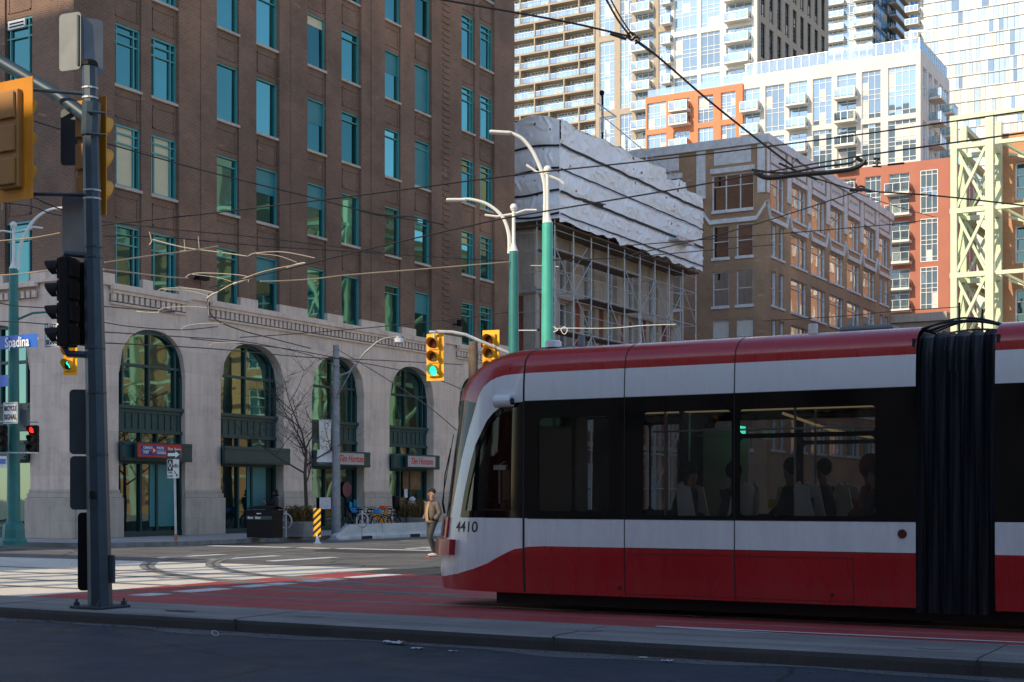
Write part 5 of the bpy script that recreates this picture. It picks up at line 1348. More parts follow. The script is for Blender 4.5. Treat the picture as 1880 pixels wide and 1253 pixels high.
for i, (px, py, fm_, yaw, lab) in enumerate(BI):
    t_ = proto if i == 0 else copytree(proto)
    b = hz(px, py, .15); t_.location = b; t_.rotation_euler = (R(4), 0, R(yaw)); t_['label'] = lab
    mb = MB()
    k = .045 if fm_ == 'frame_orange' else .02
    mb.tube([(-.52, 0, .34), (-.05, 0, .30), (.42, 0, .82)], k, 6); mb.tube([(-.05, 0, .30), (-.2, 0, .78), (.40, 0, .80)], k*.8, 6); mb.tube([(-.52, 0, .34), (-.2, 0, .78)], .012, 5); mb.tube([(.52, 0, .34), (.40, 0, .95)], .02, 5)
    mb.build('frame', fm_, t_, local=True)
    mb = MB(); mb.tube([(.44, -.28, 1.02), (.40, -.1, 1.0), (.40, .1, 1.0), (.44, .28, 1.02)], .014, 5); mb.build('handlebar', 'black_plastic', t_, local=True)
    mb = MB(); mb.obox((-.24, 0, .93), (.13, 0, 0), (0, .07, 0), (0, 0, .03)); mb.tube([(-.2, 0, .76), (-.23, 0, .92)], .014, 5); mb.build('saddle', 'black_plastic', t_, local=True, bevel=.02)
    if i == 1:
        mb = MB(); mb.obox((-.50, 0, .84), (.15, 0, 0), (0, .12, 0), (0, 0, .10)); mb.build('basket', 'basket_blue', t_, local=True, bevel=.03)
        mb = MB(); mb.obox((.54, 0, .88), (.11, 0, 0), (0, .12, 0), (0, 0, .09)); mb.build('basket', 'basket_blue', t_, local=True, bevel=.03)
    if i == 2: mb = MB(); mb.obox((-.42, 0, .98), (.17, 0, 0), (0, .12, 0), (0, 0, .09)); mb.build('bag', 'bag_orange', t_, local=True, bevel=.04)
    if i == 3: mb = MB(); mb.obox((.2, 0, .58), (.20, 0, .14), (0, .05, 0), (-.06, 0, .09)); mb.build('battery', 'frame_orange', t_, local=True, bevel=.02)
    if i == 4: mb = MB(); mb.obox((-.2, 0, 1.2), (.12, 0, 0), (0, .14, 0), (.04, 0, .28)); mb.build('child_seat', 'black_plastic', t_, local=True, bevel=.06)
# litter in the gutter
mat('litter_pale', (.5, .52, .55), .6, var=.3, vs=20)

for i, (px, py, s_, lab, m_) in enumerate(((725, 1183, .13, 'crumpled pale plastic scrap in the gutter, widest piece', 'litter_pale'), (765, 1192, .07, 'small pale paper scrap in the gutter', 'litter_pale'), (1180, 1209, .05, 'white cup lid crumb by the kerb', 'litter_pale'), (1225, 1215, .06, 'grey paper fragment by the kerb', 'litter_pale'), (1510, 1139, .05, 'little white scrap lying on the red lane', 'litter_pale'), (832, 1197, .05, 'pale crumb in the gutter right of the plastic scrap', 'litter_pale'), (912, 1198, .05, 'brown leaf in the gutter', 'leaf_brown'), (293, 1062, .10, 'brown crumpled litter on the sunlit asphalt', 'leaf_brown'))):
    b = hz(px, py, .016 if py < 1150 else -.155); o = MB(); rr = random.Random(i)
    o.grid(7, 3, lambda u, v: (b.x+(v-.5)*s_+rr.uniform(-.01, .01), b.y+(u-.5)*s_*2.2, b.z+rr.uniform(.005, s_*.35)))
    x = o.build('litter', m_); tag(x, lab, 'litter', 'scraps of litter on the road')
b = hz(395, 1168, -.155); o = MB(); o.tube([(b.x+.03*math.cos(R(i*30)), b.y+.05*math.sin(R(i*30)), b.z+.035+.03*math.sin(R(i*30+40))) for i in range(13)], .006, 5, caps=False); tag(o.build('litter', 'litter_pale'), 'small pale plastic ring lying in the gutter', 'litter', 'scraps of litter on the road')

# ================================================================ people outside
# walking man, facing local +x
b = hz(793, 1022, .005)
pm = T('person', 'man in a taupe bomber jacket and tan shirt walking past the streetcar front', 'person', b, rz=R(158))
vs = [(0, 0, .98, .115, .135), (0, .09, .92, .10, .10), (.14, .10, .52, .072), (.02, .10, .14, .05), (0, -.09, .92, .10, .10), (.02, -.10, .52, .070), (-.26, -.10, .17, .048), (.02, .10, .09, .05), (-.30, -.1, .12, .045)]
skinned('trousers', vs, [(0, 1), (1, 2), (2, 3), (3, 7), (0, 4), (4, 5), (5, 6), (6, 8)], 'trousers_dark', pm)
for (x, y, z, tl) in ((.02, .10, .0, 0), (-.28, -.10, .03, .25)):
    o = MB(); o.mi(0); o.grid(10, 8, lambda u, v: (x-.09+.29*u, y+.05*math.cos(v*math.pi)*(1-.25*(2*u-1)**4), z+.03+(.085-.045*u)*math.sin(v*math.pi)+ (tl*(.2-.2*u)))); sh = o.build('shoe', 'shoe_white', pm, smooth=True, local=True)
    o = MB(); o.grid(8, 2, lambda u, v: (x-.10+.31*u, y-.052+.104*v, z+.032+(tl*(.2-.2*u)))); o.box(x-.09, x+.19, y-.048, y+.048, z, z+.03); o.build('sole', 'shoe_red', sh, local=True)
vs = [(0, 0, .95, .15, .185), (.0, 0, 1.12, .155, .20), (.01, 0, 1.32, .15, .225), (.0, 0, 1.45, .10, .13), (.0, 0, 1.50, .07, .08),
      (.0, .23, 1.40, .085), (-.04, .31, 1.15, .078), (.10, .26, .98, .06), (.0, -.23, 1.40, .085), (-.07, -.31, 1.15, .078), (.09, -.26, .98, .06)]
skinned('jacket', vs, [(0, 1), (1, 2), (2, 3), (3, 4), (2, 5), (5, 6), (6, 7), (2, 8), (8, 9), (9, 10)], 'jacket_taupe', pm)
o = MB(); o.grid(6, 10, lambda u, v: (.166-.018*abs(2*u-1)+.03*math.sin(v*3.1)-(.06*v**3), (u-.5)*.12*(1.1-.2*v), .90+.56*v)); o.build('shirt', 'shirt_tan', pm, local=True, smooth=True)
o = MB(); o.lathe([(.17, .0), (.18, .03), (.17, .06)], (0, 0, .90), 16); o.build('jacket_hem', 'jacket_taupe', pm, local=True, smooth=True)
hands = [(.10, .22, .98, .038), (.13, .21, .93, .03), (.155, .20, .89, .022)]
skinned('body', [(0, 0, 1.46, .055), (.01, 0, 1.54, .052), (.02, 0, 1.60, .070, .062), (.02, 0, 1.69, .088, .072), (.01, 0, 1.75, .070, .062)], [(0, 1), (1, 2), (2, 3), (3, 4)], 'skin', pm)
o = MB(); o.ellip((.112, 0, 1.655), (.022, .016, .03), 8, 6); o.build('nose', 'skin', pm, local=True, smooth=True)
o = MB()
for s in (-1, 1): o.ellip((.012, s*.082, 1.66), (.022, .014, .034), 8, 6)
o.build('ears', 'skin', pm, local=True, smooth=True)
o = MB()
for s in (-1, 1): o.ellip((.098, s*.032, 1.685), (.012, .018, .008), 8, 5); o.box(.098, .106, s*.033-.02, s*.033+.02, 1.700, 1.708)
o.box(.092, .104, -.025, .025, 1.606, 1.612); o.build('eyes_and_brows', 'hair_black', pm, local=True)
o = MB(); o.ellip((-.016, 0, 1.735), (.100, .090, .080), 14, 9); o.ellip((.045, 0, 1.765), (.055, .068, .028), 10, 6); o.build('hair', 'hair_black', pm, local=True, smooth=True)
o = MB(); o.ellip((.02, -.094, 1.645), (.008, .006, .012), 6, 4); o.ellip((.02, .094, 1.645), (.008, .006, .012), 6, 4); o.build('earbud', 'white_paint', pm, local=True)
# person in black behind the bin
b = hz(505, 978, .15); pb = T('person', 'person in a black hooded coat holding a red cup behind the litter bin', 'person', b, rz=R(112))
skinned('coat', [(0, 0, .80, .15, .16), (0, 0, 1.1, .15, .19), (.0, 0, 1.34, .14, .21), (0, 0, 1.45, .09, .11), (0, .2, 1.36, .08), (.12, .26, 1.15, .06), (.3, .18, 1.16, .045), (0, -.2, 1.36, .08), (.05, -.26, 1.1, .06), (.2, -.2, 1.05, .045)], [(0, 1), (1, 2), (2, 3), (2, 4), (4, 5), (5, 6), (2, 7), (7, 8), (8, 9)], 'coat_black', pb)
skinned('trousers', [(0, 0, .9, .13), (0, .09, .5, .08), (0, .09, .08, .055), (0, -.09, .5, .08), (0, -.09, .08, .055)], [(0, 1), (1, 2), (0, 3), (3, 4)], 'trousers_dark', pb)
skinned('body', [(0, 0, 1.45, .06), (.02, 0, 1.53, .06, .055), (.03, 0, 1.62, .085, .07), (.01, 0, 1.68, .07, .06)], [(0, 1), (1, 2), (2, 3)], 'skin', pb)
o = MB(); o.ellip((-.02, 0, 1.66), (.105, .095, .10), 12, 8); o.ellip((-.05, 0, 1.52), (.12, .13, .07), 12, 6); o.build('hood', 'coat_black', pb, local=True, smooth=True)
skinned('hand', [(.3, .18, 1.16, .035), (.36, .16, 1.17, .035), (.40, .15, 1.20, .02)], [(0, 1), (1, 2)], 'skin', pb)
cu = T('cup', 'red paper cup held by the person in black', 'cup', b+Vector((math.cos(R(112))*.40-math.sin(R(112))*.15, math.sin(R(112))*.40+math.cos(R(112))*.15, 1.13)))
o = MB(); o.lathe([(.03, 0), (.04, .11)], (0, 0, 0), 12); o.build('sleeve', 'sign_red', cu, local=True); o = MB(); o.lathe([(.043, .11), (.04, .13)], (0, 0, 0), 12); o.build('lid', 'white_paint', cu, local=True)
# ================================================================ buildings down the side street
def X5(px, pl): return hx(px, 500, pl).y
# ---- building under repair
SB = T('building_under_repair', 'stone and red brick building wrapped in scaffolding and white sheeting', 'building', (35.4, 1.5, 0))
mb = MB()
bays = [38.3+i*3.15 for i in range(5)]; zs_ = [(.8, 3.6), (5.6, 8.3), (10.2, 12.9), (13.5, 15.8), (17.5, 20)]
xe = [35.4]
for b_ in bays: xe += [b_, b_+1.5]
xe.append(55)
br = MB(); stn = MB()
for i in range(0, len(xe)-1, 2):
    stn.box(xe[i], xe[i+1], 1.5, 2.2, 13.1, 22); br.box(xe[i]+.5, xe[i+1]-.5, 1.5, 2.2, 0, 13.1)
    stn.box(xe[i], xe[i]+.5, 1.44, 2.2, 0, 13.1); stn.box(xe[i+1]-.5, xe[i+1], 1.44, 2.2, 0, 13.1)
for b_ in bays:
    pv = 0
    for (za, zb) in zs_: (stn if za > 13 or za < 1 else br).box(b_, b_+1.5, 1.6, 2.2, pv, za); pv = zb
    stn.box(b_, b_+1.5, 1.6, 2.2, pv, 22)
stn.box(35.3, 55.1, 1.28, 1.439, 13.0, 13.35); stn.box(35.3, 55.1, 1.3, 1.439, 4.6, 4.9)

# the end wall towards the crossing
for (za, zb, mm) in ((0, 4.5, stn), (4.5, 5.6, br), (8.3, 10.2, br), (12.9, 22, stn)): mm.box(35.42, 36.2, 2.2, 20, za, zb)
for (a, b_) in ((2.2, 2.9), (4.2, 6.2), (7.5, 20)):
    for za, zb in ((5.6, 8.3), (10.2, 12.9)): br.box(35.42, 36.2, a, b_, za, zb)
stn.box(35.25, 35.419, 1.3, 20, 13.0, 13.35)
stn.box(36.2, 55, 2.2, 22, 0, 22)
br.build('brick_wall', 'red_brick', SB); stn.build('wall', 'grey_stone', SB)
for b_ in bays:
    for (za, zb) in zs_[:4]: win(SB, 'B', (b_, 1.9, za), 1.5, zb-za, (.5,), (.5,), 'pale_trim', 'office_glass', ft=.07, split=False)
for y in (2.9, 6.2):
    for za in (5.6, 10.2): win(SB, 'A', (35.7, y, za), 1.3, 2.7, (.5,), (.5,), 'pale_trim', 'condo_glass', ft=.07, split=False, blind=((.05, .95, .1, .95),), bm_='grey_pane0')
# ---- scaffold
SF = T('scaffolding', 'grey tube scaffolding standing in front of the building under repair', 'scaffolding', (45, .7, 0))
xsf = [34.95+i*2.26 for i in range(10)]; rn0 = random.Random(4); lv = [0, 2.1, 4.3, 6.5, 8.7, 10.9, 13.1, 15.3, 17.0]
for x in xsf:
    for y in (-.02, 1.1):
        m_ = MB(); m_.tube([(x, y, .15), (x, y, 22.0)], .042, 5); m_.build('standard', 'galvanised', SF)
for y in (2.6, 4.3):
    m_ = MB(); m_.tube([(34.95, y, .15), (34.95, y, 22)], .042, 5); m_.build('standard', 'galvanised', SF)
for z in lv[1:]:
    for y in (-.02, 1.1):
        m_ = MB()
        for zz in ((z, z+1.05) if y < 1 else (z,)): m_.tube([(34.95, y, zz), (55.3, y, zz)], .022 if zz > z else .034, 5)
        m_.build('ledger', 'galvanised', SF)
    m_ = MB(); xa_ = 34.95+rn0.choice((0, 0, 4.5, 9)); m_.box(xa_, xa_+rn0.choice((6.8, 11.3)), .05, 1.05, z-.09, z-.045); m_.build('platform', 'old_wood', SF)
    m_ = MB()
    for x in xsf: m_.tube([(x, -.02, z), (x, 1.1, z)], .03, 5)
    m_.tube([(34.95, -.02, z), (34.95, 4.5, z)], .03, 5); m_.tube([(34.95, -.02, z+1), (34.95, 4.5, z+1)], .024, 5); split_build(m_, 'transom', 'galvanised', SF)
rb = random.Random(5)
for i in range(9):
    for j in range(len(lv)-2):
        if rb.random() < .62:
            m_ = MB(); a, b_ = (xsf[i], xsf[i+1]) if (i+j) % 2 else (xsf[i+1], xsf[i]); m_.tube([(a, -.08, lv[j]), (b_, -.08, lv[j+1])], .03, 5); m_.build('brace', 'galvanised', SF)
for j in range(3):
    m_ = MB(); m_.tube([(36, 1.2, 3+j*4.3), (39, -.0, 7.3+j*4.3)], .025, 5); m_.build('brace', 'galvanised', SF)
# ladder
m_ = MB()
for x in (48.0, 48.45): m_.tube([(x, .3, 8.7), (x, .9, 13.1)], .02, 4)
for i in range(12): m_.tube([(48.0, .3+.05*i, 8.9+.36*i), (48.45, .3+.05*i, 8.9+.36*i)], .015, 4)
m_.build('ladder', 'aluminium', SF)
# ---- sheeting
TP = T('sheeting', 'wrinkled white plastic sheeting strapped around the upper scaffold', 'sheeting', (45, 0, 17))
rn = random.Random(9)
from mathutils import noise as NZ
def wr(u, z, s=0.):
    p = Vector((u*.45+s, z*.6, s)); w_ = NZ.noise(Vector((u*.8+s, z*1.3, 5)))*1.6
    d = min((q-z) for q in (22.6, 20.9, 19.6, 18.35, 17.1) if q >= z-.001) if z < 22.6 else 0    # distance below the strap
    pl_ = abs(math.sin((u+.25*w_+.35*d*NZ.noise(Vector((u*.3, s, 2))))*5.2+w_*2))
    pl2 = abs(math.sin((u-.5*d)*2.1+w_*3+s))
    return .14*NZ.noise(p)+.09*(1-pl_)**2*math.exp(-d*.9)+.08*(1-pl2)**3+.02*NZ.noise(Vector((u*3, z*3, s)))
STR = [22.0, 20.9, 19.6, 18.35, 17.1]
def pinch(z):
    d = min(abs(z-s) for s in STR[1:]); return min(1., (d/.45)) ** .7
def ztop(x): 
    return 22.35+.06*math.sin(x*.8)+.10*NZ.noise(Vector((x*.5, 0, 0)))-(.0 if x < 49 else .55*min(1, (x-49)/.3))+(.45 if 51.5 < x < 52.6 else 0)
def zbot(x): return 16.85+.22*NZ.noise(Vector((x*.9, 3, 0)))-.15*abs(math.sin(x*.7))
def front(u, v):
    x = 34.75+20.75*u; z = zbot(x)+(ztop(x)-zbot(x))*v; st_ = (.0 if x < 47.6 else .0)
    return (x, -.38-(.04+wr(x, z))*(.45+.55*pinch(z)), z)
m_ = MB(); m_.grid(330, 90, front); fo = m_.build('front_sheet', 'tarp', TP, smooth=True)
def side(u, v):
    y = -.45+6.6*u; z = 16.9+(22.45+.25*math.sin(y*1.3)-16.9)*v
    return (34.72-(.08+wr(y, z, 20))*pinch(z)*min(1, u*8+.15), y, z)
m_ = MB(); m_.grid(90, 80, side); m_.build('side_sheet', 'tarp', TP, smooth=True)
def topf(u, v):
    x = 34.72+20.78*u; y = -.45+6.6*v; return (x, y, ztop(x)+.25*math.sin(math.pi*min(v*1.2, 1))+.1*NZ.noise(Vector((x, y*2, 0)))-.02)
m_ = MB(); m_.grid(120, 16, topf); m_.build('top_sheet', 'tarp', TP, smooth=True)
m_ = MB(); m_.box(34.9, 55.4, -.2, 4.4, 16.6, 16.7); m_.build('sheeting_deck', 'old_wood', SF)
for i, z in enumerate(STR[1:]):
    m_ = MB()
    for k in range(120):
        x0, x1 = 34.7+20.8*k/120, 34.7+20.8*(k+1)/120
        f = lambda x: z+.07*NZ.noise(Vector((x*.7, i*5., 0)))+(.0)
        h_ = .075 if i % 2 == 0 else .045
        m_.quad((x0, -.50-.02, f(x0)-h_), (x1, -.52, f(x1)-h_), (x1, -.52, f(x1)+h_), (x0, -.52, f(x0)+h_))
    for k in range(30):
        y0, y1 = -.5+6.4*k/30, -.5+6.4*(k+1)/30; g_ = lambda y: z+.08*math.sin(y*1.5+i)
        m_.quad((34.58, y0, g_(y0)-.06), (34.58, y1, g_(y1)-.06), (34.58, y1, g_(y1)+.06), (34.58, y0, g_(y0)+.06))
    m_.build('strap', 'black_matte', TP)
m_ = MB(); m_.box(49.6, 52.4, -1.1, -.35, 18.0, 18.1); m_.box(49.6, 52.4, -1.1, -1.05, 18.1, 18.28); m_.build('loading_shelf', 'galvanised', TP)
m_ = MB()
for x in (43.5, 46.5, 49.5, 52.5): m_.tube([(x, 1, 22), (x, 1, 23.9)], .035, 5)
m_.tube([(43.0, 1, 24.6), (55.4, 1, 22.9)], .03, 5); m_.bar((43, 1, 23.6), (43, 1, 25.2), .06); m_.bar((42.4, 1, 25.2), (45, 1, 25.0), .06); m_.bar((43, 1, 24.3), (45, 1, 25.0), .05); m_.build('hoist_frame', 'galvanised', SF)
fp = T('flagpole', 'black flagpole with a ball top standing behind the white sheeting', 'flagpole', hd(1106, 250, 104))
m_ = MB(); b = hd(1106, 250, 104); m_.tube([(b.x, b.y, 20), (b.x, b.y, hd(1105, 172, 104).z)], .09, 6); m_.build('pole', 'black_plastic', fp); m_ = MB(); m_.ellip(hd(1105, 171, 104), (.2, .2, .2), 8, 6); m_.build('ball', 'black_plastic', fp)

# ---- tan brick building with zigzag stone band
TB = T('brick_office_building', 'tan brick building with white zigzag stone bands and orange window reflections', 'building', (69.4, 0, 0))
HT = 29.0; x0, x1 = 69.4, 105.0; nb = 7; bw = (x1-x0)/nb
rows = [(23.7, 26.45), (20.05, 22.55), (16.3, 18.95), (12.6, 15.25), (8.9, 11.5), (5.2, 7.8)]
wl = MB()
segs = []
for i in range(nb):
    a = x0+bw*i
    if i in (0, nb-1): lower = [(a+1.0, a+2.2), (a+2.8, a+4.0)]; top = [(a+.9, a+4.1)]
    else: lower = [(a+.55, a+bw-.55)]; top = [(a+.72, a+bw-.72)]
    segs.append((top, lower))
def facadeB(segs_, rows_, wall, y=0, dpt=.5, ztop_=HT):
    for ri, (za, zb) in enumerate(rows_):
        ws = [w_ for t_, l_ in segs_ for w_ in (t_ if ri == 0 else l_)]; e = [x0]
        for a, b_ in ws: e += [a, b_]
        e.append(x1)
        for k in range(0, len(e)-1, 2): wall.box(e[k], e[k+1], y, y+dpt, za, zb)
        zt = rows_[ri-1][0] if ri > 0 else ztop_
        wall.box(x0, x1, y, y+dpt, zb, zt)
        for a, b_ in ws:
            wd = b_-a
            win(TB, 'B', (a, y+.22, za), wd, zb-za, (.66,) if wd > 2.5 else (), (.72,) if wd > 2.5 else (.5,), 'pale_trim', 'office_glass', ft=.06)
    wall.box(x0, x1, y, y+dpt, 0, rows_[-1][0])
facadeB(segs, rows, wl)
# end wall facing the crossing
YA = [(1.1, 2.45), (3.05, 4.4), (7.0, 8.4), (9.0, 10.4)]; e = [.5]
for ri, (za, zb) in enumerate(rows):
    ws = [(1.05, 4.45), (7.0, 10.4)] if ri == 0 else YA
    e = [.5]
    for a, b_ in ws: e += [a, b_]
    e.append(16)
    for k in range(0, len(e)-1, 2): wl.box(x0, x0+.5, e[k], e[k+1], za, zb)
    wl.box(x0, x0+.5, .5, 16, zb, rows[ri-1][0] if ri else HT)
    for a, b_ in ws: win(TB, 'A', (x0+.22, a, za), b_-a, zb-za, (.33, .67) if b_-a > 2 else (), (.68,) if b_-a > 2 else (.5,), 'pale_trim', 'office_glass', ft=.07, **(dict(blind=((.04, .96, .1, .96),), bm_='curtain') if ri == 3 else {}))
wl.box(x0, x0+.5, .5, 16, 0, rows[-1][0]); wl.box(x0+.5, x1, .5, 16, 0, HT-.02)
wl.build('wall', 'tan_brick', TB)
tr = MB()
tr.box(x0-.25, x1+.25, -.25, -.002, HT-.5, HT+.15); tr.box(x0-.25, x0-.002, 0, 16, HT-.5, HT+.15); tr.box(x0, x1, .0, 16, HT+.0, HT+.14)
for i in range(nb):
    a = x0+bw*i
    tr.box(a+.9, a+bw-.9, -.05, -.002, rows[0][1]+.75, HT-.55); tr.box(a+.7, a+bw-.7, -.14, -.002, rows[0][1]+.12, rows[0][1]+.5); tr.box(a+.85, a+bw-.85, -.12, -.002, rows[0][0]-.2, rows[0][0]-.02)
    for s in (.0, bw-.42): 
        tr.box(a+s, a+s+.42, -.10, -.003, rows[1][1]+2.2, HT-.5)
    for (za, zb) in rows[1:]:
        for (p, q_) in segs[i][1]: tr.box(p-.1, q_+.1, -.1, -.002, za-.18, za-.0)
# pale panels and sills on the end wall
for c, zz in ((1.05, 0), (7.0, 0)):
    tr.box(x0-.05, x0-.002, c+.2, c+3.2, rows[0][1]+.75, HT-.6); tr.box(x0-.14, x0-.002, c-.1, c+3.5, rows[0][1]+.12, rows[0][1]+.5); tr.box(x0-.12, x0-.002, c, c+3.4, rows[0][0]-.22, rows[0][0]-.02)
for yv in (.12, 4.95, 11.0): tr.box(x0-.10, x0-.003, yv, yv+.75 if yv > 1 else yv+.6, rows[1][1]+2.2, HT-.55)
for (za, zb) in rows[1:]:
    for a, b_ in YA: tr.box(x0-.1, x0-.002, a-.08, b_+.08, za-.2, za)
# zigzag bands
def zig(pts, th=.17, dep=.16, face='B'):
    for i in range(len(pts)-1):
        (u0, z0), (u1, z1) = pts[i], pts[i+1]; n = Vector((-(z1-z0), u1-u0)).normalized()*th
        if face == 'B':
            P_ = [(u0, z0), (u1, z1), (u1+n.x*.0, z1+th*2), (u0, z0+th*2)]
            tr.poly([(p[0], -dep, p[1]) for p in P_]); tr.quad((u0, -dep, z0), (u1, -dep, z1), (u1, -.0, z1), (u0, -.0, z0)); tr.quad((u0, -dep, z0+2*th), (u1, -dep, z1+2*th), (u1, -.0, z1+2*th), (u0, -.0, z0+2*th))
        else:
            tr.poly([(x0-dep, u0, z0), (x0-dep, u1, z1), (x0-dep, u1, z1+2*th), (x0-dep, u0, z0+2*th)]); tr.quad((x0-dep, u0, z0), (x0-dep, u1, z1), (x0, u1, z1), (x0, u0, z0)); tr.quad((x0-dep, u0, z0+2*th), (x0-dep, u1, z1+2*th), (x0, u1, z1+2*th), (x0, u0, z0+2*th))
zb_ = rows[1][1]+.12; pts = [(x0, zb_+1.15)]
for i in range(nb):
    a = x0+bw*i; pts += [(a+.62, zb_), (a+bw-.62, zb_), (a+bw, zb_+1.15)]
zig(pts); zig([(0, zb_+1.1), (.8, zb_), (4.6, zb_), (5.4, zb_+1.1), (6.2, zb_), (11, zb_), (11.8, zb_+1.1)], face='A')
tr.build('stone_trim', 'pale_trim', TB)
mb = MB()
for i in range(nb):   # carved swags on the pale panels
    a = x0+bw*i+1.2
    for k in range(6): mb.box(a+k*.45, a+k*.45+.22, -.085, -.051, rows[0][1]+1.3+.1*(k % 2), rows[0][1]+1.6)
mb.build('carved_relief', 'grey_stone', TB)
# low dark building beyond
LB = T('low_building', 'low grey brown building end between the tan and orange buildings', 'building', (106, -4, 0))
mb = MB(); mb.box(106, 126, -4.8, 2, 0, 18.6); mb.build('wall', 'taupe_panel', LB); mb = MB(); mb.box(105.6, 126.4, -5.2, 2.4, 18.6, 19.4); mb.build('roof', 'grey_stone', LB)
for k in range(3): win(LB, 'A', (105.9, -4.3+k*2, 15.6), 1.4, 2.2, (.5,), (), 'pale_trim', 'condo_glass', split=False)

# ---- balconies, cached
_bc = {}
def balcony(parent, face, loc, w_, d=1.5, rail='balcony_glass', slab='white_concrete'):
    key = (face, round(w_, 1), d, rail, slab)
    if key not in _bc:
        mb = MB()
        def bx(u0, u1, d0, d1, z0, z1):
            if face == 'A': mb.box(-d1, -d0, u0, u1, z0, z1)
            else: mb.box(u0, u1, -d1, -d0, z0, z1)
        mb.mi(0); bx(0, w_, 0, d, -.28, 0)
        mb.mi(1); bx(.03, w_-.03, d-.07, d-.05, .08, 1.08); bx(.03, .05, .05, d-.07, .08, 1.08); bx(w_-.05, w_-.03, .05, d-.07, .08, 1.08)
        mb.mi(2)
        for k in range(4): u = .03+(w_-.1)*k/3; bx(u, u+.045, d-.05, d-.01, 0, 1.12)
        bx(0, w_, d-.06, d-.0, 1.09, 1.14)
        _bc[key] = mb.mesh('balcony', [slab, rail, 'aluminium'])
    return place('balcony', _bc[key], parent, loc)
def grid_face(mb, face, pl, us, zs, u0, u1, z0, z1, d=.5, proud=0.):
    """wall of piers and bands around openings us x zs"""
    def bx(a, b_, c, d_):
        if face == 'A': mb.box(pl-proud, pl+d, a, b_, c, d_)
        else: mb.box(a, b_, pl-proud, pl+d, c, d_)
    e = [u0]
    for a, b_ in us: e += [a, b_]
    e.append(u1)
    for k in range(0, len(e)-1, 2): bx(e[k], e[k+1], z0, z1)
    for a, b_ in us:
        pv = z0
        for (c, d_) in zs: bx(a, b_, pv, c) if c > pv else None; pv = d_
        if z1 > pv: bx(a, b_, pv, z1)
rw = random.Random(21)
def condo_win(parent, face, loc, w_, h_, cols, storeys, fm='condo_frame', gm='condo_glass', dark=False, ft=.07):
    """a tall glazed bay: random curtains and grey spandrels behind the frame"""
    bl = []
    v = rw.randint(0, 5)
    for s in range(storeys):
        z0 = s/storeys
        for c in range(cols):
            if rw.random() < .27: bl.append((c/cols+.01, (c+1)/cols-.01, z0+.02, z0+(1/storeys)*rw.choice((.55, .8, .8))))
    xs = [c/cols for c in range(1, cols)]; zs = []
    for s in range(storeys):
        if s: zs.append(s/storeys)
        zs += [(s+.22)/storeys, (s+.80)/storeys]
    return win(parent, face, loc, w_, h_, xs, zs, fm, gm, ft=ft, split=False, blind=bl or None, bm_='curtain' if not dark else 'grey_spandrel')

# ---- white and orange apartment block
CB = T('apartment_block', 'white framed and orange apartment block with balconies and a glass rail on its roof', 'building', (148.5, 7.8, 0))
CX0 = 148.5; FL = [58.2-1.9-3.07*k for k in range(18)]
Yp = lambda px: X5(px, CX0)
wh = MB()
wcols = [(Yp(1440), Yp(1405)), (Yp(1527), Yp(1492)), (Yp(1617), Yp(1582)), (Yp(1682), Yp(1630))]
bcols = [(Yp(1482), Yp(1449)), (Yp(1572), Yp(1537)), (Yp(1395), Yp(1366))]
allc = sorted(wcols+bcols)
zr = [(FL[2]+.1, FL[0]+.1+.0), (FL[4]+.25, FL[2]-.55), (FL[6]+.25, FL[4]-.45), (FL[8]+.2, FL[6]-.45), (FL[10]+.2, FL[8]-.45), (FL[12]+.2, FL[10]-.45), (FL[14]+.2, FL[12]-.45)]
zr = sorted(zr)
grid_face(wh, 'A', CX0, allc, zr, 7.8, 31.5, 0, 58.2, .6)
wh.box(CX0+.6, 165, 8.3, 46, 0, 57.4)
BW = [(CX0+1.2+i*3.0, CX0+1.2+i*3.0+2.0) for i in range(5)]
grid_face(wh, 'B', 7.8, BW, zr, CX0+.6, 164.5, 0, 58.2, .5)
wh.build('wall', 'white_concrete', CB)
for (a, b_) in wcols:
    for (c, d_) in zr:
        condo_win(CB, 'A', (CX0+.3, a, c), b_-a, d_-c, 4 if b_-a > 3 else 3, 2)
for (a, b_) in bcols:
    for (c, d_) in zr: condo_win(CB, 'A', (CX0+.3, a, c), b_-a, d_-c, 2, 2)
    for k in range(1, 16): balcony(CB, 'A', (CX0, a-.2, FL[k]+.0), b_-a+.3)
for (a, b_) in BW:
    for (c, d_) in zr: condo_win(CB, 'B', (a, 8.05, c), b_-a, d_-c, 2, 2)
for k in range(1, 12):
    balcony(CB, 'B', (CX0+4.6, 7.8, FL[k]), 3.0); balcony(CB, 'B', (CX0+11.5, 7.8, FL[k]-.4), 3.0)
# orange frames
og = MB(); OX = CX0-.35
oc = [(Yp(1225), Yp(1190)), (Yp(1268), Yp(1238)), (Yp(1311), Yp(1283)), (Yp(1352), Yp(1325))]; oc = sorted(oc)
ozr = sorted([(52.6, 56.3), (46.6, 51.9), (40.5, 45.9), (34.4, 39.7), (28.3, 33.7), (22.2, 27.5)])
grid_face(og, 'A', CX0-.35, oc, ozr, Yp(1365), Yp(1187), 0, 57.15, .9)
og.build('orange_frame', 'orange_panel', CB)
for i, (a, b_) in enumerate(oc):
    for (c, d_) in ozr:
        condo_win(CB, 'A', (CX0, a, c), b_-a, d_-c, 3, 2)
        if i == 2:
            balcony(CB, 'A', (OX, a-.2, c+.1), b_-a+.4); balcony(CB, 'A', (OX, a-.2, (c+d_)/2+.1), b_-a+.4)
og = MB()
lc = sorted([(X5(1617, OX), X5(1588, OX)), (X5(1670, OX), X5(1632, OX)), (X5(1722, OX), X5(1690, OX)), (X5(1572, OX), X5(1537, OX))])
lzr = sorted([(37.3, 42.7), (31.2, 36.6), (25.2, 30.5), (19.1, 24.5)])
bayc = lc[0]
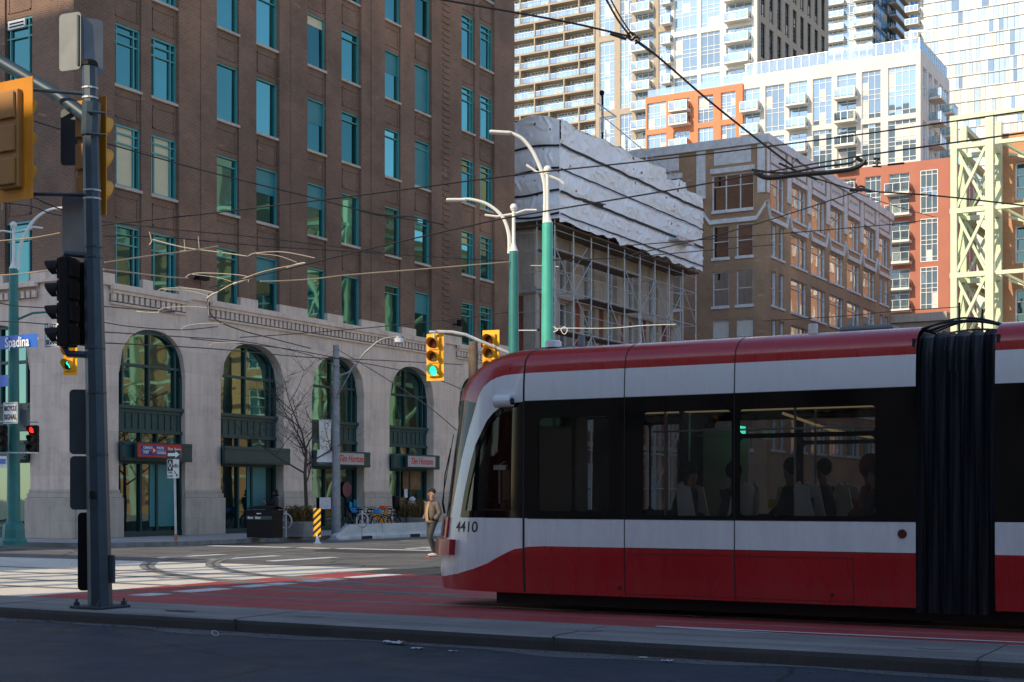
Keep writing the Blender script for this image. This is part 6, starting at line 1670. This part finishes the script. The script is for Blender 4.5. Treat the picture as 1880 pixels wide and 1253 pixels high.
grid_face(og, 'A', OX, lc, lzr, X5(1742, OX), X5(1576, OX)+5.2, 0, 44.0, 1.0)
og.box(OX+1, 163, X5(1742, OX), 7.79, 0, 44.0)
bws = [(CX0+2+i*2.6, CX0+3.3+i*2.6) for i in range(5)]
grid_face(og, 'B', X5(1742, OX)-.3, bws, lzr, OX, 163, 0, 44.0, .29)
og.build('orange_frame', 'brick_red_panel', CB)
for i, (a, b_) in enumerate(lc):
    for (c, d_) in lzr:
        condo_win(CB, 'A', (OX+.3 if i else OX+.05, a, c), b_-a, d_-c, 3 if i != 1 else 2, 2)
        if i in (1, 3): balcony(CB, 'A', (OX, a-.3, c+.1), b_-a+.5); balcony(CB, 'A', (OX, a-.3, (c+d_)/2+.1), b_-a+.5)
for (a, b_) in bws:
    for (c, d_) in lzr: condo_win(CB, 'B', (a, X5(1742, OX)-.1, c), b_-a, d_-c, 2, 2, dark=True)
# roof edge rail
mb = MB(); mb.mi(0)
mb.box(CX0+.25, CX0+.28, 8.0, 31.3, 58.3, 59.7); mb.box(CX0+.25, 164, 8.0, 8.03, 58.3, 59.7); mb.mi(1)
for i in range(22): y = 8.0+i*1.1; mb.box(CX0+.2, CX0+.25, y, y+.06, 58.2, 59.8)
for i in range(14): x = CX0+.3+i*1.15; mb.box(x, x+.06, 7.95, 8.0, 58.2, 59.8)
mb.box(CX0+.18, CX0+.26, 8, 31.3, 59.75, 59.82); mb.box(CX0+.2, 164, 7.94, 8.02, 59.75, 59.82); mb.build('roof_rail', ['balcony_glass', 'aluminium'], CB)
mb = MB(); mb.box(CX0+3, 162, 31.8, 45.5, 57.4, 57.6); mb.build('terrace', 'white_concrete', CB); mb = MB(); mb.box(CX0+.3, CX0+.33, 31.6, 45.6, 57.2, 58.3); mb.build('terrace_rail', 'balcony_glass', CB)
mb = MB(); mb.bar((CX0+2, 9.5, 58.2), (CX0+2, 9.5, 61.4), .3); mb.bar((CX0+2, 9.5, 61.3), (CX0+2, 5.0, 60.6), .22); mb.build('window_washing_davit', 'aluminium', CB)

# ---- tall white and taupe tower
TW = T('apartment_tower', 'tall apartment tower, white framed at right and taupe with balconies at left', 'building', (170, 37.5, 0))
zt_ = 90; F3 = [72.4-6.3*k for k in range(-3, 7)]
wmb = MB(); wc = [(38.1, 42.2), (43.2, 46.3), (46.9, 50.7)]
zz = sorted([(f-5.5, f) for f in F3]); zz = [(a, b_) for a, b_ in zz if a > 20]
grid_face(wmb, 'A', 170, wc, zz, 37.3, 51.2, 0, 93, .6); wmb.box(170.6, 200, 38, 64.2, 0, 92)
wmb.build('white_frame', 'white_concrete', TW)
for i, (a, b_) in enumerate(wc):
    for (c, d_) in zz:
        if i: condo_win(TW, 'A', (170.3, a, c), b_-a, d_-c, 3, 2)
        else:
            condo_win(TW, 'A', (171.0 if False else 170.4, a, c), b_-a, d_-c, 3, 2)
            balcony(TW, 'A', (170.2, a+.1, c), 3.9, 1.7); balcony(TW, 'A', (170.2, a+.1, c+3.1), 3.9, 1.7)
tmb = MB(); tcw = [(51.2, 53.4), (54.3, 57.2), (57.9, 60.0), (61.0, 63.6)]
z4 = sorted([(k*11.9+27, k*11.9+38) for k in range(0, 6)])
grid_face(tmb, 'A', 170.2, tcw, z4, 51.21, 64.3, 0, 93, .5); tmb.build('taupe_frame', 'taupe_panel', TW)
for i, (a, b_) in enumerate(tcw):
    for (c, d_) in z4: condo_win(TW, 'A', (170.5, a, c), b_-a, d_-c, 3 if i != 0 else 2, 4, ft=.07)
for k in range(18):
    balcony(TW, 'A', (170.2, 54.3, 34.5+k*3.05), 3.2, 1.6); balcony(TW, 'A', (170.2, 50.9, 35+k*3.05), 1.6, 1.4)
sdm = MB(); sc_ = [(171.5+i*3.7, 171.5+i*3.7+1.9) for i in range(9)]
sz = sorted([(k*6.3+30, k*6.3+35.3) for k in range(9)])
grid_face(sdm, 'B', 37.2, sc_, sz, 170.6, 205, 0, 93, .6); sdm.box(200, 205, 37.8, 60, 0, 92); sdm.build('shaded_side_wall', 'taupe_panel', TW)
for (a, b_) in sc_:
    for (c, d_) in sz: condo_win(TW, 'B', (a, 37.5, c), b_-a, d_-c, 2, 2, fm='black_plastic', dark=True)

# ---- long balcony slab
SL = T('apartment_slab', 'long sunlit apartment slab with continuous glass fronted balconies, behind the brick corner building', 'building', (216, 87, 0))
mb = MB(); mb.box(218, 236, 87, 125, 0, 112); mb.build('wall', 'beige_panel', SL)
fl = [66+3.02*k for k in range(15)]
for k, z in enumerate(fl):
    mb = MB(); mb.box(215.9, 218.2, 87, 125, z-.34, z); mb.build('balcony_slab', 'taupe_panel', SL)
    mb = MB(); mb.mi(0)
    for j in range(19): y = 87.2+2*j; mb.box(216.0, 216.03, y, y+1.9, z+.1, z+1.1)
    mb.mi(1); mb.box(215.98, 216.05, 87, 125, z+1.1, z+1.16); mb.build('balcony_rail', ['balcony_glass', 'aluminium'], SL)
    for j in range(7): condo_win(SL, 'A', (217.9, 87.3+j*3.0, z+.05), 2.85, 2.5, 4, 1, ft=.08)
    mb = MB()
    for y in (87.1+((k//2) % 2)*3.3+6.6*j for j in range(6)): mb.box(215.85, 218, y, y+.25, z, z+2.7)
    mb.build('fin', 'taupe_panel', SL)

# ---- far tower with balconies and a blue glass side
FT = T('apartment_tower', 'far beige tower with stacked white balconies and a dark blue glass side', 'building', (305, 57, 0))
mb = MB(); mb.box(305.3, 350, 57.3, 90, 0, 135); mb.build('wall', 'taupe_panel', FT)
for k in range(18):
    z = 84+3.0*k
    condo_win(FT, 'A', (305, 57.5, z+.1), 11.0, 2.8, 8, 1, ft=.12)
    balcony(FT, 'A', (305, 64.0, z), 4.4, 1.8); balcony(FT, 'A', (305, 57.0, z), 4.6, 1.8)
for k in range(9):
    for j in range(4): condo_win(FT, 'B', (305.5+j*11, 57.05, 84+6*k), 10.8, 5.9, 6, 2, fm='sign_back_dark', gm='blue_glass', dark=True, ft=.16)
for k in range(18): balcony(FT, 'B', (318, 57, 84+3.0*k), 14, 1.8, slab='grey_stone')

# ---- white curtain wall tower
GT = T('glass_tower', 'very pale curtain wall tower with faint blue panes, filling the upper right', 'building', (297, 30, 0))
mb = MB(); mb.box(297.5, 330, -4, 44.6, 0, 135); mb.build('core', 'white_concrete', GT)
mb = MB(); mb.box(297.2, 300, 44.6, 45.0, 40, 135); mb.build('corner_fin', 'beige_panel', GT)
mat('pale_blue_pane', (.34, .46, .62), .25, var=.1); mat('white_pane', (.66, .68, .68), .3, var=.05); mat('grey_pane', (.46, .47, .46), .3, var=.05)
rg = random.Random(2); prev = None
for k in range(24):
    z = 64+2.95*k; mb = MB(); y = -4
    if k % 2 == 0 or prev is None:
        prev = []
        yy = -4.
        while yy < 44.4: w_ = rg.choice((.7, .9, 1.2, 1.5)); prev.append((yy, min(yy+w_, 44.5), rg.choice((0, 0, 1, 1, 1, 2, 3)))); yy += w_
    for (a, b_, t_) in prev:
        tt = t_ if rg.random() > .35 else rg.choice((0, 1, 1, 2))
        mb.mi(tt); mb.box(297.2, 297.5, a+.03, b_-.03, z+.22, z+2.93)
    mb.mi(4); mb.box(296.95, 297.6, -4, 44.6, z-.02, z+.14)
    mb.build('glazed_storey', ['pale_blue_pane', 'white_pane', 'grey_pane', 'condo_glass', 'white_concrete'], GT)
for k in range(20): balcony(GT, 'B', (298, -4, 64+2.95*k), 6, 1.6); 
for k in range(16):
    balcony(GT, 'A', (297.4, 44.2, 80+2.95*k), 3.0, 2.6, slab='beige_panel')

# ---- the east side building: brick with a pale green steel frame in front
mat('green_steel', (.58, .66, .46), .5, var=.08, vs=.6)
EB = T('steel_braced_building', 'orange brick building carried by a pale green braced steel frame, at the right', 'building', (41.3, -20.1, 0))
pt = [0, 3.05, 6.4, 9.75, 13.1, 16.45, 19.8, 21.3]; fr = MB()
def colm(x, y, mb, s=.15, z1=21.4): mb.box(x-s, x+s, y-s, y+s, 0, z1)
def brace(a, b_, mb, s=.14, up=(1, 0, 0)): mb.bar(a, b_, s, s, up)
for (x, y, s) in ((41.3, -20.2, .16), (41.3, -22.0, .2), (43.6, -20.2, .16), (43.6, -22.0, .16)):
    mb = MB(); colm(x, y, mb, s); mb.build('column', 'green_steel', EB)
for i in range(len(pt)-2):
    a, b_ = pt[i]+.12, pt[i+1]-.12
    for x in (41.3, 43.6):
        mb = MB(); brace((x-.02, -20.3, a), (x-.02, -21.8, b_), mb); mb.build('brace', 'green_steel', EB); mb = MB(); brace((x+.12, -21.8, a), (x+.12, -20.3, b_), mb); mb.build('brace', 'green_steel', EB)
    for y in (-20.2, -22.0):
        mb = MB(); brace((41.4, y, a), (43.5, y, b_), mb, .17); mb.build('brace', 'green_steel', EB)
for z in pt[1:-1]:
    mb = MB(); mb.box(41.15, 41.45, -22.0, -20.0, z-.13, z+.13); mb.box(43.45, 43.75, -22.0, -20.0, z-.12, z+.12); mb.box(41.3, 43.7, -20.32, -20.08, z-.11, z+.11); mb.box(41.3, 43.7, -22.12, -21.88, z-.11, z+.11); mb.build('ring_beam', 'green_steel', EB)
    mb = MB(); mb.box(41.2, 41.44, -48, -22.31, z-.10, z+.10); mb.build('beam', 'green_steel', EB)
    for k in range(3):
        y = -22.3-k*7; mb = MB(); mb.bar((41.6, y-.3, z), (44.1, y-2.0, z-.9), .13); mb.bar((43.7, y-.2, z-.1), (43.7, y-2.4, z-.9), .12); mb.build('diagonal', 'green_steel', EB)
mb = MB(); mb.box(41.15, 41.5, -48, -20, 21.15, 21.4); mb.build('top_beam', 'green_steel', EB)
for y in (-29.5, -37, -44): mb = MB(); colm(41.35, y, mb, .28); mb.build('column', 'green_steel', EB)
# lattice running down the side street
for x in [43.6+6.5*k for k in range(1, 11)]:
    for y in (-20.2, ): mb = MB(); colm(x, y, mb, .2); mb.build('column', 'green_steel', EB)
for k in range(10):
    xa = 43.6+6.5*k
    for i in range(1, len(pt)-2, 1):
        mb = MB(); brace((xa, -20.25, pt[i]), (xa+6.5, -20.25, pt[i+1]), mb, .22, (0, 1, 0)) if (i+k) % 2 else brace((xa+6.5, -20.25, pt[i]), (xa, -20.25, pt[i+1]), mb, .22, (0, 1, 0)); mb.build('brace', 'green_steel', EB)
for z in pt[1:]:
    mb = MB(); mb.box(43.7, 108, -20.35, -20.05, z-.14, z+.14); mb.build('beam', 'green_steel', EB)
wl = MB(); wy = [(-24.3-4.2*k, -22.7-4.2*k) for k in range(5)]; wz = [(3.9+3.35*k, 5.9+3.35*k) for k in range(5)]
grid_face(wl, 'A', 44.2, sorted(wy), wz, -48, -21.8, 0, 20.9, .5)
wxb = [(48+3.9*k, 50+3.9*k) for k in range(15)]
def ebB(mb):
    e = [44.71]
    for a, b_ in wxb: e += [a, b_]
    e.append(110)
    for k in range(0, len(e)-1, 2): mb.box(e[k], e[k+1], -22.4, -21.79, 0, 20.9)
    for a, b_ in wxb:
        pv = 0
        for (c, d_) in wz: mb.box(a, b_, -22.4, -21.79, pv, c); pv = d_
        mb.box(a, b_, -22.4, -21.79, pv, 20.9)
wl.box(44.71, 110, -46, -22.6, 0, 20.8); ebB(wl); wl.build('brick_wall', 'orange_brick', EB)
for (a, b_) in wy:
    for (c, d_) in wz: win(EB, 'A', (44.42, a, c), b_-a, d_-c, (.5,), (.33, .66), 'pale_trim', 'shop_glass', ft=.09, split=False)
for (a, b_) in wxb[:8]:
    for (c, d_) in wz: place('window', winmesh('B', 2, 2, (.5,), (.5,), 'pale_trim', 'shop_glass', split=False)[0], EB, (a, -22.0, c))

# ================================================================ surrounding blocks outside the frame (they shade the crossing and fill the reflections)
def block(label, x0, x1, y0, y1, h, m, gm='office_glass', name='office_block'):
    t_ = T(name, label, 'building', ((x0+x1)/2, (y0+y1)/2, 0), 'blocks around the crossing')
    mb = MB(); mb.box(x0, x1, y0, y1, 0, h); mb.build('wall', m, t_)
    z = 4.
    while z < h-3:
        mb = MB(); y = y0+1
        while y < y1-2: mb.box(x1-.02, x1+.06, y, y+1.6, z, z+2); y += 3.2
        x = x0+1
        while x < x1-2: mb.box(x, x+1.6, y0-.06, y0+.02, z, z+2); mb.box(x, x+1.6, y1-.02, y1+.06, z, z+2); x += 3.2
        mb.build('window_row', gm, t_); z += 3.6
    return t_
block('brick office block behind the photographer', -58, -44, -80, -11.1, 21.5, 'grey_stone')  # this block and the next two are placed to cast shade
block('pale tower block across the side street, left of the photographer', -60, -44, 12.6, 32, 46, 'grey_stone')
block('narrow brick infill building at the street end', -60, -50, .4, 10.2, 27, 'red_brick')
for i, (c_, w_, h_) in enumerate(((24.4, .3, 24), (25.7, .45, 24), (27.2, .35, 25), (28.15, .3, 25), (30.2, .5, 25), (30.9, .25, 24), (31.6, .3, 24))):  # unseen shafts added to streak the sunlit crossing with shade
    x = -46-i*.7; y = CY+(c_-.285*(x-CX))/.955
    t_ = T('chimney', 'slender brick chimney '+('first', 'second', 'third', 'fourth', 'fifth', 'sixth', 'seventh')[i]+' from the avenue side, outside the photo', 'chimney', (x, y, 0), 'chimneys at the street end')
    mb = MB(); mb.box(x-w_/2, x+w_/2, y-w_/2, y+w_/2, 0, h_); mb.build('shaft', 'red_brick', t_)
block('tall office block hidden behind the brick corner building', 38, 60, 30, 50, 75, 'taupe_panel')  # added out of sight to throw shade on the lower orange apartments
block('cream apartment block east of the steel braced building', 70, 100, -75, -52, 33, 'taupe_panel', 'condo_glass')
block('pale office tower farther down the avenue', 60, 90, -150, -110, 60, 'beige_panel', 'condo_glass')
block('orange brick warehouse farther along the east side', 112, 210, -52, -23.5, 44, 'peach_panel')
# ================================================================ overhead wires
def wire(label, pts, D0, D1, wpx=2.2, m='wire_black', sag=0):
    n = len(pts); L_ = [0]
    for i in range(1, n): L_.append(L_[-1]+math.dist(pts[i], pts[i-1]))
    P_ = []
    for i, (x, y) in enumerate(pts):
        t_ = L_[i]/L_[-1]; P_.append(hd(x, y, D0+(D1-D0)*t_))
    out = []
    for i in range(n-1):
        p0, p1, p2, p3 = P_[max(i-1, 0)], P_[i], P_[i+1], P_[min(i+2, n-1)]
        k_ = 6 if n > 2 else 10
        for k in range(k_):
            u = k/k_; v = .5*((2*p1)+(-p0+p2)*u+(2*p0-5*p1+4*p2-p3)*u*u+(-p0+3*p1-3*p2+p3)*u**3) if n > 2 else p1+(p2-p1)*u-Vector((0, 0, sag*4*u*(1-u)))
            out.append(v)
    out.append(P_[-1])
    mb = MB(); r = wpx/F*(D0+D1)/4; mb.tube(out, r, 5)
    o = mb.build('overhead_wire', m); tag(o, label, 'wire', 'overhead wires'); return out
B_ = 'wire_bronze'
WL = [
 ('black span wire from the top of the frame to the ring joint, left branch', [(795, -3), (960, 26), (1060, 45), (1158, 68)], 26, 26, 4.2, 'wire_black'),
 ('doubled black span wire dropping from the top edge to the ring joint', [(1112, -3), (1134, 36), (1158, 68)], 24, 26, 4.2, 'wire_black'),
 ('second strand of the doubled wire above the ring joint', [(1120, -3), (1140, 33), (1162, 66)], 24, 26, 3, 'wire_black'),
 ('black wire running down right from the ring joint to the trolley fitting', [(1166, 74), (1200, 98), (1300, 184), (1390, 256), (1456, 306)], 26, 27, 4, 'wire_black'),
 ('black wire crossing the upper windows behind the slate pole', [(60, 222), (190, 262), (390, 318), (560, 360), (690, 393), (815, 412)], 24, 34, 2.6, 'wire_black'),
 ('long black contact wire rising to the right edge, upper one', [(150, 418), (420, 388), (700, 354), (945, 322), (1240, 290), (1560, 250), (1890, 203)], 24, 21, 2.8, 'wire_black'),
 ('long contact wire rising to the right edge, lower one', [(385, 528), (560, 486), (700, 452), (850, 418), (945, 398), (1240, 348), (1400, 318), (1600, 284), (1890, 243)], 26, 21, 3, 'wire_black'),
 ('thin black wire between the two contact wires, over the steel frame', [(1160, 468), (1300, 436), (1420, 402), (1580, 350)], 27, 26, 2.2, 'wire_black'),
 ('black wire running from the fork joint to the right edge', [(1480, 322), (1530, 338), (1580, 350), (1720, 360), (1890, 379)], 26, 25, 3, 'wire_black'),
 ('faint wire crossing the tan building midway', [(1140, 452), (1400, 432), (1640, 412), (1700, 404)], 36, 38, 1.8, 'wire_black'),
 ('bronze sunlit contact wire at the far left edge, upper', [(-5, 443), (60, 437), (110, 428)], 26, 26, 2.2, B_),
 ('bronze sunlit contact wire at the far left edge, lower', [(-5, 506), (40, 503), (90, 497)], 26, 26, 2.4, B_),
 ('bronze sunlit contact wire from the slate pole to the left frog', [(190, 495), (250, 502), (310, 509), (345, 511)], 24, 27, 2.8, B_),
 ('bronze contact wire climbing from the slate pole past the first window', [(192, 482), (280, 469), (330, 463), (372, 457), (400, 452)], 25, 28, 2.6, B_),
 ('thin wire across the lower brick windows, left half', [(190, 434), (300, 436), (480, 452), (640, 462), (860, 476), (945, 480)], 30, 40, 1.8, 'wire_black'),
 ('bronze span wire with chain end crossing to the teal post', [(478, 517), (520, 516), (580, 512), (640, 505), (780, 494), (900, 484), (945, 480)], 33, 38, 2.4, B_),
 ('thin wire across the stone band beside the slate pole', [(190, 563), (250, 568), (320, 573), (300, 574)], 28, 30, 1.8, 'wire_black'),
 ('thin wire falling across the stone above the second arch', [(190, 592), (240, 600), (330, 606), (400, 600)], 28, 32, 1.8, 'wire_black'),
 ('thin wire running above the arches from the slate pole to the grey pole', [(190, 610), (320, 618), (450, 628), (560, 650), (615, 672)], 28, 46, 1.8, 'wire_black'),
 ('thin wire from the stone band up over the third arch to the teal post', [(440, 620), (560, 612), (700, 600), (850, 584), (945, 572)], 40, 38, 1.8, 'wire_black'),
 ('lower thin wire crossing all the arches', [(190, 630), (380, 640), (560, 656), (700, 662), (850, 670)], 28, 44, 1.8, 'wire_black'),
 ('lowest thin wire crossing the third and fourth arches', [(350, 622), (520, 640), (640, 662), (780, 690), (850, 716)], 34, 42, 1.6, 'wire_black'),
 ('thin diagonal wire descending from the grey pole past the fourth arch', [(620, 642), (700, 690), (780, 742), (838, 790)], 46, 32, 1.6, 'wire_black'),
 ('black feeder curve looping down under the frog towards the arches', [(384, 540), (382, 566), (398, 588), (440, 606), (500, 622), (570, 640)], 27, 40, 2.4, 'wire_black'),
 ('thin wire at the far left edge at street sign height', [(-5, 556), (30, 562), (90, 566)], 30, 30, 2, 'wire_black'),
 ('thin wire at the far left edge just above the sign height', [(-5, 590), (40, 592), (88, 596)], 30, 30, 2, 'wire_black'),
 ('short thin black wire from the amber signal head to the slate pole', [(60, 362), (110, 384), (160, 396)], 22, 22, 2.4, 'wire_black'),
 ('thin wire left of the first upper windows', [(0, 372), (60, 380), (120, 398), (300, 420), (480, 437), (700, 464)], 26, 38, 2, 'wire_black'),
 ('upper thin wire crossing the tan building toward the orange block', [(1560, 350), (1640, 378), (1720, 400)], 34, 40, 1.6, 'wire_black'),
 ('thin wire low over the tan building above the streetcar roof', [(1400, 590), (1560, 580), (1640, 572), (1760, 564)], 34, 34, 1.6, 'wire_black'),
 ('thin wire skimming the scaffold between the green posts and the streetcar', [(1015, 478), (1140, 474), (1275, 462), (1420, 450)], 34, 40, 1.8, 'wire_black'),
]
for w_ in WL: wire(*w_)
# hangers, frogs and insulators, some toned pale for sunlight
def fitting(label, parts, D, m, name='wire_fitting'):
    t_ = T(name, label, 'wire fitting', hd(*parts[0][0][0], D), 'overhead wire fittings')
    for pts, w_ in parts:
        mb = MB(); P_ = [hd(x, y, D) for x, y in pts]; out = []
        n = len(P_)
        for i in range(n-1):
            p0, p1, p2, p3 = P_[max(i-1, 0)], P_[i], P_[i+1], P_[min(i+2, n-1)]
            for k in range(5): u = k/5; out.append(.5*((2*p1)+(-p0+p2)*u+(2*p0-5*p1+4*p2-p3)*u*u+(-p0+3*p1-3*p2+p3)*u**3))
        out.append(P_[-1]); mb.tube(out, w_*(.4 if m != 'wire_black' else .85)/F*D/2, 6); mb.build('rod', m, t_, smooth=True)
    return t_
fitting('pale curved hanger rods of the upper frog, left of centre', [([(340, 511), (352, 503), (390, 502), (450, 507), (456, 518)], 4), ([(352, 504), (400, 510), (432, 520)], 3), ([(428, 522), (445, 516), (465, 509)], 9)], 27, 'fitting_pale')
fitting('pale curved hanger rods of the lower frog, left of centre', [([(290, 536), (300, 530), (350, 530), (392, 537)], 4), ([(300, 532), (350, 535), (385, 545)], 3), ([(380, 548), (390, 541), (400, 537)], 9), ([(388, 542), (382, 556), (384, 580)], 3)], 26.5, 'fitting_pale')
fitting('bronze bar linking the two left frogs', [([(385, 545), (430, 520), (480, 500), (545, 486)], 5)], 27, 'wire_bronze')
fitting('pale trolley section bars with two uprights by the first pair of windows', [([(280, 440), (340, 455), (400, 463), (455, 471)], 5), ([(338, 440), (340, 463)], 3), ([(364, 434), (366, 460)], 3), ([(330, 462), (372, 458)], 5), ([(455, 471), (470, 465), (520, 463), (578, 474)], 4), ([(470, 466), (510, 470), (545, 482)], 3), ([(526, 492), (545, 486), (560, 483)], 9)], 28, 'fitting_pale')
fitting('small pale hanger over the stone band near the second arch', [([(290, 574), (300, 566), (340, 563), (380, 565)], 3), ([(250, 572), (270, 574), (292, 574)], 5)], 29, 'fitting_pale')
fitting('small pale hanger above the second arch', [([(332, 606), (344, 598), (375, 594), (410, 594)], 3), ([(382, 636), (395, 630), (420, 629), (440, 630)], 3)], 30, 'fitting_pale')
fitting('dark trolley fitting on the wire by the upper right of the brick building', [([(660, 386), (690, 393), (712, 396)], 7), ([(708, 400), (712, 412)], 4), ([(712, 396), (760, 399), (815, 414)], 3), ([(706, 400), (745, 398)], 3)], 32, 'wire_black')
fitting('long black overhead frog with a hooked end, near the top right', [([(1385, 316), (1410, 327), (1460, 322), (1520, 317), (1560, 312), (1580, 304), (1588, 294)], 11), ([(1380, 312), (1440, 318), (1500, 308), (1560, 300), (1574, 292)], 5), ([(1572, 290), (1592, 302)], 9), ([(1430, 300), (1470, 318), (1500, 330)], 5), ([(1456, 300), (1462, 292), (1470, 302)], 3)], 26, 'wire_black')
fitting('knotted ring joint where three black wires meet', [([(1150, 66), (1158, 60), (1166, 66), (1160, 74), (1150, 66)], 5), ([(1162, 72), (1170, 68), (1174, 76), (1166, 80)], 5), ([(1120, 62), (1150, 72)], 7), ([(1172, 78), (1196, 96)], 6)], 26, 'wire_black')
fitting('fork joint of thin black wires right of the tan building', [([(1560, 350), (1580, 348), (1600, 352)], 7), ([(1572, 346), (1580, 342), (1588, 346), (1580, 352)], 4)], 26, 'wire_black')
fitting('small black insulator clamp standing on the contact wire, upper right', [([(1602, 306), (1618, 306)], 4), ([(1610, 306), (1610, 290)], 6), ([(1603, 300), (1617, 300)], 4), ([(1604, 292), (1616, 292)], 6)], 25, 'wire_black')
fitting('dark clamps on the contact wires in front of the sheeting', [([(1070, 369), (1085, 372), (1108, 378)], 6), ([(1060, 366), (1112, 376)], 3)], 30, 'wire_black')
fitting('dark clamp cluster on the contact wire right of the hooked frog', [([(1630, 303), (1660, 300)], 5)], 25, 'wire_black')
fitting('sunlit crosswire strut with ring insulator between the pale post and scaffold', [([(1018, 605), (1034, 603), (1120, 603), (1180, 598), (1240, 596)], 4), ([(1036, 600), (1042, 606), (1036, 614), (1030, 606), (1036, 600)], 4), ([(1016, 600), (1024, 606), (1016, 610)], 5)], 33.8, 'lamp_white')
fitting('short white strut between the two green posts', [([(952, 607), (985, 607)], 5)], 37.8, 'lamp_white')
fitting('short white insulator beside the pale green post', [([(974, 488), (996, 488)], 3), ([(1018, 490), (1026, 490)], 4)], 34, 'lamp_white')
fitting('brass hook insulator hanging from the wire near the first paired windows', [([(274, 426), (276, 432), (278, 444), (274, 450)], 5)], 26, 'wire_bronze')
fitting('brass hook insulator at the left edge under the amber signal', [([(-2, 366), (4, 372), (3, 388)], 5)], 22, 'wire_bronze')
